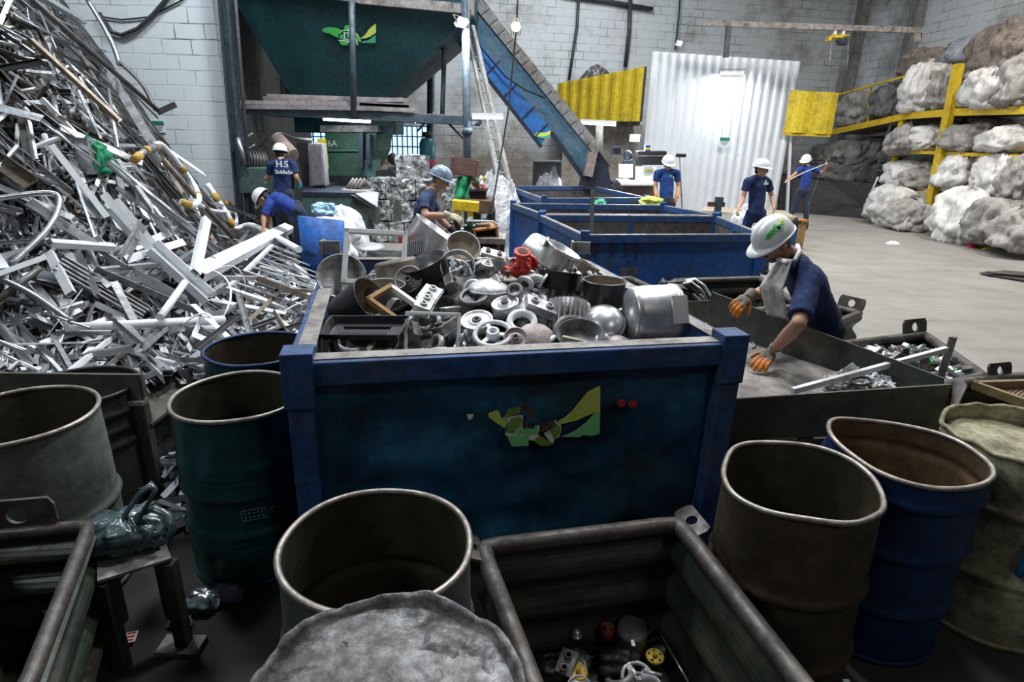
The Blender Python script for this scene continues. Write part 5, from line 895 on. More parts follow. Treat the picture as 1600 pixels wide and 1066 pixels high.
tray('narrow rusty pipe rim tray along the right side of the scrap bin', [Z(1060, 530, .6), Z(1118, 496, .6), Z(984, 436, .6), Z(930, 440, .6)], .05, .036, .92, 3, ears=((2, .0, .22),))
# dark bin at the far right with a mesh basket
tray('black ribbed tray at the right edge carrying a yellow mesh basket', [Z(1480, 700, .62), Z(1750, 760, .62), Z(1650, 585, .62), Z(1500, 600, .62)], .05, .04, .9, 3, ears=((2, .6, .2),), m=m_dark)
t = thing('mesh_basket', 'yellowish shallow mesh basket lying on the black tray at the right edge', 'basket', loc=Z(1590, 615, .70)); m_bask = mat('yellow brown plastic', (.20, .15, .06), .55, 0, (.15, .11, .045), scale=6)
q = [Z(1612, 634, .72), Z(1690, 640, .72), Z(1660, 598, .72), Z(1522, 602, .72)]
mb = MB()
for i in range(4): mb.bar(q[i], q[(i + 1) % 4], .03, .05)
mb.build('frame', m_bask, t)
mb = MB()
for k in range(1, 14): mb.bar(lerp(q[0], q[1], k / 14) - V((0, 0, .03)), lerp(q[3], q[2], k / 14) - V((0, 0, .03)), .012, .008)
for k in range(1, 12): mb.bar(lerp(q[0], q[3], k / 12) - V((0, 0, .03)), lerp(q[1], q[2], k / 12) - V((0, 0, .03)), .012, .008)
mb.build('mesh_floor', mat('pinkish mesh', (.30, .2, .15), .6, bump=0), t)
# ================================================================ DRUMS
def drum(label, c, m, mi, r=0.29, h=0.88, ribs=(.33, .66), rimr=.011, seed=0, dent=0.007, lean=(0, 0), torn=0.0, corr=(), inner=True, rim_m=None, squash=1.0, name='oil_drum', lid=None, sq=0.0):
    M = Matrix.Translation(c) @ Euler((lean[0], lean[1], 0)).to_matrix().to_4x4(); t = thing(name, label, 'drum', M=M)
    def fn(q, a):
        z = q.z / h; k = 1 + dent / r * (nz((math.cos(a) * 1.3, math.sin(a) * 1.3, z * 1.6 + seed * 3.7)) * 1.6 + sq * math.cos(2 * a + seed)) * (.35 + .65 * z)
        zz = q.z
        if torn and q.z > h * .94: zz -= torn * max(0, nz((math.cos(a) * 3.0, math.sin(a) * 3.0, seed)) + .1) 
        else: zz += (.012 * math.sin(2 * a + seed) + .006 * math.sin(3 * a)) * z * z * (dent > .011)
        return V((q.x * k, q.y * k * squash, zz))
    prof = [(r * .985, 0.012), (r, .03)]; N_ = 60
    for i in range(1, N_):
        z = h * i / N_; rr = r
        for rb in ribs: d = abs(z - rb * h); rr += .016 * math.exp(-(d / .016) ** 2)
        for rb in corr: d = abs(z - rb * h); rr += .009 * math.exp(-(d / .011) ** 2)
        prof.append((rr, z))
    prof.append((r, h)); b = MB(); b.lathe(prof, 72, M, fn=fn, caps=False); b.build('shell', m, t)
    b = MB(); ip = [(rr - .006, z) for rr, z in prof[1:]][::-1] + [(.001, .03)]; b.lathe(ip, 72, M, fn=fn, caps=False); b.build('inner_wall', mi, t)
    b = MB(); nn = 96; 
    def rimp(i): a = 2 * PI * i / nn; return M @ fn(V((r * math.cos(a), r * math.sin(a), h)), a)
    b.tube([rimp(i) for i in range(nn)], rimr, 8, True); b.build('rim', rim_m or m_worn, t)
    b = MB(); b.lathe([(r, 0), (r + .006, .006), (r + .006, .022), (r, .028)], 60, M, fn=fn, closed=True); b.build('bottom_chime', m, t)
    return t, M, fn
md_grey = mat('grey green drum paint', (.145, .165, .145), .55, .1, (.11, .13, .115), (.05, .05, .045), 4, .7, .15, dirt_scale=4, dirt_pos=.58)
md_teal = mat('dark teal drum paint', (.005, .042, .047), .34, .1, (.007, .062, .066), (.010, .018, .013), 4, .7, .12, dirt_scale=3, spec=.5)
md_brown = mat('dark brown drum steel', (.062, .042, .026), .5, .2, (.09, .064, .04), (.022, .02, .016), 4, .7, .15, dirt_scale=3)
md_blue = mat('deep blue drum paint', (.008, .034, .125), .4, 0, (.006, .026, .09), (.015, .018, .022), 3, .7, .12, dirt_scale=3, dirt_pos=.57)
md_cream = mat('dirty cream drum paint', (.44, .415, .27), .6, 0, (.33, .31, .20), (.075, .06, .035), 6, .85, .25, dirt_scale=4, dirt_pos=.50)
md_steel = mat('dull steel drum', (.12, .13, .135), .5, .4, (.09, .1, .1), (.04, .04, .035), 4, .7, .15, dirt_scale=4)
md_in = mat('dark drum inside', (.045, .038, .022), .6, .1, (.06, .05, .032), (.015, .014, .012), 4, .7, .15, dirt_scale=4)
md_inr = mat('rusty drum inside', (.16, .095, .045), .65, .1, (.10, .065, .035), (.05, .038, .02), 4, .7, .15, dirt_scale=4)
md_ing = mat('oily green inside', (.04, .042, .025), .6, .1, (.028, .032, .02), (.07, .05, .03), 4, .7, .15, dirt_scale=3)
rimw = mat('scratched rim', (.36, .34, .32), .4, .6, (.24, .2, .17), (.12, .08, .06), 12, .7, .1, dirt_scale=8)
t, M, fn = drum('grey green oil drum with a pitted rim at the left edge', (-2.12, 2.31, 0), md_grey, md_in, .30, .88, (.5,), seed=1, rim_m=rimw)
t, M, fn = drum('dark teal oil drum with ribs left of the scrap bin', (-1.285, 2.575, 0), md_teal, md_ing, seed=2, corr=(.60, .64, .68, .72, .28, .24, .2, .16), ribs=(.56, .33), rim_m=rimw)
# worn stencil on the teal drum
def on_drum(c, r, px, py):
    rr = ray(px, py); o = V((0, 0, CH)); d = V((rr.x, rr.y, 0)); oc = V((o.x - c[0], o.y - c[1], 0)); A_ = d.dot(d); B_ = 2 * oc.dot(d); C_ = oc.dot(oc) - r * r; dis = B_ * B_ - 4 * A_ * C_; tt = (-B_ - math.sqrt(max(0, dis))) / (2 * A_); return o + rr * tt
b = MB(); dc = (-1.285, 2.575); P_ = [on_drum(dc, .2965, *x) for x in ((376, 800), (414, 793), (417, 808), (379, 815))]
for i in range(4): b.bar(P_[i], P_[(i + 1) % 4], .004, .003)
for f in (.3, .7):
    for g in range(5): b.bar(lerp(lerp(P_[0], P_[3], f), lerp(P_[1], P_[2], f), .1 + .18 * g), lerp(lerp(P_[0], P_[3], f), lerp(P_[1], P_[2], f), .18 + .18 * g), .012, .003)
b.tube([on_drum(dc, .2965, 430 + 6 * math.cos(a), 795 + 5 * math.sin(a)) for a in [2 * PI * i / 12 for i in range(12)]], .002, 5, True)
b.build('worn_stencil', mat('faded stencil', (.12, .2, .2), .6, bump=0), t)
drum('blue black oil drum behind the dark teal drum', (-1.45, 3.22, 0), md_teal, md_in, seed=3, rim_m=md_blue)
t, M, fn = drum('open steel drum standing in front of the scrap bin', (-.40, 1.53, 0), md_steel, md_ing, seed=4, rim_m=rimw)
t, M, fn = drum('brown oil drum with a bent rim right of the front tray', (1.11, 1.97, 0), md_brown, md_in, r=.284, seed=5.3, dent=.018, ribs=(.6, .25), rim_m=rimw, lean=(0.0, -.012), sq=.5)
t, M, fn = drum('deep blue oil drum with a rusty inside, second from the right edge', (1.655, 2.235, 0), md_blue, md_inr, r=.284, seed=2.2, dent=.016, ribs=(.88, .6, .3), rim_m=rimw, sq=.7)
t, M, fn = drum('dirty cream drum with a torn rim at the right edge', (2.29, 2.36, 0), md_cream, md_cream, r=.33, h=.90, seed=6, dent=.018, torn=.045, ribs=(.72, .36), rim_m=md_cream, sq=.5)
b = MB(); b.lathe([(.001, .80), (.30, .80), (.31, .82)], 48, M, fn=lambda q, a: q + V((0, 0, .03 * nz((q.x * 5, q.y * 5, 2))))); b.build('sunken_lid', md_cream, t)
b = MB(); dc = (2.29, 2.36); b.tube([on_drum(dc, .345, 1590, 900), on_drum(dc, .345, 1600, 880), on_drum(dc, .345, 1612, 850)], .02, 6, flat=.3); b.build('paint_drip', mat('blue paint drip', (.03, .2, .5), .5, bump=0), t)
drum('dark ribbed drum half hidden below the steel bench', (-2.35, 2.98, 0), m_dark, m_dark, r=.28, h=.72, seed=7, ribs=(.85, .72, .6), rim_m=m_dark)
# closed drum nearest to the camera, its top battered
t = thing('closed_drum', 'battered grey drum top nearest the camera at the bottom edge', 'drum', loc=(-.25, 1.02, 0))
c = V((-.245, .945, .0)); M = Matrix.Translation(c); m_lid = mat('battered zinc lid', (.22, .215, .215), .5, .4, (.075, .072, .072), (.045, .042, .04), 7, .8, .9, 11, contrast=.16, dirt_scale=6, dirt_pos=.53, fine=30, fa=.6, wrinkle=12)
H_ = .955; R_ = .30
def lidf(q, a): return q + V((0, 0, .02 * nz((q.x * 6, q.y * 6, 3)) + .014 * nz((q.x * 14, q.y * 14, 7)) + .008 * nz((q.x * 34, q.y * 34, 2)) if q.z > H_ - .09 else 0)) + V((q.x, q.y, 0)) * (.03 * nz((math.cos(a) * 2, math.sin(a) * 2, 5)))
b = MB(); pr = [(.001, H_ - .03)] + [(R_ * .92 * i / 44, H_ - .03 - .01 * math.sin(i / 44 * PI)) for i in range(1, 45)] + [(R_ * .95, H_ - .012), (R_ * .975, H_ + .004), (R_, H_), (R_ * 1.01, H_ - .014), (R_ * .99, H_ - .03)]; b.lathe(pr, 140, M, fn=lidf); b.build('lid', m_lid, t)
b = MB(); b.lathe([(R_ * .98, 0), (R_ * .98, .3), (R_ * 1.02, .31), (R_ * .98, .33), (R_ * .98, .6), (R_ * 1.02, .62), (R_ * .98, .64), (R_ * .985, H_ - .03)], 64, M, fn=lidf, caps=False); b.build('shell', md_steel, t)
b = MB(); F = Matrix.Translation(c + V((-.150, .12, H_ - .026))) @ Matrix.Rotation(.9, 4, 'Z')
for q_ in ((0, 0), (.028, .006)): b.add([F @ V((q_[0] + .016 * math.cos(a) * (1 + .3 * math.cos(2 * a)), q_[1] + .016 * math.sin(a), 0)) for a in [2 * PI * i / 10 for i in range(10)]], [tuple(range(10))])
o = b.build('tar_spot', m_ink, t); sm = o.modifiers.new('s', 'SOLIDIFY'); sm.thickness = .004; tag(o, 'two small black tar spots')
# ================================================================ SORTING TABLE
TZ = .84
t = thing('sorting_table', 'steel sorting table with dark lips and a dusty surface, right of the scrap bin', 'table', loc=(1.7, 3.4, 0))
m_top = mat('dusty steel table top', (.34, .31, .28), .65, .2, (.27, .245, .225), (.13, .105, .085), 4, .6, .1, dirt_scale=3, dirt_pos=.55)
m_lip = mat('dark green lip steel', (.055, .065, .05), .5, .25, (.075, .085, .07), (.10, .06, .045), 4, .6, .1, dirt_scale=2.5)
fl, frr = Z(1118, 621, .86), Z(1480, 597, .98)
fl_b, fr_b = V((fl.x + .0, fl.y, .64)), V((frr.x, frr.y, .72))
bk0, bk1 = Z(1112, 456, 1.10), frr + V((.015, .05, 0))
s0 = Z(1116, 486, TZ); s1 = Z(1345, 607, TZ)
tl_ = V((fl.x - .02, fl.y + .03, TZ)); mb = MB(); lf = Z(1000, 480, TZ + .2)
P0_ = V((fl.x, fl.y + .01, TZ)); P1_ = V((frr.x, frr.y + .01, TZ)); P2_ = V((bk0.x + .05, bk0.y + .02, TZ)); P3_ = V((1.02, 4.42, TZ))
mb.quadslab([P0_, P1_, P2_, P3_], -.02); mb.build('table_top', m_top, t)
mb = MB(); dirf = (P1_ - P0_).normalized(); nf2 = V((dirf.y, -dirf.x, 0)); mb.quadslab([V((P0_.x, P0_.y, .62)) + nf2 * .02, V((P1_.x, P1_.y, .72)) + nf2 * .02, frr + nf2 * .02, fl + nf2 * .02], .012); mb.build('front_lip', m_lip, t)
mb = MB(); mb.quadslab([V((P1_.x + .02, P1_.y, TZ - .1)), V((bk0.x, bk0.y, TZ - .1)), bk0, bk1], .014); mb.build('back_lip', m_lip, t)
mb = MB(); mb.quadslab([P2_ - V((0, 0, .1)), P3_ - V((0, 0, .1)), P3_ + V((0, 0, .04)), P2_ + V((0, 0, .2))], .012); mb.build('left_lip', m_lip, t)
for p in (lerp(P0_, P1_, .08), lerp(P0_, P1_, .92), lerp(P2_, P1_, .1), lerp(P3_, P2_, .1)): mb = MB(); mb.box((lerp(p.x, 1.6, .05), lerp(p.y, 3.4, .05), TZ / 2 - .02), (.07, .07, TZ - .04)); mb.build('leg', m_dark, t)
mb = MB(); mb.bar(V((P0_.x, P0_.y, .60)) + nf2 * .05, V((P1_.x, P1_.y, .66)) + nf2 * .05, .05, .05); mb.build('front_tube', m_tray, t)
# angle irons standing at the right corner
for px0, py0, px1, py1, d, lb in ((1447, 546, 1440, 600, 3.45, 'grey angle iron upright on the table corner, left one'), (1489, 528, 1466, 598, 3.6, 'taller leaning angle iron upright on the table corner')):
    mb = MB(); a, b_ = D(px0, py0, d), D(px1, py1, d); mb.bar(a, b_ - V((0, 0, .05)), .05, .006, (0, 1, 0)); mb.bar(a + V((.022, .02, 0)), b_ + V((.022, .02, -.05)), .006, .045, (0, 1, 0)); single('angle_iron', mb, m_worn, lb, 'angle iron')
mb = MB(); mb.bar(Z(1238, 611, .905), D(1478, 546, 3.36), .024, .03); single('white_channel', mb, m_aluw, 'long white channel bar lying across the right end of the sorting table', 'bar')
# steel bench on the left, behind the grey drum
t = thing('steel_bench', 'dark steel bench with a deep apron in front of the aluminium heap', 'bench', loc=(-2.6, 3.05, 0))
zt = .80; a_, b_ = Z(-160, 590, zt), Z(219, 586, zt); m_bn = mat('brown green steel', (.075, .075, .06), .6, .2, (.1, .095, .08), (.05, .04, .03), 4, .7, .1)
a_.y = b_.y - .05; mb = MB(); extr(mb, [a_, b_, b_ - V((0, 0, .14)), a_ - V((0, 0, .14))], (0, .02, 0)); mb.build('apron', m_bn, t)
mb = MB(); mb.bar(a_ - V((0, 0, .16)), b_ - V((0, 0, .16)), .06, .025); mb.build('ledge', m_worn, t)
mb = MB(); mb.quadslab([a_ - V((0, -.02, .3)), b_ - V((0, -.02, .3)), b_ + V((0, .5, -.3)), a_ + V((0, .5, -.3))], -.02); mb.build('shelf', m_bn, t)
for p in (b_ + V((-.04, .02, 0)), b_ + V((-.04, .47, 0)), a_ + V((.3, .02, 0)), a_ + V((.3, .47, 0))): mb = MB(); hh = zt - .04 if p.y < b_.y + .2 and p.y < 3.3 else .48; mb.box((p.x, p.y, hh / 2), (.06, .05, hh)); mb.build('leg', m_bn, t)
# little stand with a carrier bag
t = thing('metal_stand', 'low black metal stand with flat feet under the carrier bag', 'stand', loc=(-1.45, 1.92, 0)); zs = .46
q = [Z(152, 908, zs), Z(268, 872, zs), Z(245, 810, zs), Z(150, 835, zs)]; mb = MB(); mb.quadslab(q, -.012); mb.build('top_plate', m_worn, t)
cs = sum(q, V()) / 4
for i, p in enumerate(q): p = lerp(p, cs, .1); mb = MB(); mb.box((p.x, p.y, zs / 2 - .01), (.05, .05, zs - .03)); mb.build('leg', m_dark, t)
mb = MB(); p = q[1]; mb.box((p.x - .03, p.y - .0, .012), (.17, .1, .02)); mb.build('foot_plate', m_worn, t)
mb = MB(); mb.quadslab([lerp(q[0], cs, .2) - V((0, 0, .03)), lerp(q[3], cs, .2) - V((0, 0, .03)), lerp(q[3], cs, .2) - V((0, 0, .42)), lerp(q[0], cs, .2) - V((0, 0, .42))], .01); mb.build('back_panel', m_black, t)
mb = MB(); F = Matrix.Translation(Z(204, 996, .02)); mb.box((0, 0, 0), (.045, .06, .004), F @ Matrix.Rotation(.3, 4, 'Z')); tk = single('torn_label', mb, m_edge, 'tiny torn white and red label on the floor below the metal stand', 'label'); 
mb = MB()
for k in range(3): mb.box((0, -.02 + .02 * k, .004), (.034, .008, .002), F @ Matrix.Rotation(.3, 4, 'Z'))
mb.build('red_print', m_red, tk)
t = thing('carrier_bag', 'dark grey green plastic carrier bag with loop handles on the low metal stand', 'bag', loc=cs)
m_bag = mat('grey green film', (.045, .075, .08), .25, 0, (.075, .115, .12), (.02, .03, .035), 6, .5, .15, dirt_scale=5, wrinkle=9, spec=.7)
sack(cs + V((-.02, .01, .002)), (.30, .20, .145), 77, amp=.10, rz=.3, neck=.5, fold=1.3).build('body', m_bag, t)
for pts in (((178, 850), (195, 805), (218, 772), (236, 757), (243, 764), (236, 780), (220, 806), (212, 835)), ((205, 835), (215, 806), (240, 794), (262, 804), (270, 830), (258, 850))):
    mb = MB(); mb.tube([D(x, y_, axd(cs) - .06 + .01 * math.sin(i)) for i, (x, y_) in enumerate(pts)], .016, 8, flat=.45); mb.build('handle_loop', m_bag, t)
for px, py, mt, lb, w in ((322, 942, m_alu, 'crumpled foil scrap on the floor below the teal drum', .16), (352, 935, mat('greyish lilac film', (.16, .15, .22), .5, bump=.1), 'lilac plastic scrap on the floor beside the foil scrap', .16), (310, 952, m_gteal, 'dark green rag strip on the floor below the foil scrap', .14), (282, 978, m_alug, 'grey plastic scrap beside the foot plate of the metal stand', .1)):
    b = sack(Z(px, py, .0), (w, w * .6, w * .35), px, amp=.5, nu=26, nv=16); single('floor_scrap', b, mt, lb, 'scrap')
mb = MB(); p = Z(1275, 1050, .0); F = Matrix.Translation((p.x, p.y, .1)); 
mb = MB(); mb.box((1.0, 1.32, .25), (.14, .02, .5)); mb.box((1.07, 1.37, .25), (.02, .12, .5)); single('angle_post', mb, md_steel, 'short steel angle post between the front tray and the brown drum', 'angle iron')
# ================================================================ ALUMINIUM HEAP
def interp(x, pts):
    if x <= pts[0][0]: return pts[0][1]
    for (a, va), (b_, vb) in zip(pts, pts[1:]):
        if x <= b_: return lerp(va, vb, (x - a) / (b_ - a))
    return pts[-1][1]
XF = [(3.5, -2.95), (5, -2.95), (6, -3.0), (7, -3.45), (8, -4.0), (9, -4.4), (11, -5.2)]
XR = [(3.4, -1.9), (3.8, -1.55), (5, -1.5), (6, -1.65), (7.5, -2.3), (9, -3.1), (11, -4.0)]
def HZ(x, y):
    if y < (3.12 if x < -2.1 else 3.42): return 0.0
    if x < -2.1 and y < 3.75: return .58 + .10 * nz((x * 3, y * 3, 5))
    xr = interp(y, XR); e = max(0.0, min(1.0, (xr - x) / 0.5)); low = (0.40 + .10 * nz((x * 1.1, y * 1.1, 0))) * e
    side = 1.62 * (interp(y, XF) - x); front = 1.0 * (y - 3.75)
    m = min(side, front); k = 0.35
    if abs(side - front) < k: m -= (k - abs(side - front)) ** 2 / (4 * k)
    m = max(0.0, m); return low + min(m, 5.2) + .12 * nz((x * 1.6, y * 1.6, 3)) * min(1, m + .2) * e
def hit(px, py, fn=HZ, t0=2.5, t1=13.0, step=.04):
    r = ray(px, py); o = V((0, 0, CH)); t = t0
    while t < t1:
        p = o + r * t
        if fn(p.x, p.y) > p.z: return p
        t += step
    return None
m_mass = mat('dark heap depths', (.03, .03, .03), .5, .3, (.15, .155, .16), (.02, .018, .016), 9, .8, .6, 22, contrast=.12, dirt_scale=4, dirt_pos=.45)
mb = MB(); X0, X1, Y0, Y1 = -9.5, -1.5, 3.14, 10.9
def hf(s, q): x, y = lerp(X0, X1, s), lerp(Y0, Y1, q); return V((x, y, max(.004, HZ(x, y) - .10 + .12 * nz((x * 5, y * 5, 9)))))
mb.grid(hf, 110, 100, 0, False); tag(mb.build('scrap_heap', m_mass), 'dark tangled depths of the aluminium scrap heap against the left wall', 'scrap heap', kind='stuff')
def hn(x, y): e = .15; return V((HZ(x - e, y) - HZ(x + e, y), HZ(x, y - e) - HZ(x, y + e), 2 * e)).normalized()
def piece(mb, kind, a, b_, w, roll=0.0):
    a, b_ = V(a), V(b_); d = (b_ - a); L = d.length; n = hn(a.x, min(max(a.y, 3.5), 11)); F = frame_from(d, n) @ Matrix.Rotation(roll, 3, 'Z'); T = Matrix.Translation((a + b_) / 2) @ F.to_4x4(); th = max(.004, w * .07)
    if kind == 'channel':
        mb.box((0, 0, 0), (w, th, L), T); mb.box((-w / 2, w * .28, 0), (th, w * .56, L), T); mb.box((w / 2, w * .28, 0), (th, w * .56, L), T)
    elif kind == 'box':
        h_ = w * .62; mb.add([T @ V(p) for p in [(sx * x, sy * y_, z) for z in (-L / 2, L / 2) for x, y_ in ((w / 2, h_ / 2), (w / 2 - th, h_ / 2 - th)) for sx, sy in ((-1, -1), (1, -1), (1, 1), (-1, 1))]],
               [(i, (i + 1) % 4, 8 + (i + 1) % 4, 8 + i) for i in range(4)] + [(4 + i, 12 + i, 12 + (i + 1) % 4, 4 + (i + 1) % 4) for i in range(4)] + [(o + i, o + 4 + i, o + 4 + (i + 1) % 4, o + (i + 1) % 4) for o in (0, 8) for i in range(4)])
    elif kind == 'angle': mb.box((0, 0, 0), (w, th, L), T); mb.box((-w / 2, w * .4, 0), (th, w * .8, L), T)
    elif kind == 'strip': mb.box((0, 0, 0), (w, th, L), T)
    elif kind == 'ribbed':
        mb.box((0, 0, 0), (w, th, L), T)
        for k in (-.5, -.25, 0, .25, .5): mb.box((w * k, w * .09, 0), (th, w * .2, L), T)
    elif kind == 'tube': mb.tube([a, b_], w / 2, 10)
    elif kind == 'bowed':
        k = n * R.uniform(.05, .16) + F.col[0] * R.uniform(-.15, .15); mb.tube([lerp(a, b_, s) + k * (4 * s * (1 - s)) for s in [i / 8 for i in range(9)]], w / 2, 6, flat=.35)
def P(px, py, raise_=.1):
    p = hit(px, py)
    if p is None or p.y > 10.6:
        return D(px, py, 8.2) if 100 < px < 330 and py < 300 and raise_ > .21 else (p if p is not None and px > 330 else None)
    return p + hn(p.x, p.y) * raise_
HG = 'pieces of the aluminium scrap heap'
def W(px, p): return px * axd(p) / CF
HERO = [  # kind, name, pixel ends, pixel width, material, label, raise
 ('box', 'aluminium_box_profile', (269, 452, 437, 379), 20, 'w', 'big white box profile in the heap pointing at the cut blue drum', .28),
 ('channel', 'aluminium_channel', (206, 408, 300, 492), 26, 'w', 'pale scuffed open channel lying just above the blue black drum', .22),
 ('ribbed', 'aluminium_profile', (92, 440, 196, 514), 30, 'g', 'wide grey ribbed profile lying diagonally in the lower middle of the heap', .2),
 ('tube', 'aluminium_tube', (141, 281, 306, 412), 13, 'a', 'long thick silver tube slanting down across the middle of the heap', .25),
 ('tube', 'aluminium_tube', (-30, 290, 162, 443), 9, 'a', 'long slim silver tube slanting in from the left edge of the heap', .25),
 ('box', 'aluminium_box_profile', (282, 368, 266, 450), 14, 'w', 'short white box profile standing up in the middle of the heap', .3),
 ('tube', 'aluminium_tube', (104, 540, 350, 540), 14, 'w', 'long pale level tube near the front edge of the heap', .22),
 ('angle', 'aluminium_angle', (128, 443, 332, 530), 14, 'g', 'long bent grey angle running down to the blue black drum', .18),
 ('strip', 'aluminium_strip', (-10, 482, 84, 444), 11, 'w', 'white flat strip rising from the lower left edge of the heap', .3),
 ('tube', 'dark_tube', (-5, 522, 78, 448), 11, 'd', 'dark round bar crossing below the white flat strip at the left edge', .22),
 ('tube', 'brown_tube', (212, 269, 348, 402), 8, 'b', 'long thin brown tube slanting across the right of the heap', .3),
 ('tube', 'white_rod', (246, 468, 260, 562), 11, 'w', 'white rod standing nearly upright near the front of the heap', .34),
 ('strip', 'white_strip', (306, 530, 312, 584), 9, 'w', 'narrow white strip standing between the heap and the teal drum', .3),
 ('channel', 'brown_channel', (-5, 262, 62, 318), 24, 'b', 'broad brown channel slanting at the left edge of the heap', .2),
 ('tube', 'dark_pole', (34, 40, 246, 172), 8, 'd', 'long dark pole slanting across the upper heap to the wall side', .3),
 ('channel', 'aluminium_channel', (135, 128, 202, 246), 18, 'g', 'tapering grey channel slanting down the right slope of the heap', .25),
 ('strip', 'aluminium_strip', (-10, 196, 70, 222), 14, 'a', 'bright flat strip at the left edge halfway up the heap', .25),
 ('angle', 'brown_angle', (52, 105, 152, 217), 12, 'b', 'brownish angle slanting through the upper heap', .28),
 ('box', 'aluminium_box_profile', (31, 20, 130, 33), 11, 'a', 'silver box profile lying level near the top of the heap', .25),
 ('strip', 'white_board', (232, 256, 320, 273), 11, 'w', 'white board jutting out of the heap towards the white wall', .3),
 ('strip', 'dark_strip', (246, 176, 275, 163), 9, 'd', 'short dark strip end jutting out in front of the white wall', .35),
 ('angle', 'timber_strip', (356, 450, 480, 498), 11, 'b', 'brown wooden strip lying above the barred window frame in the heap', .2),
 ('strip', 'white_board', (110, 250, 138, 345), 16, 'w', 'narrow white board showing through the middle of the heap', .05),
 ('channel', 'aluminium_channel', (0, 225, 100, 325), 13, 'g', 'grey channel slanting below the bright flat strip at the left', .16),
 ('box', 'aluminium_box_profile', (60, 345, 130, 410), 14, 'a', 'silver box profile near the white board in the heap centre', .2),
 ('strip', 'aluminium_strip', (170, 425, 262, 395), 12, 'w', 'light strip lying level beside the upright short white profile', .2),
 ('box', 'aluminium_box_profile', (420, 390, 396, 410), 10, 'g', 'grey offcut near the right rim of the heap', .15),
 ('tube', 'aluminium_tube', (-10, 555, 120, 500), 10, 'a', 'silver tube rising from the lower left corner of the heap', .2),
 ('strip', 'aluminium_strip', (0, 575, 225, 562), 9, 'g', 'grey strip lying flat along the front edge of the heap', .15),
 ('channel', 'aluminium_channel', (230, 585, 272, 535), 12, 'g', 'grey channel leaning beside the teal drum', .15)]
HM = {'w': m_aluw, 'g': m_alug, 'a': m_alu, 'd': m_alud, 'b': m_brown}
nh_ = 0
for kind, nm, (x0, y0, x1, y1), w, mk, lb, rs in HERO:
    a, b_ = P(x0, y0, rs), P(x1, y1, rs)
    if a is None or b_ is None:
        if a is None and b_ is None: continue
        p = a or b_; d_ = axd(p); a = a or D(x0, y0, d_ + .1); b_ = b_ or D(x1, y1, d_ + .1)
    mb = MB(); piece(mb, kind, a, b_, W(w, (a + b_) / 2)); single(nm, mb, HM[mk], lb, 'metal profile', HG); nh_ += 1
def bent(pts, w, m, nm, lb, rs=.25, tape=()):
    ps = [P(x, y, rs) for x, y in pts]; ps = [p for p in ps if p is not None]; sm = []
    if len(ps) < 2: return
    for i in range(len(ps) - 1):
        p0, p1, p2, p3 = ps[max(i - 1, 0)], ps[i], ps[i + 1], ps[min(i + 2, len(ps) - 1)]
        for k in range(6): s = k / 6; sm.append(0.5 * ((2 * p1) + (p2 - p0) * s + (2 * p0 - 5 * p1 + 4 * p2 - p3) * s * s + (3 * p1 - p0 - 3 * p2 + p3) * s ** 3))
    sm.append(ps[-1]); r = W(w, ps[0]) / 2
    if not tape: mb = MB(); mb.tube(sm, r, 10); single(nm, mb, m, lb, 'metal tube', HG); return
    t = thing(nm, lb, 'metal tube', loc=sm[0], group=HG); mb = MB(); mb.tube(sm, r, 10); mb.build('tube', m, t)
    for f in tape: i = int(f * (len(sm) - 2)); d = (sm[i + 1] - sm[i]).normalized(); mb = MB(); mb.tube([sm[i] - d * r * 1.5, sm[i] + d * r * 1.5], r * 1.2, 10); mb.build('yellow_joint', mat('dull yellow tape', (.50, .33, .05), .6, 0, (.4, .2, .05), scale=9), t)
bent(((-5, 352), (70, 338), (86, 345), (80, 390), (48, 445)), 9, m_alu, 'bent_tube', 'silver tube bent like a hook at the left of the heap')
bent(((38, 466), (75, 492), (104, 528), (100, 560)), 10, m_alu, 'bent_tube', 'silver tube curving down at the lower left of the heap')
bent(((137, 0), (172, 60), (187, 102)), 7, m_alu, 'bent_tube', 'silver tube hanging down the top right slope of the heap')
bent(((185, 95), (222, 132), (243, 172)), 6, m_alud, 'bent_tube', 'dark bent tube on the skyline of the heap before the wall')
bent(((200, 250), (218, 248), (262, 298), (276, 330), (262, 345), (243, 340)), 9, m_aluw, 'curved_tubing', 'white curved frame tube with yellow joints on the right slope', .3, (.35, .62, .95))
bent(((174, 285), (190, 268), (204, 252)), 11, m_alug, 'taped_pipe', 'short grey pipe with rusty orange ends on the right slope', .35, (.1, .5, .9))
bent(((300, 300), (330, 345), (352, 375), (400, 378), (460, 420)), 9, m_aluw, 'curved_tubing', 'long white frame tube with yellow joints reaching the bending worker', .25, (.15, .4))
bent(((330, 306), (352, 318), (366, 325), (376, 345)), 8, m_aluw, 'curved_tubing', 'short white tube with rusty yellow joints near the steel column', .2, (.1, .5))
bent(((262, 335), (300, 345), (345, 350), (360, 375)), 8, m_aluw, 'curved_tubing', 'white frame tube with yellow joints in the middle right of the heap', .28, (.3, .7))
bent(((375, 400), (400, 372), (435, 362), (462, 366), (472, 380)), 8, m_alug, 'curved_strip', 'curved pale strip arching in front of the bending worker', .15)
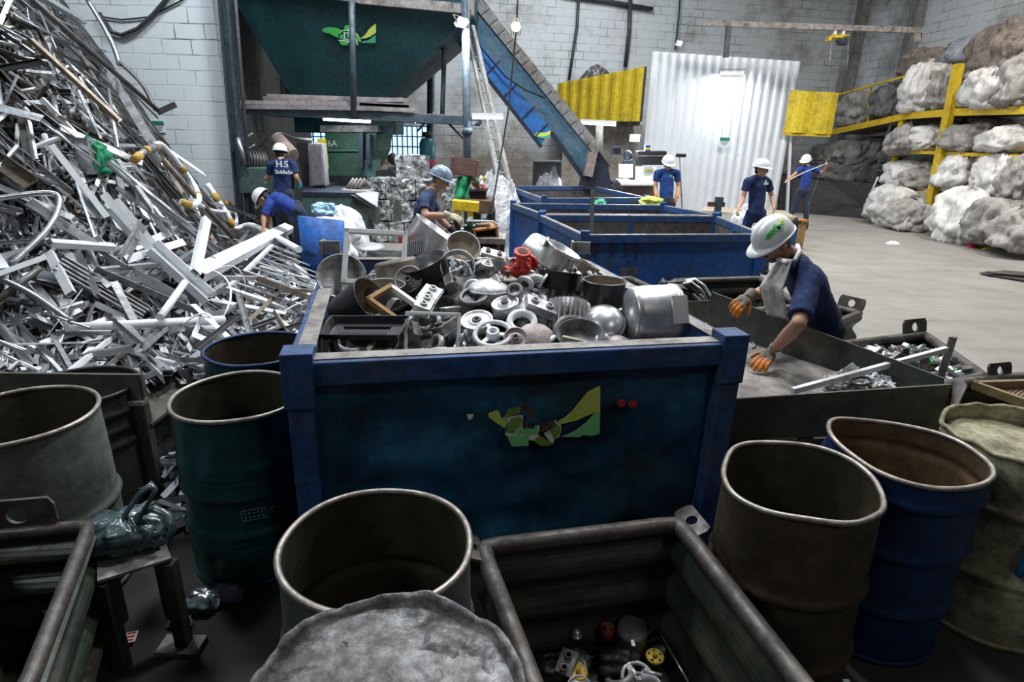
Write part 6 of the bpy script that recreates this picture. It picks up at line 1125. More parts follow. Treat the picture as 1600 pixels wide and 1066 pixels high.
# barred window frame lying in the low apron of the heap
t = thing('barred_grille', 'white barred window frame lying flat beside the left rim of the scrap bin', 'window frame', loc=P(430, 455, .1), group=None)
fr = [P(352, 468, .12), P(478, 512, .12), P(500, 432, .16), P(428, 402, .16)]
for i in range(4): mb = MB(); mb.bar(fr[i], fr[(i + 1) % 4], .05, .035); mb.build('frame_rail', m_aluw, t)
for k in range(1, 9): mb = MB(); mb.bar(lerp(fr[0], fr[3], k / 9), lerp(fr[1], fr[2], k / 9), .018, .018); mb.build('bar', m_aluw, t)
mb = MB(); mb.box(P(120, 262, .15), (.12, .08, .3)); single('chrome_holder', mb, m_alu, 'shiny short chrome holder in a dark hollow of the heap', 'metal part', HG)
b = sack(P(136, 265, .1) - V((0, 0, .1)), (.18, .2, .3), 3, amp=.4); single('green_film', b, MATS['green cloth'], 'scrap of green plastic film caught in the heap', 'film')
# the rest of the pieces: bars laid over the slope between pairs of points on it
KINDS = [('channel', 'g', 'aluminium_channel', 'grey aluminium channel tangled in the scrap heap'), ('box', 'a', 'aluminium_box_profile', 'silver aluminium box profile tangled in the scrap heap'), ('tube', 'a', 'aluminium_tube', 'silver aluminium tube tangled in the scrap heap'), ('strip', 'w', 'white_strip', 'white coated strip tangled in the scrap heap'),
         ('angle', 'a', 'aluminium_angle', 'silver aluminium angle tangled in the scrap heap'), ('bowed', 'w', 'curved_strip', 'white bowed strip tangled in the scrap heap'), ('box', 'w', 'white_box_profile', 'white box profile tangled in the scrap heap'), ('channel', 'd', 'dark_channel', 'dark bronze channel tangled in the scrap heap'), ('angle', 'b', 'brown_angle', 'brown angle tangled in the scrap heap'), ('strip', 'g', 'grey_strip', 'dull grey strip tangled in the scrap heap')]
RH = random.Random(21)
def heap_px():
    while True:
        x, y = RH.uniform(-30, 500), RH.uniform(-25, 590)
        if y < 330 and x > 180 + (y + 20) * .42: continue
        return x, y
cnt = 0; tries = 0
while cnt < 262 and tries < 4000:
    tries += 1; x, y = heap_px(); L = RH.uniform(60, 130) * (1.0 if y > 330 else 1.25); an = math.radians(RH.gauss(38, 30) if RH.random() < .62 else RH.uniform(-90, 90)) if y < 380 else math.radians(RH.uniform(-75, 75))
    rs = RH.uniform(.0, .2); dx, dy = math.cos(an) * L / 2, math.sin(an) * L / 2; a, b_ = P(x - dx, y - dy, rs), P(x + dx, y + dy, rs * RH.uniform(.5, 1.5))
    if a is None or b_ is None or (a - b_).length > 1.9 or min(a.y, b_.y) < (3.5 if x > 230 else 3.16) or max(a.y, b_.y) > 10.9: continue
    if y < 330 and x > 330: continue
    k = RH.choices(KINDS, (16, 16, 14, 15, 12, 8, 10, 8, 7, 8) if y > 300 else (16, 12, 14, 4, 14, 3, 3, 16, 12, 14))[0]; w = RH.uniform(.025, .085 if y > 300 else .06) if k[0] not in ('tube', 'bowed') else RH.uniform(.018, .045)
    mb = MB(); piece(mb, k[0], a, b_, w, RH.uniform(-1.2, 1.2)); single(k[2], mb, HM[k[1]], k[3], 'metal profile', HG); cnt += 1
for mk, nm, n_ in (('a', 'silver', 520), ('w', 'white', 420), ('g', 'grey', 420), ('d', 'dark', 200), ('b', 'brown', 90)):
    mb = MB(); c_ = 0; tr = 0
    while c_ < n_ and tr < n_ * 4:
        tr += 1; x, y = heap_px(); L = RH.uniform(25, 95)
        if mk in 'w' and y < 330 and RH.random() < .85: continue
        if mk in 'a' and y < 330 and RH.random() < .4: continue
        an = math.radians(RH.gauss(38, 32)) if y < 380 and RH.random() < .6 else RH.uniform(-1.5, 1.5); dx, dy = math.cos(an) * L / 2, math.sin(an) * L / 2; a, b_ = P(x - dx, y - dy, RH.uniform(-.08, .07)), P(x + dx, y + dy, RH.uniform(-.08, .07))
        if a is None or b_ is None or (a - b_).length > 1.5 or min(a.y, b_.y) < (3.46 if x > 230 else 3.14) or max(a.y, b_.y) > 10.9: continue
        piece(mb, RH.choice(('channel', 'strip', 'angle', 'box', 'tube', 'strip')) , a, b_, RH.uniform(.015, .05), RH.uniform(-1.5, 1.5)); c_ += 1
    tag(mb.build('scrap_debris', HM[mk]), 'smaller %s offcuts filling the gaps of the aluminium heap' % nm, 'metal offcuts', kind='stuff')
# offcuts on the floor between bench and teal drum
for i in range(46):
    yy_ = RH.uniform(2.75, 3.4); a = V((RH.uniform(-2.06, -1.70), yy_, RH.uniform(.02, .10 + .75 * max(0, yy_ - 2.85)))); an = RH.uniform(0, 6.28); b_ = a + V((math.cos(an), math.sin(an), RH.uniform(-.1, .3))) * RH.uniform(.12, .3); b_.z = max(.015, b_.z); b_.x = max(-2.1, min(-1.66, b_.x))
    mb = MB(); piece(mb, RH.choice(('strip', 'angle', 'channel')), a, b_, RH.uniform(.02, .045), RH.uniform(-1, 1)); single('metal_offcut', mb, (m_aluw, m_alug, m_alu)[i % 3], 'short %s offcut on the floor between the steel bench and the teal drum' % ('white', 'grey', 'silver')[i % 3], 'offcut', 'offcuts on the floor by the steel bench')
mb = MB(); c = Z(263, 720, .2); mb.tube([c + V((.06 * math.cos(a), .06 * math.sin(a), 0)) for a in [2 * PI * k / 24 for k in range(24)]], .009, 8, True); single('metal_hoop', mb, m_alu, 'silver metal hoop beside the teal drum below the bench leg', 'hoop')
# ================================================================ SCRAP IN THE BLUE BIN
m_cast = mat('cast aluminium', (.60, .60, .61), .45, .5, (.44, .44, .45), (.12, .105, .095), 9, .6, .25, 30, dirt_scale=6, rnd=.25)
m_castd = mat('dark cast metal', (.17, .17, .175), .5, .4, (.26, .255, .25), (.06, .05, .045), 8, .6, .25, 30, dirt_scale=6, rnd=.3)
m_shine = mat('polished dented aluminium', (.70, .71, .72), .32, .75, (.58, .59, .60), (.28, .25, .22), 5, .5, .06, 4, fa=.12, dirt_scale=5, dirt_pos=.6)
m_pink = mat('pinkish stained metal', (.36, .30, .29), .5, .4, (.27, .22, .215), (.5, .47, .45), 7, .6, .2, dirt_scale=6)
m_pan = mat('black non stick', (.022, .022, .026), .4, .1, (.035, .035, .04), (.12, .10, .09), 6, .5, .1, dirt_scale=6, dirt_pos=.62)
m_panin = mat('brownish pan inside', (.24, .20, .14), .4, .4, (.33, .29, .21), (.12, .09, .06), 6, .6, .1, dirt_scale=5)
def I_pot(t, M, m, r=.13, h=.14, mi=None, ear=True, th=.004, tap=.94):
    b = MB(); b.lathe([(.001, 0), (r * tap * .96, 0), (r * tap, .012), (r, h), (r + .006, h + .003), (r - th, h + .003), (r * tap - th, .014), (.001, .006)], 36, M); b.build('pot_body', m, t)
    if mi: b = MB(); b.lathe([(r - th - .001, h), (r * tap - th - .001, .016), (.001, .009)], 36, M, caps=False); b.build('inside', mi, t)
    if ear:
        for s in (-1, 1): b = MB(); b.tube([M @ V((s * r * .98, -.045, h * .75)), M @ V((s * (r + .035), -.035, h * .78)), M @ V((s * (r + .035), .035, h * .78)), M @ V((s * r * .98, .045, h * .75))], .008, 6); b.build('handle', m, t)
def I_pan(t, M, m, r=.13, mi=None, hl=.16):
    b = MB(); b.lathe([(.001, 0), (r * .8, 0), (r, .05), (r + .004, .052), (r - .003, .052), (r * .78, .006), (.001, .006)], 36, M); b.build('pan_body', m, t)
    if mi: b = MB(); b.lathe([(r - .006, .05), (r * .77, .009), (.001, .009)], 32, M, caps=False); b.build('inside', mi, t)
    if hl: b = MB(); b.bar(M @ V((r * .95, 0, .045)), M @ V((r + hl, 0, .06)), .028, .014, tuple(M.to_3x3() @ V((0, 0, 1)))); b.build('handle', m_pan, t)
def I_dome(t, M, m, r=.13, h=.09, knob=True):
    b = MB(); b.lathe([(r, -.008), (r + .006, 0)] + [(r * math.cos(a), h * math.sin(a)) for a in [PI / 2 * i / 10 for i in range(10)]] + [(.001, h)], 36, M); b.build('dome', m, t)
    if knob: b = MB(); b.lathe([(.008, h - .004), (.008, h + .015), (.02, h + .02), (.02, h + .032), (.001, h + .034)], 16, M); b.build('knob', m_pan, t)
def I_wheel(t, M, m, r=.11, sp=5, rr=.014, hub=.032):
    b = MB(); b.tube([M @ V((r * math.cos(a), r * math.sin(a), 0)) for a in [2 * PI * i / 32 for i in range(32)]], rr, 8, True); b.build('rim', m, t)
    b = MB(); b.lathe([(hub * .5, -.02), (hub, -.02), (hub * .9, .022), (hub * .5, .022)], 16, M, closed=True); b.build('hub', m, t)
    for k in range(sp): a = 2 * PI * k / sp; b = MB(); b.bar(M @ V((hub * .8 * math.cos(a), hub * .8 * math.sin(a), 0)), M @ V((r * math.cos(a), r * math.sin(a), 0)), .02, .012, tuple(M.to_3x3() @ V((0, 0, 1)))); b.build('spoke', m, t)
def I_pulley(t, M, m, r=.08, h=.04):
    b = MB(); b.lathe([(r * .25, -h / 2), (r * .45, -h / 2), (r * .5, -h * .3), (r * .85, -h * .3), (r * .9, -h / 2), (r, -h / 2), (r * .9, 0), (r, h / 2), (r * .9, h / 2), (r * .85, h * .3), (r * .5, h * .3), (r * .45, h / 2), (r * .25, h / 2)], 32, M, closed=True); b.build('pulley_body', m, t)
    b = MB(); b.lathe([(r * .16, -h * .7), (r * .27, -h * .7), (r * .27, h * .7), (r * .16, h * .7)], 16, M, closed=True); b.build('bush', m_castd, t)
def I_ring(t, M, m, r=.09, w=.03, h=.025):
    b = MB(); b.lathe([(r - w, -h / 2), (r, -h / 2), (r + .004, 0), (r, h / 2), (r - w * .5, h * .6), (r - w, h / 2), (r - w * 1.1, 0)], 32, M, closed=True); b.build('ring_body', m, t)
def I_fins(t, M, m, r=.09, h=.17, n=22):
    b = MB(); b.lathe([(r * .6, 0), (r * .76, 0), (r * .76, h), (r * .6, h)], 32, M, closed=True); b.build('housing', m_castd, t)
    b = MB()
    for k in range(n): a = 2 * PI * k / n; b.box((r * .88, 0, h / 2), (r * .34, .0045, h * .96), M @ Matrix.Rotation(a, 4, 'Z'))
    b.build('cooling_fin', m, t)
def I_block(t, M, m, w=.16, d=.1, h=.07, hole=True):
    b = MB(); b.box((0, 0, h / 2), (w, d, h), M); b.box((0, 0, h * .15), (w * 1.12, d * 1.1, h * .15), M); o = b.build('casting', m, t, bevel=.006)
    for s in (-1, 1): b = MB(); b.lathe([(d * .14, h), (d * .22, h), (d * .22, h + .014), (d * .14, h + .014)], 14, M @ Matrix.Translation((s * w * .25, 0, 0)), closed=True); b.build('boss', m, t)
    if hole: b = MB(); b.lathe([(.001, h + .001), (d * .14, h + .001)], 14, M @ Matrix.Translation((-w * .25, 0, 0))); b.lathe([(.001, h + .001), (d * .14, h + .001)], 14, M @ Matrix.Translation((w * .25, 0, 0))); b.build('bore', m_ink, t)
def I_elbow(t, M, m, r=.03, R_=.07):
    b = MB(); b.tube([M @ V((R_ * math.cos(a), R_ * math.sin(a), 0)) for a in [PI / 2 * i / 8 for i in range(9)]], r, 12); b.build('elbow_pipe', m, t)
    for a, d in ((0, (0, -1, 0)), (PI / 2, (-1, 0, 0))):
        c = V((R_ * math.cos(a), R_ * math.sin(a), 0)); b = MB(); b.tube([M @ c, M @ (c + V(d) * .014)], r * 1.7, 16); b.build('flange', m, t); b = MB(); b.tube([M @ (c + V(d) * .013), M @ (c + V(d) * .017)], r * .75, 14); b.build('bore', m_ink, t)
def I_frame(t, M, m, w=.3, h=.22, bw=.022, inner=None):
    for nm, a, c in (('frame_bar', (-w / 2, -h / 2, 0), (w / 2, -h / 2, 0)), ('frame_bar', (w / 2, -h / 2, 0), (w / 2, h / 2, 0)), ('frame_bar', (w / 2, h / 2, 0), (-w / 2, h / 2, 0)), ('frame_bar', (-w / 2, h / 2, 0), (-w / 2, -h / 2, 0))):
        b = MB(); e = (V(c) - V(a)).normalized() * bw * .5; b.bar(M @ (V(a) - e), M @ (V(c) + e), bw, bw * 1.2, tuple(M.to_3x3() @ V((0, 0, 1)))); b.build(nm, inner if inner and nm == 'frame_bar' and a[1] > 0 else m, t, bevel=.003)
def I_valve(t, M, m):
    b = MB(); b.ball(M @ V((0, 0, 0)), .06, 14, M.to_3x3(), sc=(1.1, 1, 1)); b.build('valve_body', m, t)
    for d, L, r in (((1, 0, 0), .085, .034), ((-1, 0, 0), .08, .034), ((.2, .3, 1), .1, .036)):
        b = MB(); e = V(d).normalized(); b.tube([M @ (e * .03), M @ (e * L)], [r * .9, r], 14); b.tube([M @ (e * (L - .004)), M @ (e * (L + .014))], r * 1.35, 16); b.build('port', m, t); b = MB(); b.tube([M @ (e * (L + .013)), M @ (e * (L + .017))], r * .8, 12); b.build('bore', m_rust, t)
    for k in range(6): a = k * PI / 3; b = MB(); b.ball(M @ V((.05 * math.cos(a), .05 * math.sin(a), .045)), .012, 6); b.build('bolt', m, t)
def I_tray(t, M, m, w=.34, d=.2, h=.035):
    def f(k, z): return [M @ V((sx * w / 2 * k, sy * d / 2 * k, z)) for sx, sy in ((-1, -1), (1, -1), (1, 1), (-1, 1))]
    b = MB(); A = f(.9, 0) + f(1, h) + f(1.06, h) + f(.99, h - .004) + f(.885, -.004); b.add(A, [(3, 2, 1, 0)[::-1]] + [(i, (i + 1) % 4, 4 + (i + 1) % 4, 4 + i) for i in range(4)] + [(4 + i, 4 + (i + 1) % 4, 8 + (i + 1) % 4, 8 + i) for i in range(4)] + [(8 + i, 8 + (i + 1) % 4, 12 + (i + 1) % 4, 12 + i) for i in range(4)] + [(12 + i, 12 + (i + 1) % 4, 16 + (i + 1) % 4, 16 + i) for i in range(4)] + [(16, 17, 18, 19)]); b.build('tray_body', m, t)
    b = MB(); b.bar(M @ V((-w * .3, d * .2, .004)), M @ V((w * .3, d * .2, .004)), .02, .008); b.bar(M @ V((-w * .3, -d * .2, .004)), M @ V((w * .3, -d * .2, .004)), .02, .008); b.build('rib', m, t)
def I_grille(t, M, m, w=.2, d=.16):
    b = MB(); b.box((0, 0, 0), (w, d, .04), M); b.build('cover', m, t, bevel=.006)
    b = MB()
    for k in range(9): b.box((-w * .4 + w * .1 * k, 0, .022), (.006, d * .8, .008), M)
    b.build('louvre', m_ink, t)
def I_perf(t, M, m, r=.05):
    b = MB(); b.lathe([(r, -.06), (r, -.005), (r * .95, 0), (.001, 0)], 28, M); b.build('cup', m, t); b = MB()
    for rr, n in ((.0, 1), (r * .3, 6), (r * .6, 11)):
        for k in range(n): a = 2 * PI * k / n; b.lathe([(.001, .001), (.004, .001)], 6, M @ Matrix.Translation((rr * math.cos(a), rr * math.sin(a), 0)))
    b.build('holes', m_ink, t)
def I_bigpot(t, M, m, r=.145, h=.25):
    b = MB(); b.lathe([(.001, 0), (r * .9, 0), (r * .97, .015), (r, .04), (r, h * .86), (r * 1.03, h * .88), (r * 1.03, h), (r * .99, h), (r * .97, .02), (.001, .012)], 44, M, fn=lambda q, a: V((q.x * (1 + .025 * nz((math.cos(a) * 2, q.z * 9, 1))), q.y * (1 + .025 * nz((math.sin(a) * 2, q.z * 9, 4))), q.z))); b.build('pot_body', m, t)
    b = MB(); b.bar(M @ V((0, r * 1.04, h * .7)), M @ V((0, r * 1.04, h * 1.02)), .14, .012, tuple(M.to_3x3() @ V((0, 1, 0)))); b.build('lid_lug', m, t)
def I_strap(t, M, m, r=.12, w=.05):
    b = MB(); n = 18; vs = [M @ V((r * math.cos(a), r * math.sin(a), z)) for a in [PI * 1.25 * i / n for i in range(n + 1)] for z in (0, w)]; b.add(vs, [(i * 2, i * 2 + 2, i * 2 + 3, i * 2 + 1) for i in range(n)], True); o = b.build('band', m, t); q = o.modifiers.new('s', 'SOLIDIFY'); q.thickness = .006
cb = sum(FB, V()) / 4; bu = (FB[1] - FB[0]).normalized(); bv = V((-bu.y, bu.x, 0))
def HB(x, y):
    s = (V((x, y, 0)) - V((FB[0].x, FB[0].y, 0))); f = s.dot(bv) / 1.85; g = s.dot(bu) / 2.05
    return 1.00 + .16 * min(1, max(0, f) * 1.8) + .14 * math.exp(-((f - .62) / .3) ** 2 - ((g - .48) / .3) ** 2) - (.22 * max(0, min(1, (g - .80) / .12)) if f < .75 else 0)
def AX(a): v_ = V((1, 0, 0)) * a[0] + V((0, .30, .954)) * a[1] + V((0, -.954, .30)) * a[2]; return v_.normalized()
def put(name, label, cat, px, py, axis, fn, m, spin=0.0, up_=.03, group=None, hitf=HB, **k):
    p = hit(px, py, hitf, 1.2, 9, .01); d = AX(axis); p = p + V((0, 0, up_)); M = Matrix.Translation(p) @ frame_from(d).to_4x4() @ Matrix.Rotation(spin, 4, 'Z'); t = thing(name, label, cat, M=M, group=group); fn(t, M, m, **k); return t
mb = MB(); q = [lerp(lo[i], FB[i], .75) for i in range(4)]
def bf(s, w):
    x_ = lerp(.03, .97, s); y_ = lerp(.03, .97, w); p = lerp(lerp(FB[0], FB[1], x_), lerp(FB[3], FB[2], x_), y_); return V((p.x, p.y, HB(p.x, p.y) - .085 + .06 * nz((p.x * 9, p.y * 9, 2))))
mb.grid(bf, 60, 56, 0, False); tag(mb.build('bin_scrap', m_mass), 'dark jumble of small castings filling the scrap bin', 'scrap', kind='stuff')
def I_none(t, M, m): pass
put('pressure_pot', 'large dented aluminium pot lying on its side at the front right of the scrap bin', 'pot', 980, 528, (.97, .08, -.12), I_bigpot, m_shine, up_=.13, spin=1.2)
put('window_surround', 'large white frame leaning at the back left of the scrap bin', 'frame', 588, 446, (.12, .22, 1), I_frame, m_white, up_=.17, w=.34, h=.31, bw=.028, spin=-.05)
put('window_surround', 'small white frame standing against the front rim of the scrap bin', 'frame', 676, 545, (.0, .12, 1), I_frame, m_white, up_=.075, w=.255, h=.20, bw=.016)
put('rusty_surround', 'white frame with rusty inner edge in the left half of the scrap bin', 'frame', 620, 505, (.35, .75, .6), I_frame, m_white, up_=.1, w=.18, h=.22, bw=.026, spin=.35, inner=mat('rust edge', (.32, .18, .07), .7, 0, (.22, .11, .04), scale=8))
put('cooking_pot', 'big blackened pot lying on its side at the left wall of the scrap bin', 'pot', 540, 497, (.75, .45, .35), I_pot, m_pan, r=.13, h=.20, up_=.0, spin=.6, mi=m_panin)
put('aluminium_bowl', 'grey round bowl standing on edge behind the blackened pot', 'bowl', 535, 452, (.2, .35, .9), I_pan, m_castd, r=.14, up_=.06, hl=0)
put('cooking_pot', 'upturned brown bottomed pot seen through the large white frame', 'pot', 620, 440, (.2, -.95, -.2), I_pot, mat('brown burnt pot', (.16, .13, .10), .5, .3, (.26, .215, .175), (.07, .06, .05), 6, .6, .1), r=.14, h=.13, up_=.13, ear=False)
put('frying_pan', 'black pan with a shiny grey inside tilted right of the upturned pot', 'pan', 672, 440, (-.35, .85, .45), I_pot, m_pan, r=.135, h=.11, up_=.02, mi=mat('pale pan inside', (.42, .43, .45), .35, .7, (.32, .33, .34), scale=6), ear=False)
put('cooling_drum', 'large silver drum body with bands lying at the back of the scrap bin', 'drum', 655, 404, (.55, .75, .15), I_pot, m_shine, r=.175, h=.22, up_=.05, ear=False)
put('louvred_cover', 'black louvred cover leaning on the large silver drum body', 'cover', 652, 418, (-.35, .5, .75), I_grille, m_pan, up_=.13, w=.16, d=.15, spin=.5)
put('red_block', 'small red block at the left of the black louvred cover', 'block', 629, 408, (0, 1, .2), I_block, m_red, up_=.14, w=.05, d=.05, h=.05, hole=False)
put('cooking_pot', 'open grey pan standing on edge at the back middle of the scrap bin', 'pan', 722, 415, (.25, .35, .85), I_pan, m_cast, r=.115, up_=.11, hl=0, mi=MATS['brownish pan inside'])
put('curved_band', 'curved grey metal band arching in the middle back of the scrap bin', 'band', 715, 440, (.1, .3, .95), I_strap, m_cast, up_=.07, r=.10, w=.06, spin=-.3)
put('grey_bowl', 'tilted grey and black basin in the back left of the scrap bin', 'bowl', 600, 472, (0, .95, .35), I_pot, m_castd, r=.12, h=.1, up_=0, mi=m_panin, ear=False)
put('grooved_pulley', 'big brown grey grooved wheel left of the centre of the scrap bin', 'wheel', 640, 455, (-.2, .35, .92), I_pulley, mat('brown grey casting', (.22, .20, .19), .55, .4, (.3, .28, .27), (.1, .09, .08), 8, .6, .2), r=.085, h=.05, up_=.06)
put('red_valve', 'bright red valve body on top of the scrap bin heap', 'valve', 812, 443, (.1, .5, .8), I_valve, m_red, up_=.09, spin=.5)
put('cooking_pot', 'big dull aluminium pot lying at the back right of the scrap bin', 'pot', 825, 408, (.75, -.45, .35), I_pot, m_shine, r=.15, h=.18, up_=.09, ear=False)
put('pressure_cooker', 'silver pressure cooker with an oval lid right of the dull pot', 'pot', 862, 428, (.45, .8, .3), I_bigpot, m_shine, r=.115, h=.15, up_=.03)
put('cooking_pot', 'black pot right of the red valve', 'pot', 872, 452, (.1, .97, .1), I_pot, m_pan, r=.125, h=.10, up_=.0, mi=m_castd, ear=False)
put('baking_pan', 'brown grey pan against the back right corner of the scrap bin', 'pan', 903, 430, (.4, .8, .2), I_pot, mat('brown grey pan', (.26, .23, .19), .45, .5, (.33, .3, .26), scale=6), r=.12, h=.08, up_=.02, ear=False, mi=m_panin)
put('cooking_pot', 'black enamel pot with a pale golden inside facing up, right side of the scrap bin', 'pot', 940, 487, (.02, .93, .3), I_pot, m_pan, r=.118, h=.14, up_=.04, mi=m_panin, ear=False)
put('steel_bowl', 'shiny upturned bowl with a rust spot in the right half of the scrap bin', 'bowl', 940, 515, (-.35, .55, .7), I_dome, m_shine, r=.125, h=.10, up_=.02, knob=False)
put('finned_motor_housing', 'ribbed motor housing standing in the middle of the scrap bin', 'motor housing', 885, 512, (.05, .95, -.2), I_fins, m_cast, up_=-.02, r=.10, h=.17)
put('bell_housing', 'arched dark housing in front of the ribbed motor housing', 'housing', 893, 530, (.1, .5, .75), I_ring, m_castd, up_=.03, r=.1, w=.035, h=.06)
put('frying_pan', 'dark pan with a wooden stick at the front of the scrap bin', 'pan', 905, 543, (.0, .75, .65), I_pan, m_pan, r=.12, up_=.03, hl=0)
mb = MB(); p = hit(905, 545, HB, 1.2, 9, .01); mb.bar(p + V((-.09, -.03, .07)), p + V((.03, -.04, .05)), .03, .012); single('wooden_stick', mb, m_wood, 'flat pale wooden stick lying in the dark pan', 'stick')
put('perforated_strainer', 'pale round perforated cap at the front right of the scrap bin', 'cap', 941, 545, (.05, .5, .85), I_perf, m_cast, up_=.05, r=.04)
put('rusty_lump', 'pinkish rounded casting left of the large dented pot', 'casting', 966, 548, (.2, .6, .7), I_dome, m_pink, up_=.01, r=.075, h=.06, knob=False)
put('burnt_pan', 'pinkish burnt round pan bottom at the front middle of the scrap bin', 'lid', 838, 543, (.15, .45, .85), I_dome, m_pink, up_=.03, r=.10, h=.03, knob=False)
put('baking_tray', 'black baking tray lying at the front left of the scrap bin', 'tray', 572, 545, (-.12, .85, .5), I_tray, m_pan, up_=.09, w=.40, d=.17, spin=.33)
put('brown_bowl', 'brown half bowl at the front left rim of the scrap bin', 'bowl', 585, 553, (0, .8, .6), I_pan, m_panin, up_=.02, r=.12, hl=0)
put('handwheel', 'white grey spoked wheel at the front middle of the scrap bin', 'wheel', 770, 540, (-.05, .75, .65), I_wheel, m_aluw, up_=.06, r=.09, sp=3, rr=.013, hub=.036)
put('handwheel', 'grey six spoked wheel left of the front middle of the scrap bin', 'wheel', 745, 518, (-.1, .8, .6), I_pulley, m_cast, up_=.05, r=.085, h=.035)
put('bearing_ring', 'broad pale ring in the front middle of the scrap bin', 'ring', 815, 522, (.0, .6, .8), I_ring, m_aluw, up_=.06, r=.078, w=.03, h=.04)
put('pulley', 'brown rimmed pulley right of the white grey wheel', 'pulley', 805, 547, (.0, .5, .85), I_pulley, m_pink, up_=.05, r=.06, h=.06)
put('gear_ring', 'dark blue grey toothed ring in the middle of the scrap bin', 'ring', 740, 480, (-.1, .8, .6), I_ring, m_castd, up_=.06, r=.08, w=.018, h=.02)
put('pot_cover', 'pale domed lid left of the centre of the scrap bin', 'lid', 765, 462, (0, .95, .3), I_dome, m_cast, up_=.04, r=.12, h=.05, knob=False)
put('pot_cover', 'round white lid below the red valve', 'lid', 820, 478, (.15, .85, .5), I_dome, m_aluw, up_=.03, r=.115, h=.02, knob=False)
put('flat_disc', 'small cream disc with a peg left of the red valve', 'disc', 793, 460, (0, .95, .3), I_dome, mat('cream metal', (.5, .47, .4), .5, .3, (.4, .37, .31), scale=7), up_=.09, r=.045, h=.012)
put('pipe_socket', 'dark round pipe socket on the white lid', 'socket', 804, 483, (-.1, .4, .9), I_ring, m_castd, up_=.09, r=.045, w=.02, h=.07)
put('casting_block', 'rectangular casting with shiny panel in the middle of the scrap bin', 'casting', 840, 503, (.4, .75, .5), I_block, m_cast, up_=.06, w=.17, d=.10, h=.05, spin=-.9, hole=False)
put('motor_bearing', 'pump housing with a round flange in the middle of the scrap bin', 'pump housing', 790, 497, (-.2, .8, .5), I_pulley, m_cast, up_=.06, r=.075, h=.06)
put('elbow_pipe', 'grey flanged elbow pipe right of the red valve', 'pipe', 838, 468, (.3, .5, .8), I_elbow, m_cast, up_=.06, r=.03, R_=.07, spin=.8)
put('white_plate', 'white plate with an oval hole in the middle left of the scrap bin', 'plate', 672, 478, (.25, .8, .5), I_block, m_aluw, up_=.06, w=.15, d=.10, h=.02, spin=.6)
put('pump_cylinder', 'grey cylinder pump body left of the centre of the scrap bin', 'pump', 705, 505, (-.1, .95, .1), I_pot, m_cast, up_=-.02, r=.05, h=.10, ear=False)
put('silver_block', 'silver casting below the big grooved wheel', 'casting', 660, 500, (.3, .8, .45), I_block, m_shine, up_=.05, w=.14, d=.09, h=.06, spin=.5)
put('steel_plate', 'long silver plate with a hole at the back right of the scrap bin heap', 'plate', 770, 425, (.2, .75, .6), I_block, m_cast, up_=.10, w=.14, d=.07, h=.02, spin=-.6)
put('white_tray', 'flat white tray at the back edge of the scrap bin', 'tray', 700, 400, (0, .9, .4), I_tray, m_aluw, up_=.10, w=.28, d=.13, spin=.1)
put('pan_cover', 'grey round pan lid at the back left edge of the scrap bin', 'lid', 580, 402, (0, .9, .4), I_dome, m_cast, up_=.08, r=.10, h=.02, knob=False)
put('small_pot', 'small steel pot below the golden inside pot', 'pot', 965, 515, (.5, .55, .6), I_pot, m_shine, up_=-.03, r=.05, h=.06, ear=False)
# fillers
protos = []
for nm, lb, ct, fn, mt, kw in (('cast_ring', 'small grey metal ring among the scrap in the blue bin', 'ring', I_ring, m_cast, dict(r=.05, w=.016, h=.02)), ('small_pulley', 'small cast pulley among the scrap in the blue bin', 'pulley', I_pulley, m_cast, dict(r=.045, h=.03)),
    ('casting', 'small block casting among the scrap in the blue bin', 'casting', I_block, m_cast, dict(w=.09, d=.06, h=.035)), ('pipe_elbow', 'small flanged elbow among the scrap in the blue bin', 'pipe', I_elbow, m_cast, dict(r=.018, R_=.045)), ('dark_casting', 'dark block casting among the scrap in the blue bin', 'casting', I_block, m_castd, dict(w=.10, d=.07, h=.05)),
    ('domed_plug', 'small domed plug among the scrap in the blue bin', 'cap', I_dome, m_aluw, dict(r=.04, h=.025, knob=False)), ('bent_strap', 'curved metal strap among the scrap in the blue bin', 'strap', I_strap, m_aluw, dict(r=.06, w=.03)), ('spoked_handwheel', 'small spoked wheel among the scrap in the blue bin', 'wheel', I_wheel, m_cast, dict(r=.055, sp=4, rr=.008, hub=.018))):
    M = Matrix.Translation((0, 0, -5)); t = thing(nm, lb, ct, M=M, group='small castings in the scrap bin'); fn(t, M, mt, **kw); protos.append([t, False])
RB = random.Random(5)
for i in range(150):
    f, g = RB.uniform(.06, .92), RB.uniform(.06, .94); p = lerp(lerp(FB[0], FB[1], g), lerp(FB[3], FB[2], g), f); p = V((p.x, p.y, HB(p.x, p.y) + RB.uniform(-.06, .035)))
    M = Matrix.Translation(p) @ Euler((RB.uniform(-1.3, 1.3), RB.uniform(-1.3, 1.3), RB.uniform(0, 6.3))).to_matrix().to_4x4() @ Matrix.Scale(RB.uniform(.85, 1.35), 4)
    pr = protos[i % len(protos)]
    if not pr[1]:
        t = pr[0]; l, q_, s_ = M.decompose(); t.location = l; t.rotation_euler = q_.to_euler(); t.scale = s_; pr[1] = True
    else: dup(pr[0], M)
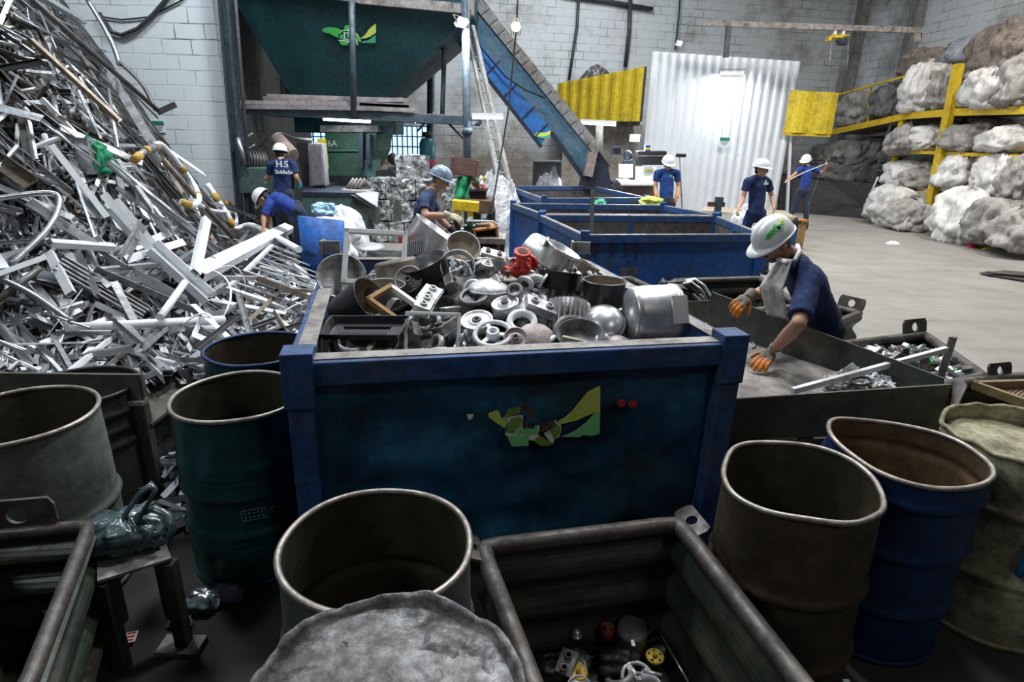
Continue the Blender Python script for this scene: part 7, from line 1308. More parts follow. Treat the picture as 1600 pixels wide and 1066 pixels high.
# ---------------------------------------------------------------- contents of the front tray
cT = sum(FT, V()) / 4; kk = 0
for i in range(44):
    f, g = RB.uniform(.1, .9), RB.uniform(.12, .9); p = lerp(lerp(FT[0], FT[1], g), lerp(FT[3], FT[2], g), f); p = V((lerp(p.x, cT.x, .12), lerp(p.y, cT.y, .12), RB.uniform(.10, .13)))
    if f > .62 and RB.random() < .6: continue
    pr = protos[(i * 3) % len(protos)]; nm_ = {'ring': 'small grey ring', 'pulley': 'small pulley', 'casting': 'small block casting', 'pipe': 'small flanged elbow', 'cap': 'small domed plug', 'strap': 'curved metal strap', 'wheel': 'small spoked wheel'}[pr[0]['category']]
    if pr[0].name.startswith('dark'): nm_ = 'dark block casting'
    dup(pr[0], Matrix.Translation(p) @ Euler((RB.uniform(-.7, .7), RB.uniform(-.7, .7), RB.uniform(0, 6.3))).to_matrix().to_4x4() @ Matrix.Scale(RB.uniform(.8, 1.25), 4), nm_ + ' lying in the bottom of the front tray', 'small castings in the front tray')
def HF(x, y): return .10
FTH = lambda x, y: .11
put('upturned_pot', 'dark upturned pot with a white paper strip in the bottom of the front tray', 'pot', 985, 1012, (.05, -.85, -.45), I_pot, m_castd, up_=.10, r=.065, h=.085, ear=False, hitf=FTH)
mb = MB(); p = D(988, 1003, axd(Z(985, 1003, .2)) - .02); mb.box((0, 0, 0), (.014, .03, .002), Matrix.Translation(Z(989, 1005, .205))); single('paper_strip', mb, m_edge, 'white paper strip stuck on the dark upturned pot', 'paper')
put('ribbed_dial', 'dark red ribbed knob beside the upturned pot in the front tray', 'knob', 947, 1003, (0, .9, .3), I_pulley, mat('dark red', (.25, .03, .03), .5, bump=0), up_=.05, r=.03, h=.05, hitf=FTH)
put('yellow_handwheel', 'small yellow hand wheel in the front tray right of the upturned pot', 'wheel', 1022, 1035, (0, .9, .4), I_wheel, m_yel, up_=.03, r=.032, sp=5, rr=.005, hub=.01, hitf=FTH)
put('yellow_handwheel', 'small yellow gear wheel at the bottom edge of the front tray', 'wheel', 903, 1060, (0, .9, .4), I_wheel, m_yel, up_=.03, r=.03, sp=6, rr=.007, hub=.01, hitf=FTH)
put('round_bolt', 'round steel ball headed bolt left of the upturned pot in the front tray', 'bolt', 899, 1008, (0, 1, 0), I_dome, m_shine, up_=.05, r=.022, h=.03, hitf=FTH, knob=False)
for x0, y0, x1, y1, w, mt, lb in ((1033, 992, 1076, 1066, .008, m_alu, 'thin pale rod along the right side of the front tray'), (1004, 1049, 1034, 1056, .012, m_cast, 'short steel pin below the yellow hand wheel'), (850, 1026, 888, 1022, .012, m_cast, 'bent steel lever at the left of the front tray'), (842, 1037, 862, 1038, .014, m_wood, 'short pale stub at the left of the front tray'), (1012, 992, 1020, 982, .008, m_cast, 'thin bolt right of the upturned pot'), (1014, 1002, 1030, 996, .008, m_cast, 'second thin bolt right of the upturned pot')):
    mb = MB(); mb.tube([Z(x0, y0, .13), Z(x1, y1, .13)], w / 2 + .002, 8); single('metal_rod', mb, mt, lb, 'rod')
for px, py, mt, lb, w in ((905, 1035, m_alug, 'crumpled greenish foil in the front tray', .09), (965, 1045, m_dark, 'black rag in the bottom of the front tray', .16), (860, 1055, m_dark, 'dark rag at the left bottom of the front tray', .14), (945, 1028, m_castd, 'dark cap beside the crumpled foil in the front tray', .03), (1030, 1018, m_white, 'torn pale packet right of the upturned pot', .05)):
    b = sack(Z(px, py, .078), (w, w * .7, w * .5), px, amp=.5, nu=24, nv=14); single('tray_scrap', b, mt, lb, 'scrap')
# ---------------------------------------------------------------- bits on the sorting table and in the right tray
TTH = lambda x, y: TZ + .004
RT = random.Random(9)
for i, (px, py, fn, mt, nm, lb, kw) in enumerate(((1120, 512, I_ring, m_aluw, 'metal_ring', 'white metal ring among the small parts on the sorting table', dict(r=.035, w=.01, h=.01)), (1128, 527, I_ring, MATS['cream metal'], 'flat_ring', 'cream coloured ring among the small parts on the sorting table', dict(r=.05, w=.012, h=.012)), (1145, 516, I_ring, m_alu, 'metal_ring', 'silver ring beside the blue part on the sorting table', dict(r=.045, w=.008, h=.01)), (1140, 528, I_pulley, m_aluw, 'round_plug', 'white round cap on the sorting table', dict(r=.03, h=.02)), (1158, 520, I_block, m_blue, 'blue_part', 'blue plastic part on the sorting table', dict(w=.05, d=.035, h=.02, hole=False)), (1108, 512, I_block, m_white, 'white_part', 'white plastic part at the left of the sorting table', dict(w=.05, d=.03, h=.02, hole=False)), (1104, 518, I_block, m_cast, 'small_plate', 'small grey plate at the left of the sorting table', dict(w=.04, d=.03, h=.01)))):
    put(nm, lb, 'small part', px, py, (0, 1, .28), fn, mt, up_=.008, hitf=TTH, spin=i * .7, **kw)
for pts, w, mt, lb in ((((1160, 518), (1170, 530), (1180, 540), (1176, 544), (1168, 536), (1157, 520)), .006, m_alu, 'bent silver wire handle on the sorting table'), (((1186, 529), (1195, 533), (1205, 534)), .006, m_alu, 'thin silver spoon on the sorting table'), (((1166, 522), (1178, 524)), .022, m_pink, 'short brown tube beside the bent wire handle'), (((1174, 528), (1186, 533)), .026, m_alu, 'short silver tube on the sorting table')):
    mb = MB(); mb.tube([Z(x, y, TZ + w / 2 + .003) for x, y in pts], w / 2 + .003, 8); single('table_part', mb, mt, lb, 'small part')
mb = MB()
for i in range(260):
    u_, v_ = RT.random(), RT.random(); p = Z(lerp(1290, 1395, u_), lerp(603, 588 + 6 * u_, v_) - 20 * (1 - abs(2 * u_ - 1)) * v_, TZ + .02 + .05 * RT.random()); F = Matrix.Translation(p) @ Euler((RT.uniform(-1, 1), RT.uniform(-1, 1), RT.uniform(0, 6))).to_matrix().to_4x4()
    mb.box((0, 0, 0), (RT.uniform(.015, .05), RT.uniform(.01, .03), RT.uniform(.002, .008)), F)
tag(mb.build('plastic_scrap', m_aluw), 'pile of white plastic and foil scrap at the right end of the sorting table', 'scrap', kind='stuff')
mb = MB(); mb.tube([Z(1346 + 16 * math.cos(a), 596 + 6 * math.sin(a), TZ + .08) for a in [2 * PI * k / 20 for k in range(20)]], .006, 8, True); single('black_hoop', mb, m_ink, 'black cable hoop lying on the white scrap of the sorting table', 'hoop')
b = MB(); b.add([Z(1303, 590, .86), Z(1348, 582, .88), Z(1332, 566, .98), Z(1326, 570, .97)], [(0, 1, 2, 3)]); o = single('paper_sheet', b, m_white, 'grey white paper sheet sticking up from the white scrap', 'paper'); q = o.modifiers.new('s', 'SOLIDIFY'); q.thickness = .003
cols = [m_aluw, m_alug, m_castd, m_green2, m_blue, m_brown, m_white, m_red]
for k, mt in enumerate(cols):
    mb = MB()
    for i in range(60 if k < 3 else (26 if k < 7 else 7)):
        u_, v_ = RT.uniform(.06, .94), RT.uniform(.06, .94); Q = [Z(1440, 612, .6), Z(1536, 588, .6), Z(1445, 524, .6), Z(1310, 540, .6)]; p = lerp(lerp(Q[0], Q[1], u_), lerp(Q[3], Q[2], u_), v_); p.z = .50 + .10 * RT.random() + .05 * nz((p.x * 3, p.y * 3, 0))
        mb.box((0, 0, 0), (RT.uniform(.03, .12), RT.uniform(.02, .06), RT.uniform(.004, .03)), Matrix.Translation(p) @ Euler((RT.uniform(-.9, .9), RT.uniform(-.9, .9), RT.uniform(0, 6))).to_matrix().to_4x4())
    tag(mb.build('mixed_fragments', mt), 'mixed %s fragments filling the right ribbed tray' % ('white', 'grey', 'dark', 'green', 'blue', 'brown', 'pale', 'red')[k], 'fragments', kind='stuff')
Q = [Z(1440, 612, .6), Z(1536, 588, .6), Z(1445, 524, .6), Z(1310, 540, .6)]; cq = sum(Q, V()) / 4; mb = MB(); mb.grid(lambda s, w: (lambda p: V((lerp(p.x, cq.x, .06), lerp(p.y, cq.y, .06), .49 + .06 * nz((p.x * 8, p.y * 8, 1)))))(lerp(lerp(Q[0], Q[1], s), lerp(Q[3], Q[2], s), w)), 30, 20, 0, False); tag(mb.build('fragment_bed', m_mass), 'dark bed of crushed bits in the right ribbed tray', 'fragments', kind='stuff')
# car trim and dark brackets in the tray beside the table
mb = MB(); mb.tube([D(x, y, 4.95) for x, y in ((1070, 440), (1085, 436), (1100, 446), (1112, 466), (1117, 486))], .03, 8, flat=.4); mb.tube([D(x, y, 4.9) for x, y in ((1066, 444), (1080, 441), (1095, 452), (1108, 474))], .012, 6); single('chrome_trim', mb, m_alu, 'curved silver double trim strip in the tray behind the sorting table', 'trim strip')
mb = MB(); mb.tube([D(x, y, 5.0) for x, y in ((1032, 440), (1045, 448), (1075, 458), (1098, 478), (1112, 488))], .055, 8, flat=.6); mb.tube([D(x, y, 4.95) for x, y in ((1040, 443), (1065, 440), (1085, 456))], .035, 8, flat=.5); single('black_bumper', mb, m_pan, 'crushed black bumper piece under the curved silver trim', 'bumper')
mb = MB(); F = Matrix.Translation(D(1053, 462, 4.9)) @ Euler((.2, .3, .4)).to_matrix().to_4x4(); mb.box((0, 0, 0), (.16, .10, .09), F); single('grey_bracket', mb, m_worn, 'grey steel bracket box below the crushed black bumper', 'bracket', bevel=.01)
# ================================================================ PEOPLE
m_skin = mat('tanned skin', (.50, .28, .185), .55, 0, (.43, .23, .145), scale=9, fa=.12, bump=.05, spec=.35)
m_skin2 = mat('darker skin', (.46, .25, .16), .55, 0, (.38, .195, .125), scale=9, fa=.12, bump=.05, spec=.35)
m_navy = mat('navy cotton', (.016, .028, .085), .85, 0, (.022, .038, .11), scale=7, bump=.15, bscale=60, wrinkle=5, spec=.2)
m_royal = mat('blue cotton', (.025, .055, .26), .85, 0, (.02, .045, .2), scale=7, bump=.15, bscale=60, wrinkle=5, spec=.2)
m_jeans = mat('dark trousers', (.022, .028, .05), .85, 0, (.04, .048, .075), scale=7, bump=.2, bscale=50, wrinkle=5, spec=.2)
m_hair = mat('black hair', (.012, .011, .011), .6, bump=.3, bscale=80)
m_hairg = mat('greying hair', (.16, .155, .15), .6, 0, (.08, .08, .08), scale=30, bump=.3, bscale=80)
m_helm = mat('white hard hat', (.80, .82, .82), .3, 0, (.74, .76, .76), (.5, .48, .45), 5, .4, .02, dirt_scale=6, dirt_pos=.62, spec=.5, fa=.04)
m_helmb = mat('blue grey hard hat', (.30, .40, .50), .3, 0, (.26, .35, .44), scale=5, bump=.02, spec=.5)
m_boot = mat('black boots', (.02, .018, .016), .6, bump=.1)
m_glove = mat('dirty grey glove', (.24, .21, .165), .85, 0, (.17, .145, .11), (.07, .06, .045), 8, .6, .3, 50, dirt_scale=7)
m_gor = mat('orange glove rubber', (.62, .20, .02), .6, 0, (.5, .15, .02), scale=9, bump=.15)
m_gblue = mat('light blue glove', (.06, .42, .62), .6, bump=.1)
m_gcream = mat('cream glove', (.55, .50, .36), .8, 0, (.45, .4, .3), scale=8, bump=.2)
m_eye = mat('eye white', (.7, .7, .68), .3, bump=0)
def cap_(mb, a, b_, ra, rb, flat=1.0, side=None, n=16, k=5):
    """rounded tapered limb between two joints; flat squeezes it across 'side'"""
    a, b_ = V(a), V(b_); d = b_ - a; L = d.length
    if side is None: F = frame_from(d)
    else:
        z = d.normalized(); x = V(side); x = (x - z * x.dot(z)).normalized(); F = Matrix((x, z.cross(x), z)).transposed()
    T = Matrix.Translation(a) @ F.to_4x4() @ Matrix.Diagonal((1, flat, 1, 1))
    pr = [(.0005, -ra)] + [(ra * math.sin(PI / 2 * i / k), -ra * math.cos(PI / 2 * i / k)) for i in range(1, k + 1)] + [(rb * math.cos(PI / 2 * i / k), L + rb * math.sin(PI / 2 * i / k)) for i in range(0, k)] + [(.0005, L + rb)]
    mb.lathe(pr, n, T); return mb
def cone_(mb, a, b_, ra, rb, n=20):
    a, b_ = V(a), V(b_); d = b_ - a; T = Matrix.Translation(a) @ frame_from(d).to_4x4(); mb.lathe([(.0005, 0), (ra, 0), (rb, d.length), (.0005, d.length)], n, T); return mb
def remesh(mb, name, m, parent, vox, it=4, fac=.5, disp=None):
    o = mb.build(name, m, parent); q = o.modifiers.new('r', 'REMESH'); q.mode = 'VOXEL'; q.voxel_size = vox; q.use_smooth_shade = True; s = o.modifiers.new('s', 'SMOOTH'); s.iterations = it; s.factor = fac
    dg = bpy.context.evaluated_depsgraph_get(); dg.update(); me = bpy.data.meshes.new_from_object(o.evaluated_get(dg)); old = o.data; o.modifiers.clear(); o.data = me; bpy.data.meshes.remove(old); me.name = name
    if disp:
        for v in me.vertices: v.co += v.normal * disp(v.co)
    for p in me.polygons: p.use_smooth = True
    if not me.materials: me.materials.append(m)
    return o
def hand(mb, w, e, nrm, s=1.0, curl=.5, r=.0085, thumb=1, part='all', rp=1.0):
    """palm and five fingers from wrist w along e; nrm = back-of-hand normal; thumb = +-1 side"""
    e = V(e).normalized(); n = V(nrm); n = (n - e * n.dot(e)).normalized(); x = e.cross(n) * thumb; L = .095 * s
    if part in ('all', 'palm'):
        cap_(mb, w, w + e * L * .35, .026 * s * rp, .03 * s * rp, .62, x); cap_(mb, w + e * L * .3 - x * .016 * s, w + e * L * .78 - x * .024 * s, .022 * s * rp, .016 * s * rp, .75, x); cap_(mb, w + e * L * .3 + x * .012 * s, w + e * L * .82 + x * .02 * s, .024 * s * rp, .017 * s * rp, .75, x)
    lens = (.070, .078, .072, .058); tips = []
    for i, f in enumerate(lens):
        off = x * (.031 - .0205 * i) * s; b0 = w + e * L * (.86 - .04 * abs(i - 1.3)) + off; d = (e + x * (.10 - .07 * i)).normalized(); ang = 0; p = b0; q = [p]
        for j, sg in enumerate((.45, .31, .24)):
            ang += curl * (.55 if j == 0 else .75) * (1 + .08 * i); p = p + (d * math.cos(ang) - n * math.sin(ang)) * f * sg * s; q.append(p)
        for j in range(3):
            if part == 'all' or (part == 'palm' and j == 0) or (part == 'tips' and j >= 0): cap_(mb, q[j], q[j + 1], r * s * (1.05 - .08 * j), r * s * (.98 - .08 * j), 1, None, 10, 4)
        tips.append(q)
    t0 = w + e * L * .22 + x * .028 * s; td = (e * .62 + x * .72 - n * .3).normalized(); t1 = t0 + td * .042 * s; t2 = t1 + (td * .75 + e * .5 - n * .25 * (1 + curl)).normalized() * .032 * s
    if part in ('all', 'palm', 'tips'): cap_(mb, t0, t1, .0125 * s, .011 * s, 1, None, 10, 4); cap_(mb, t1, t2, .0108 * s, .0085 * s, 1, None, 10, 4)
    return mb
def person(label, J, face, up, vox=.011, shirt=None, pants=None, skin=None, hair=None, helm=None, gloves=(None, None), s=1.0, sleeve=.62, curl=(.6, .6), ridges=False, handn=(None, None), handdir=(None, None), bulk=1.0, beard=False, hs=1.0, specs=False):
    shirt = shirt or m_navy; pants = pants or m_jeans; skin = skin or m_skin; hair = hair or m_hair; helm = helm or m_helm
    J = {k: V(v) for k, v in J.items()}; t = thing('person', label, 'person', loc=(J['pelvis'].x, J['pelvis'].y, 0))
    lat = (J['shR'] - J['shL']); lath = V((lat.x, lat.y, 0)).normalized(); face = V(face).normalized(); up = V(up); up = (up - face * up.dot(face)).normalized(); rt = face.cross(up)
    if 'hipL' not in J: J['hipL'] = J['pelvis'] - lath * .095 * s - V((0, 0, .03)); J['hipR'] = J['pelvis'] + lath * .095 * s - V((0, 0, .03))
    for sd in 'LR':
        if 'an' + sd not in J: J['an' + sd] = V((J['hip' + sd].x, J['hip' + sd].y, .09))
        if 'kn' + sd not in J: J['kn' + sd] = lerp(J['hip' + sd], J['an' + sd], .52) + V((face.x, face.y, 0)) * .03
    H = J['head']; hf = Matrix((rt, face, up)).transposed(); HM_ = Matrix.Translation(H) @ hf.to_4x4() @ Matrix.Scale(hs, 4)
    def h(x, y, z): return HM_ @ V((x, y, z))
    b = MB()
    b.ball(h(0, -.008, .022), .1 * hs, 14, hf, sc=(.76, .96, 1.0)); b.ball(h(0, .012, -.035), .075 * hs, 12, hf, sc=(.84, 1.0, 1.1)); b.ball(h(0, .048, -.085), .032 * hs, 10, hf, sc=(1.1, .9, .8))
    cap_(b, h(0, .088, .008), h(0, .108, -.03), .010 * hs, .0165 * hs); b.ball(h(0, .082, .025), .03 * hs, 8, hf, sc=(1.9, .5, .4))
    for sx in (-1, 1): b.ball(h(sx * .078, -.012, -.012), .033 * hs, 8, hf, sc=(.35, .62, 1.0)); b.ball(h(sx * .038, .062, -.03), .026 * hs, 8, hf, sc=(1, .7, .8))
    b.ball(h(0, .083, -.058), .02 * hs, 8, hf, sc=(1.2, .45, .3)); b.ball(h(0, .082, -.068), .018 * hs, 8, hf, sc=(1.1, .45, .35))
    nb = J['neck']; cap_(b, h(0, -.025, -.06), nb, .052 * hs, .06 * s)
    ch = J['chest']; pe = J['pelvis']
    cap_(b, lerp(ch, nb, .6), ch, .10 * s, .12 * s, .62, lat); cap_(b, ch, lerp(ch, pe, .78), .12 * s, .10 * s, .65, lat); cap_(b, lerp(ch, pe, .7), lerp(J['hipL'], J['hipR'], .5) + V((0, 0, .06)), .09 * s, .07 * s, .7, lat)
    for i, sd in enumerate('LR'):
        sh, el, wr = J['sh' + sd], J['el' + sd], J['wr' + sd]; cap_(b, lerp(nb, sh, .5), sh, .05 * s, .05 * s); cap_(b, sh, el, .046 * s, .039 * s); cap_(b, el, lerp(el, wr, .35), .038 * s, .040 * s); cap_(b, lerp(el, wr, .35), wr, .040 * s, .025 * s)
        cap_(b, J['hip' + sd], J['kn' + sd], .064 * s, .046 * s); cap_(b, J['kn' + sd], J['an' + sd], .046 * s, .034 * s)
        hd = handdir[i] or (wr - el); hn_ = handn[i] or (lath * (1 if sd == 'R' else -1)); hn_ = V(hn_)
        if not gloves[i]: hand(b, wr, hd, hn_, s * .98, curl[i], max(.0085, vox * .78), 1 if sd == 'L' else -1)
        else:
            gm, gt = gloves[i]; g = MB(); cone_(g, wr - V(hd).normalized() * .06, wr + V(hd).normalized() * .012, .037 * s, .031 * s); hand(g, wr, hd, hn_, s * 1.04, curl[i], max(.0105, vox * .8), 1 if sd == 'L' else -1, 'palm' if gt else 'all', 1.08); go = remesh(g, 'glove', gm, t, max(.005, vox * .62), 2)
            if gt: g = MB(); hand(g, wr, hd, hn_, s * 1.05, curl[i], max(.0118, vox * .85), 1 if sd == 'L' else -1, 'tips', 1.08); g2 = remesh(g, 'glove_fingers', gt, t, max(.0042, vox * .55), 2); tag(g2, 'orange rubber coated fingers' if gt is m_gor else None)
    remesh(b, 'body', skin, t, vox, 3)
    for sx in (-1, 1):
        b = MB(); b.ball(h(sx * .033, .079, .002), .0125 * hs, 8, hf); e = b.build('eye', m_eye, t); b = MB(); b.ball(h(sx * .033, .0865, .001), .0065 * hs, 6, hf); q = b.build('iris', m_ink, t); q.parent = e
        b = MB(); cap_(b, h(sx * .018, .094, .026), h(sx * .055, .08, .024), .0045 * hs, .003 * hs, 1, None, 8, 3); b.build('eyebrow', hair, t)
    b = MB(); b.ball(h(0, -.02, .026), .1 * hs, 14, hf, sc=(.80, .94, 1.02)); b.ball(h(0, -.05, -.03), .07 * hs, 10, hf, sc=(.98, .75, .9)); b.build('hair', hair, t)
    if beard: b = MB(); b.ball(h(0, .045, -.083), .045 * hs, 10, hf, sc=(1.05, .95, .75)); b.ball(h(0, .088, -.05), .018 * hs, 8, hf, sc=(1.5, .5, .35)); b.build('beard', hair, t)
    if specs:
        b = MB()
        for sx in (-1, 1): b.tube([h(sx * .036 + .024 * math.cos(a), .098, .0 + .018 * math.sin(a)) for a in [2 * PI * i / 14 for i in range(14)]], .003, 5, True); b.tube([h(sx * .06, .096, .005), h(sx * .082, .0, .005)], .003, 5)
        b.tube([h(-.012, .1, .004), h(.012, .1, .004)], .003, 5); b.build('glasses', m_ink, t)
    # hard hat
    b = MB(); NU, NV = 40, 14; CZ = .036
    def dome(u, v):
        a = 2 * PI * u; el = PI / 2 * v; cx, sx = math.cos(a), math.sin(a); r = math.cos(el) ** .85; rx, ry, rz = .113, .138, .128
        x, y, z = rx * r * cx, ry * r * sx, rz * math.sin(el) ** .95; 
        if ridges: k = math.exp(-(x / .016) ** 2) + .8 * math.exp(-((abs(x) - .045) / .012) ** 2); z += .009 * k * min(1, el * 2.0) ; y *= 1 + .03 * k * (1 - v)
        return h(x, y - .012, z + CZ)
    b.grid(dome, NU, NV, 0, True, True); hat = b.build('hard_hat', helm, t)
    b = MB(); vs = []; n_ = 48
    for i in range(n_):
        a = 2 * PI * i / n_; f = max(0, math.sin(a)); o = .010 + .050 * f ** 1.6; x, y = .113 * math.cos(a), .138 * math.sin(a)
        vs += [h(x * .97, y * .97 - .012, CZ + .004), h(x * (1 + o / .125), y * (1 + o / .138) - .012, CZ - .004 - .016 * f), h(x * (1 + o / .125), y * (1 + o / .138) - .012, CZ - .008 - .016 * f), h(x * .97, y * .97 - .012, CZ - .004)]
    b.add(vs, [(i * 4 + k, ((i + 1) % n_) * 4 + k, ((i + 1) % n_) * 4 + (k + 1) % 4, i * 4 + (k + 1) % 4) for i in range(n_) for k in range(4)], True); br = b.build('brim', helm, t); br.parent = hat
    b = MB(); b.tube([h(.104 * math.cos(a), .128 * math.sin(a) - .012, CZ - .012) for a in [2 * PI * i / 36 for i in range(36)]], .007, 6, True); q = b.build('headband', m_ink, t); q.parent = hat
    # clothes
    b = MB(); fl = .70
    cap_(b, lerp(ch, nb, .82), ch, .088 * s, .148 * s * bulk, fl, lat); cap_(b, ch, lerp(ch, pe, .55), .148 * s * bulk, .145 * s * bulk, fl, lat); cap_(b, lerp(ch, pe, .45), lerp(ch, pe, .86), .145 * s * bulk, .14 * s * bulk, fl, lat)
    for sd in 'LR':
        sh, el = J['sh' + sd], J['el' + sd]; cap_(b, lerp(nb, sh, .35), sh, .066 * s, .066 * s); e = lerp(sh, el, sleeve); cap_(b, sh, lerp(sh, el, sleeve * .6), .066 * s, .062 * s); cone_(b, lerp(sh, el, .15), e, .060 * s, .064 * s)
    remesh(b, 'shirt', shirt, t, vox, 4, disp=lambda c: .007 * s * (nz(c * 9) + .6 * nz(c * 22)))
    b = MB()
    for sd in 'LR': cap_(b, J['hip' + sd] + V((0, 0, .04)), J['kn' + sd], .088 * s, .066 * s); cap_(b, J['kn' + sd], J['an' + sd], .068 * s, .06 * s); 
    cap_(b, J['hipL'] + V((0, 0, .05)), J['hipR'] + V((0, 0, .05)), .09 * s, .09 * s); hc_ = lerp(J['hipL'], J['hipR'], .5); cap_(b, hc_ + V((0, 0, .10)), hc_ - V((0, 0, .02)), .105 * s, .09 * s, .8, lat); remesh(b, 'trousers', pants, t, vox * 1.2, 4, disp=lambda c: .008 * nz(c * 11))
    fw = V((face.x, face.y, 0)).normalized() if abs(face.x) + abs(face.y) > .01 else V((0, -1, 0))
    for sd in 'LR':
        a = J['an' + sd]; b = MB(); cap_(b, V((a.x, a.y, a.z + .06)), V((a.x, a.y, a.z - .04)), .055, .055); f0 = V((a.x, a.y, a.z - .045)) - fw * .03; cap_(b, f0, f0 + fw * .17, .045, .042, .85, fw.cross(V((0, 0, 1)))); remesh(b, 'boot', m_boot, t, .012, 3)
    return t, h, hf
# front sorter
hL = Z(1184, 572, TZ + .055); wL = Z(1205, 551, TZ + .10)
P1 = dict(head=D(1209, 379, 3.42), neck=D(1240, 404, 3.46), chest=D(1260, 441, 3.56), pelvis=D(1290, 512, 3.98), shL=D(1264, 436, 3.30), shR=D(1228, 424, 3.76), elL=D(1248, 506, 3.12), wrL=wL, elR=D(1203, 452, 3.78), wrR=D(1168, 465, 3.62))
P1['anL'] = V((P1['pelvis'].x + .02, P1['pelvis'].y + .02, .09)); P1['anR'] = V((P1['pelvis'].x + .02, P1['pelvis'].y + .26, .09))
t, h, hf = person('person in white hard hat and apron leaning over the sorting table with gloved hands', P1, (-.80, -.22, -.56), (-.52, -.12, .85), vox=.007, skin=m_skin2, hair=m_hairg, ridges=True, sleeve=.86, gloves=((m_glove, m_gor), (m_glove, m_gor)), curl=(.35, .75), handn=(V((0, -.25, .95)), V((-.2, -.75, .65))), handdir=(hL - wL, D(1148, 482, 3.56) - P1['wrR']), bulk=1.02, s=1.0, beard=True, hs=.9, specs=True)
# helmet emblem on its camera side
def hel(u, v, o=.003):
    a = math.radians(u); el = math.radians(v); r = math.cos(el) ** .85; return h((.113 + o) * r * math.cos(a), (.138 + o) * r * math.sin(a) - .012, (.128 + o) * math.sin(el) ** .95 + .036)
EMB = [('emblem_wing', m_green1, [(46, 24), (38, 38), (24, 44), (10, 44), (12, 34), (24, 28), (36, 22)]), ('emblem_core', MATS['logo pale green'], [(12, 52), (2, 56), (-2, 48), (-14, 44), (-12, 30), (0, 26), (10, 32)]), ('emblem_lime', m_lime, [(-12, 44), (-24, 50), (-40, 62), (-46, 54), (-36, 42), (-22, 36)]), ('emblem_letters', m_ink, [(3, 44), (-6, 44), (-6, 34), (3, 34)])]
hat = [o for o in bpy.data.objects if o.parent is t and o.name.startswith('hard_hat')][0]
sd_ = -1 if (hf.col[0].y > 0) else 1
for nm, mt, poly in EMB:
    b = MB(); pts = [hel((u if sd_ > 0 else 180 - u), v, .004 if nm != 'emblem_letters' else .006) for u, v in poly]; cc = sum(pts, V()) / len(pts); cc = cc + (cc - h(0, -.012, .06)).normalized() * .004; b.add([cc] + pts, [(0, i + 1, (i + 1) % len(pts) + 1) for i in range(len(pts))]); o = b.build(nm, mt, t); o.parent = hat; q = o.modifiers.new('s', 'SOLIDIFY'); q.thickness = .002
b = MB(); wd = (wL - P1['elL']).normalized(); wc = wL - wd * .03
b.lathe([(.0325, -.010), (.0355, -.010), (.0355, .010), (.0325, .010)], 24, Matrix.Translation(wc - wd * .03) @ frame_from(wd).to_4x4(), closed=True); wt = b.build('wrist_watch', m_alu, t)
b = MB(); F = frame_from(wd); cdir = (V((.1, -.85, .5)) - wd * V((.1, -.85, .5)).dot(wd)).normalized(); b.tube([wc - wd * .03 + cdir * .034, wc - wd * .03 + cdir * .043], .018, 16); q = b.build('watch_face', m_white, t); q.parent = wt
# pale apron hanging from the neck in front of the chest
m_apr = mat('greyish work apron', (.46, .45, .41), .85, 0, (.36, .35, .32), (.17, .155, .13), 5, .7, .2, 40, dirt_scale=4, wrinkle=4)
b = MB(); cA = ((1216, 403), (1236, 405)); cB = ((1186, 448), (1222, 452)); cC = ((1198, 492), (1234, 500))
def ap(s, w):
    ctr = ((cA, cB, 0), (cB, cC, 1)); k = 0 if w < .5 else 1; f = w * 2 - k; A_, B_, _ = ctr[k]; x0, y0 = lerp(A_[0][0], B_[0][0], f), lerp(A_[0][1], B_[0][1], f); x1, y1 = lerp(A_[1][0], B_[1][0], f), lerp(A_[1][1], B_[1][1], f)
    return D(lerp(x0, x1, s), lerp(y0, y1, s), lerp(3.50, 3.26, s) - .05 * math.sin(PI * s) + .012 * math.sin(9 * s + 4 * w))
b.grid(ap, 14, 18); o = b.build('apron', m_apr, t); q = o.modifiers.new('s', 'SOLIDIFY'); q.thickness = .01
b = MB(); b.tube([D(1214, 404, 3.42), D(1228, 409, 3.28), D(1243, 407, 3.26), D(1249, 392, 3.36), D(1246, 384, 3.5)], .013, 8); b.build('collar', m_white, t)
# man at the vise
P2 = dict(head=D(689, 281, 6.2), neck=D(674, 301, 6.2), chest=D(663, 332, 6.2), pelvis=D(668, 388, 6.25), shR=D(661, 315, 6.0), shL=D(672, 312, 6.4), elR=D(665, 338, 5.92), wrR=D(702, 337, 5.95), elL=D(686, 342, 6.45), wrL=D(709, 362, 6.45))
person('person in a grey blue hard hat and navy T-shirt working at the small vise bench', P2, (.90, -.25, -.30), (.3, .0, .95), vox=.010, shirt=mat('grey navy cotton', (.035, .05, .11), .85, 0, (.045, .065, .13), scale=7, bump=.15, bscale=60, wrinkle=5, spec=.2), helm=m_helmb, hair=m_hairg, sleeve=.62, gloves=((m_black, None), (m_gcream, None)), curl=(.8, .6), handn=(V((.3, -.3, .9)), V((.1, -.5, .85))), handdir=(None, V((.95, -.1, -.25))), bulk=1.05, hs=.88)
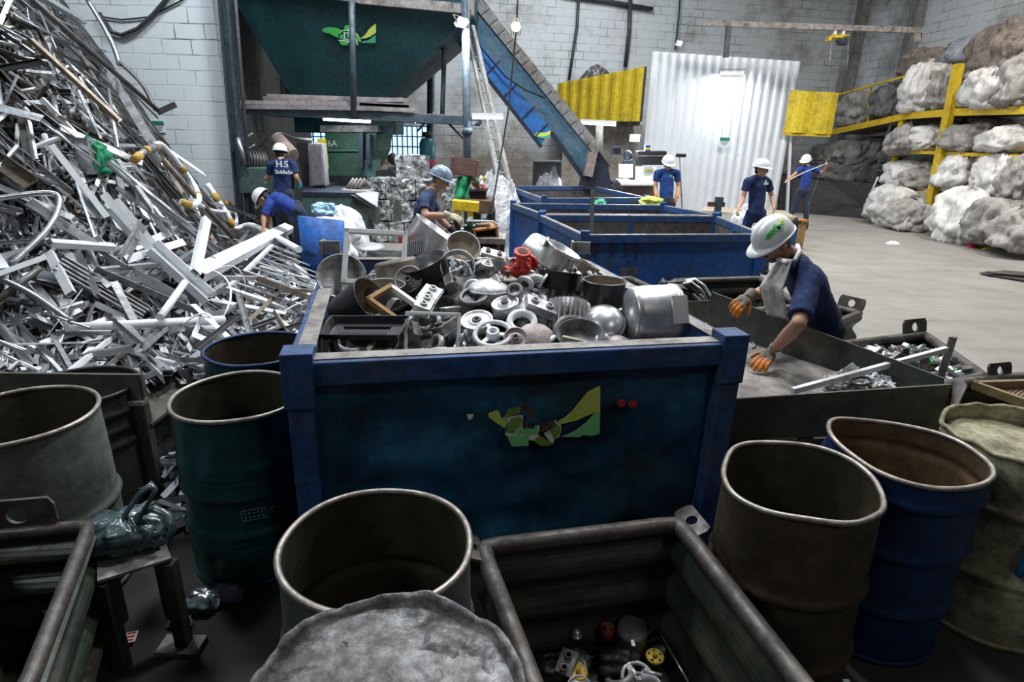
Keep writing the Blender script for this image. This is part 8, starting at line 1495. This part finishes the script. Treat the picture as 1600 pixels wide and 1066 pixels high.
# man at the tank, back turned
P3 = dict(head=D(438, 240, 9.7), neck=D(440, 252, 9.65), chest=D(441, 270, 9.6), pelvis=D(442, 304, 9.65), shL=D(424, 258, 9.65), shR=D(458, 257, 9.6), elL=D(421, 276, 9.75), wrL=D(414, 281, 10.0), elR=D(463, 277, 9.6), wrR=D(468, 287, 9.8))
t, h, hf = person('person with white lettering on a navy shirt, back turned, at the grey green tank', P3, (-.15, .95, -.2), (0, .2, .95), vox=.012, gloves=(None, (m_gblue, None)), sleeve=.75, bulk=1.0)
cc = D(441, 262, 9.44); F = Matrix.Translation(cc) @ Matrix.Rotation(PI / 2 - .06, 4, 'X'); b = text_mb('H.S', .14, F @ Matrix.Translation((0, .05, 0)), .02); text_mb('Soldado', .085, F @ Matrix.Translation((.02, -.07, 0.0)), .02, mb=b); b.build('back_lettering', m_edge, t)
# man bending into the heap
P4 = dict(head=D(411, 311, 8.85), neck=D(423, 311, 8.85), chest=D(438, 314, 8.85), pelvis=D(466, 331, 8.95), shL=D(421, 320, 8.7), shR=D(424, 315, 9.05), elL=D(412, 338, 8.65), wrL=D(412, 357, 8.6), elR=D(420, 340, 9.05), wrR=D(424, 358, 8.95))
person('person in a blue shirt bending far down into the heap beside the cut drum', P4, (-.55, -.1, -.82), (-.85, .05, .5), vox=.012, shirt=m_royal, skin=m_skin2, sleeve=.9, bulk=1.1)
# man with orange gloves at the desk
P5 = dict(head=D(1044, 256, 11.3), neck=D(1043, 267, 11.35), chest=D(1042, 283, 11.35), pelvis=D(1041, 318, 11.4), shR=D(1027, 271, 11.35), shL=D(1058, 271, 11.35), elR=D(1024, 292, 11.4), wrR=D(1025, 307, 11.25), elL=D(1060, 292, 11.4), wrL=D(1058, 308, 11.3))
t, h, hf = person('person in a blue T-shirt and orange gloves standing left of the white partition', P5, (.12, -.92, -.30), (0, -.25, .95), vox=.012, shirt=mat('mid blue cotton', (.02, .05, .2), .85, 0, (.015, .04, .16), scale=7, bump=.15, bscale=60, wrinkle=5, spec=.2), gloves=((m_gor, None), (m_gor, None)), specs=True, sleeve=.6, bulk=.9)
b = MB(); b.box(D(1048, 275, 11.2), (.06, .012, .04)); b.build('chest_emblem', m_teal, t)
# walking man
P6 = dict(head=D(1190, 264, 9.6), neck=D(1187, 277, 9.7), chest=D(1184, 294, 9.7), pelvis=D(1181, 334, 9.75), shR=D(1168, 284, 9.55), shL=D(1200, 285, 9.8), elR=D(1161, 308, 9.6), wrR=D(1154, 327, 9.45), elL=D(1206, 308, 9.85), wrL=D(1209, 325, 9.7))
P6['hipR'] = P6['pelvis'] + V((-.09, -.03, -.04)); P6['hipL'] = P6['pelvis'] + V((.09, .03, -.04)); P6['anR'] = V((P6['pelvis'].x - .28, P6['pelvis'].y + .12, .10)); P6['anL'] = V((P6['pelvis'].x + .22, P6['pelvis'].y - .18, .09))
t, h, hf = person('person in a navy T-shirt and white hard hat walking in front of the white partition', P6, (.72, -.68, -.05), (0, 0, 1), vox=.011, sleeve=.6, bulk=1.08, pants=m_navy)
b = MB(); b.box(D(1197, 287, 9.55), (.07, .012, .035)); b.box(D(1197, 283, 9.55), (.02, .012, .03)); b.build('chest_print', m_edge, t)
b = sack(V((P6['pelvis'].x + .45, P6['pelvis'].y + 1.6, .0)), (.5, .4, .95), 31, neck=.4, amp=.2); single('white_sack', b, m_sackw, 'tall white sack leaning at the right edge of the white partition', 'sack')
# far man with the rope
P7 = dict(head=D(1259, 252, 14.8), neck=D(1261, 261, 14.85), chest=D(1261, 274, 14.85), pelvis=D(1256, 300, 14.9), shR=D(1250, 264, 14.8), shL=D(1273, 265, 14.9), elR=D(1240, 274, 14.6), wrR=D(1230, 281, 14.4), elL=D(1287, 270, 14.8), wrL=D(1291, 259, 14.6))
P7['hipR'] = P7['pelvis'] + V((-.10, 0, -.02)); P7['hipL'] = P7['pelvis'] + V((.10, 0, -.02)); P7['anR'] = V((P7['pelvis'].x - .27, P7['pelvis'].y, .09)); P7['anL'] = V((P7['pelvis'].x + .16, P7['pelvis'].y - .1, .09))
t, h, hf = person('person in a blue T-shirt pulling a white cord with both arms spread at the back', P7, (-.72, -.6, -.3), (0, -.1, 1), vox=.013, shirt=m_royal, sleeve=.62, bulk=.95)
mb = MB(); mb.tube([D(1226, 285, 14.3), D(1255, 270, 14.4), D(1293, 255, 14.5)], .010, 6); single('pulled_cord', mb, m_white, 'white cord stretched between the hands of the far worker', 'cord')
mb = MB(); mb.tube([D(*q) for q in ((1292, 262, 14.5), (1282, 266, 14.45), (1275, 290, 14.45), (1264, 318, 14.4), (1263, 345, 14.4))], .005, 6); single('trailing_cord', mb, m_gteal, 'pale green cord trailing from the far worker down to the floor', 'cord')
# ================================================================ LIGHT
def area(name, loc, aim, size, energy, col=(1, 1, 1), sy=None):
    l = bpy.data.lights.new(name, 'AREA'); l.energy = energy; l.color = col; l.size = size
    if sy: l.shape = 'RECTANGLE'; l.size_y = sy
    o = bpy.data.objects.new(name, l); COL.objects.link(o); o.location = loc; d = V(aim) - V(loc); o.rotation_euler = d.to_track_quat('-Z', 'Y').to_euler(); return o
area('roof_or_fill_lamp', (5.5, 11.0, 8.6), (5.5, 11.0, 0), 1.2, 520, (1.0, .97, .92))
area('roof_or_fill_lamp', (10, 10.0, 8.6), (10.2, 11.5, 0), 1.2, 470, (1.0, .97, .92))
area('roof_or_fill_lamp', (-1.0, 8.5, 8.8), (-2.0, 8.0, 0), 1.2, 680, (.88, .95, 1.0))
area('roof_or_fill_lamp', (-6.0, 7.0, 9.5), (-4.2, 7.5, 0), 1.2, 400, (.88, .95, 1.0))
area('roof_or_fill_lamp', (1.5, 4.6, 8.0), (1.0, 4.2, 0), .9, 270, (.97, .98, 1.0))
area('roof_or_fill_lamp', (2, 17, 8.6), (2, 18, 0), 2.0, 430, (.92, .96, 1.0))
area('roof_or_fill_lamp', (-4.2, 0.0, 5.2), (-.2, 2.6, .6), 1.0, 62, (.86, .95, 1.0))  # unseen fill light, added to graze the bin front and bring out its dents
area('roof_or_fill_lamp', (3.5, -1.5, 6.0), (1.6, 3.0, .6), 1.0, 32, (1.0, .97, .9))  # second unseen fill light behind the camera, added to lift the dark foreground
w = bpy.data.worlds.new('world'); sc.world = w; w.use_nodes = True; bg = w.node_tree.nodes['Background']; bg.inputs['Color'].default_value = (.55, .68, .85, 1); bg.inputs['Strength'].default_value = .035
vs_ = sc.view_settings; vs_.view_transform = 'Standard'; vs_.look = 'None'; vs_.gamma = 1.0; vs_.use_curve_mapping = False; vs_.exposure = 0.12
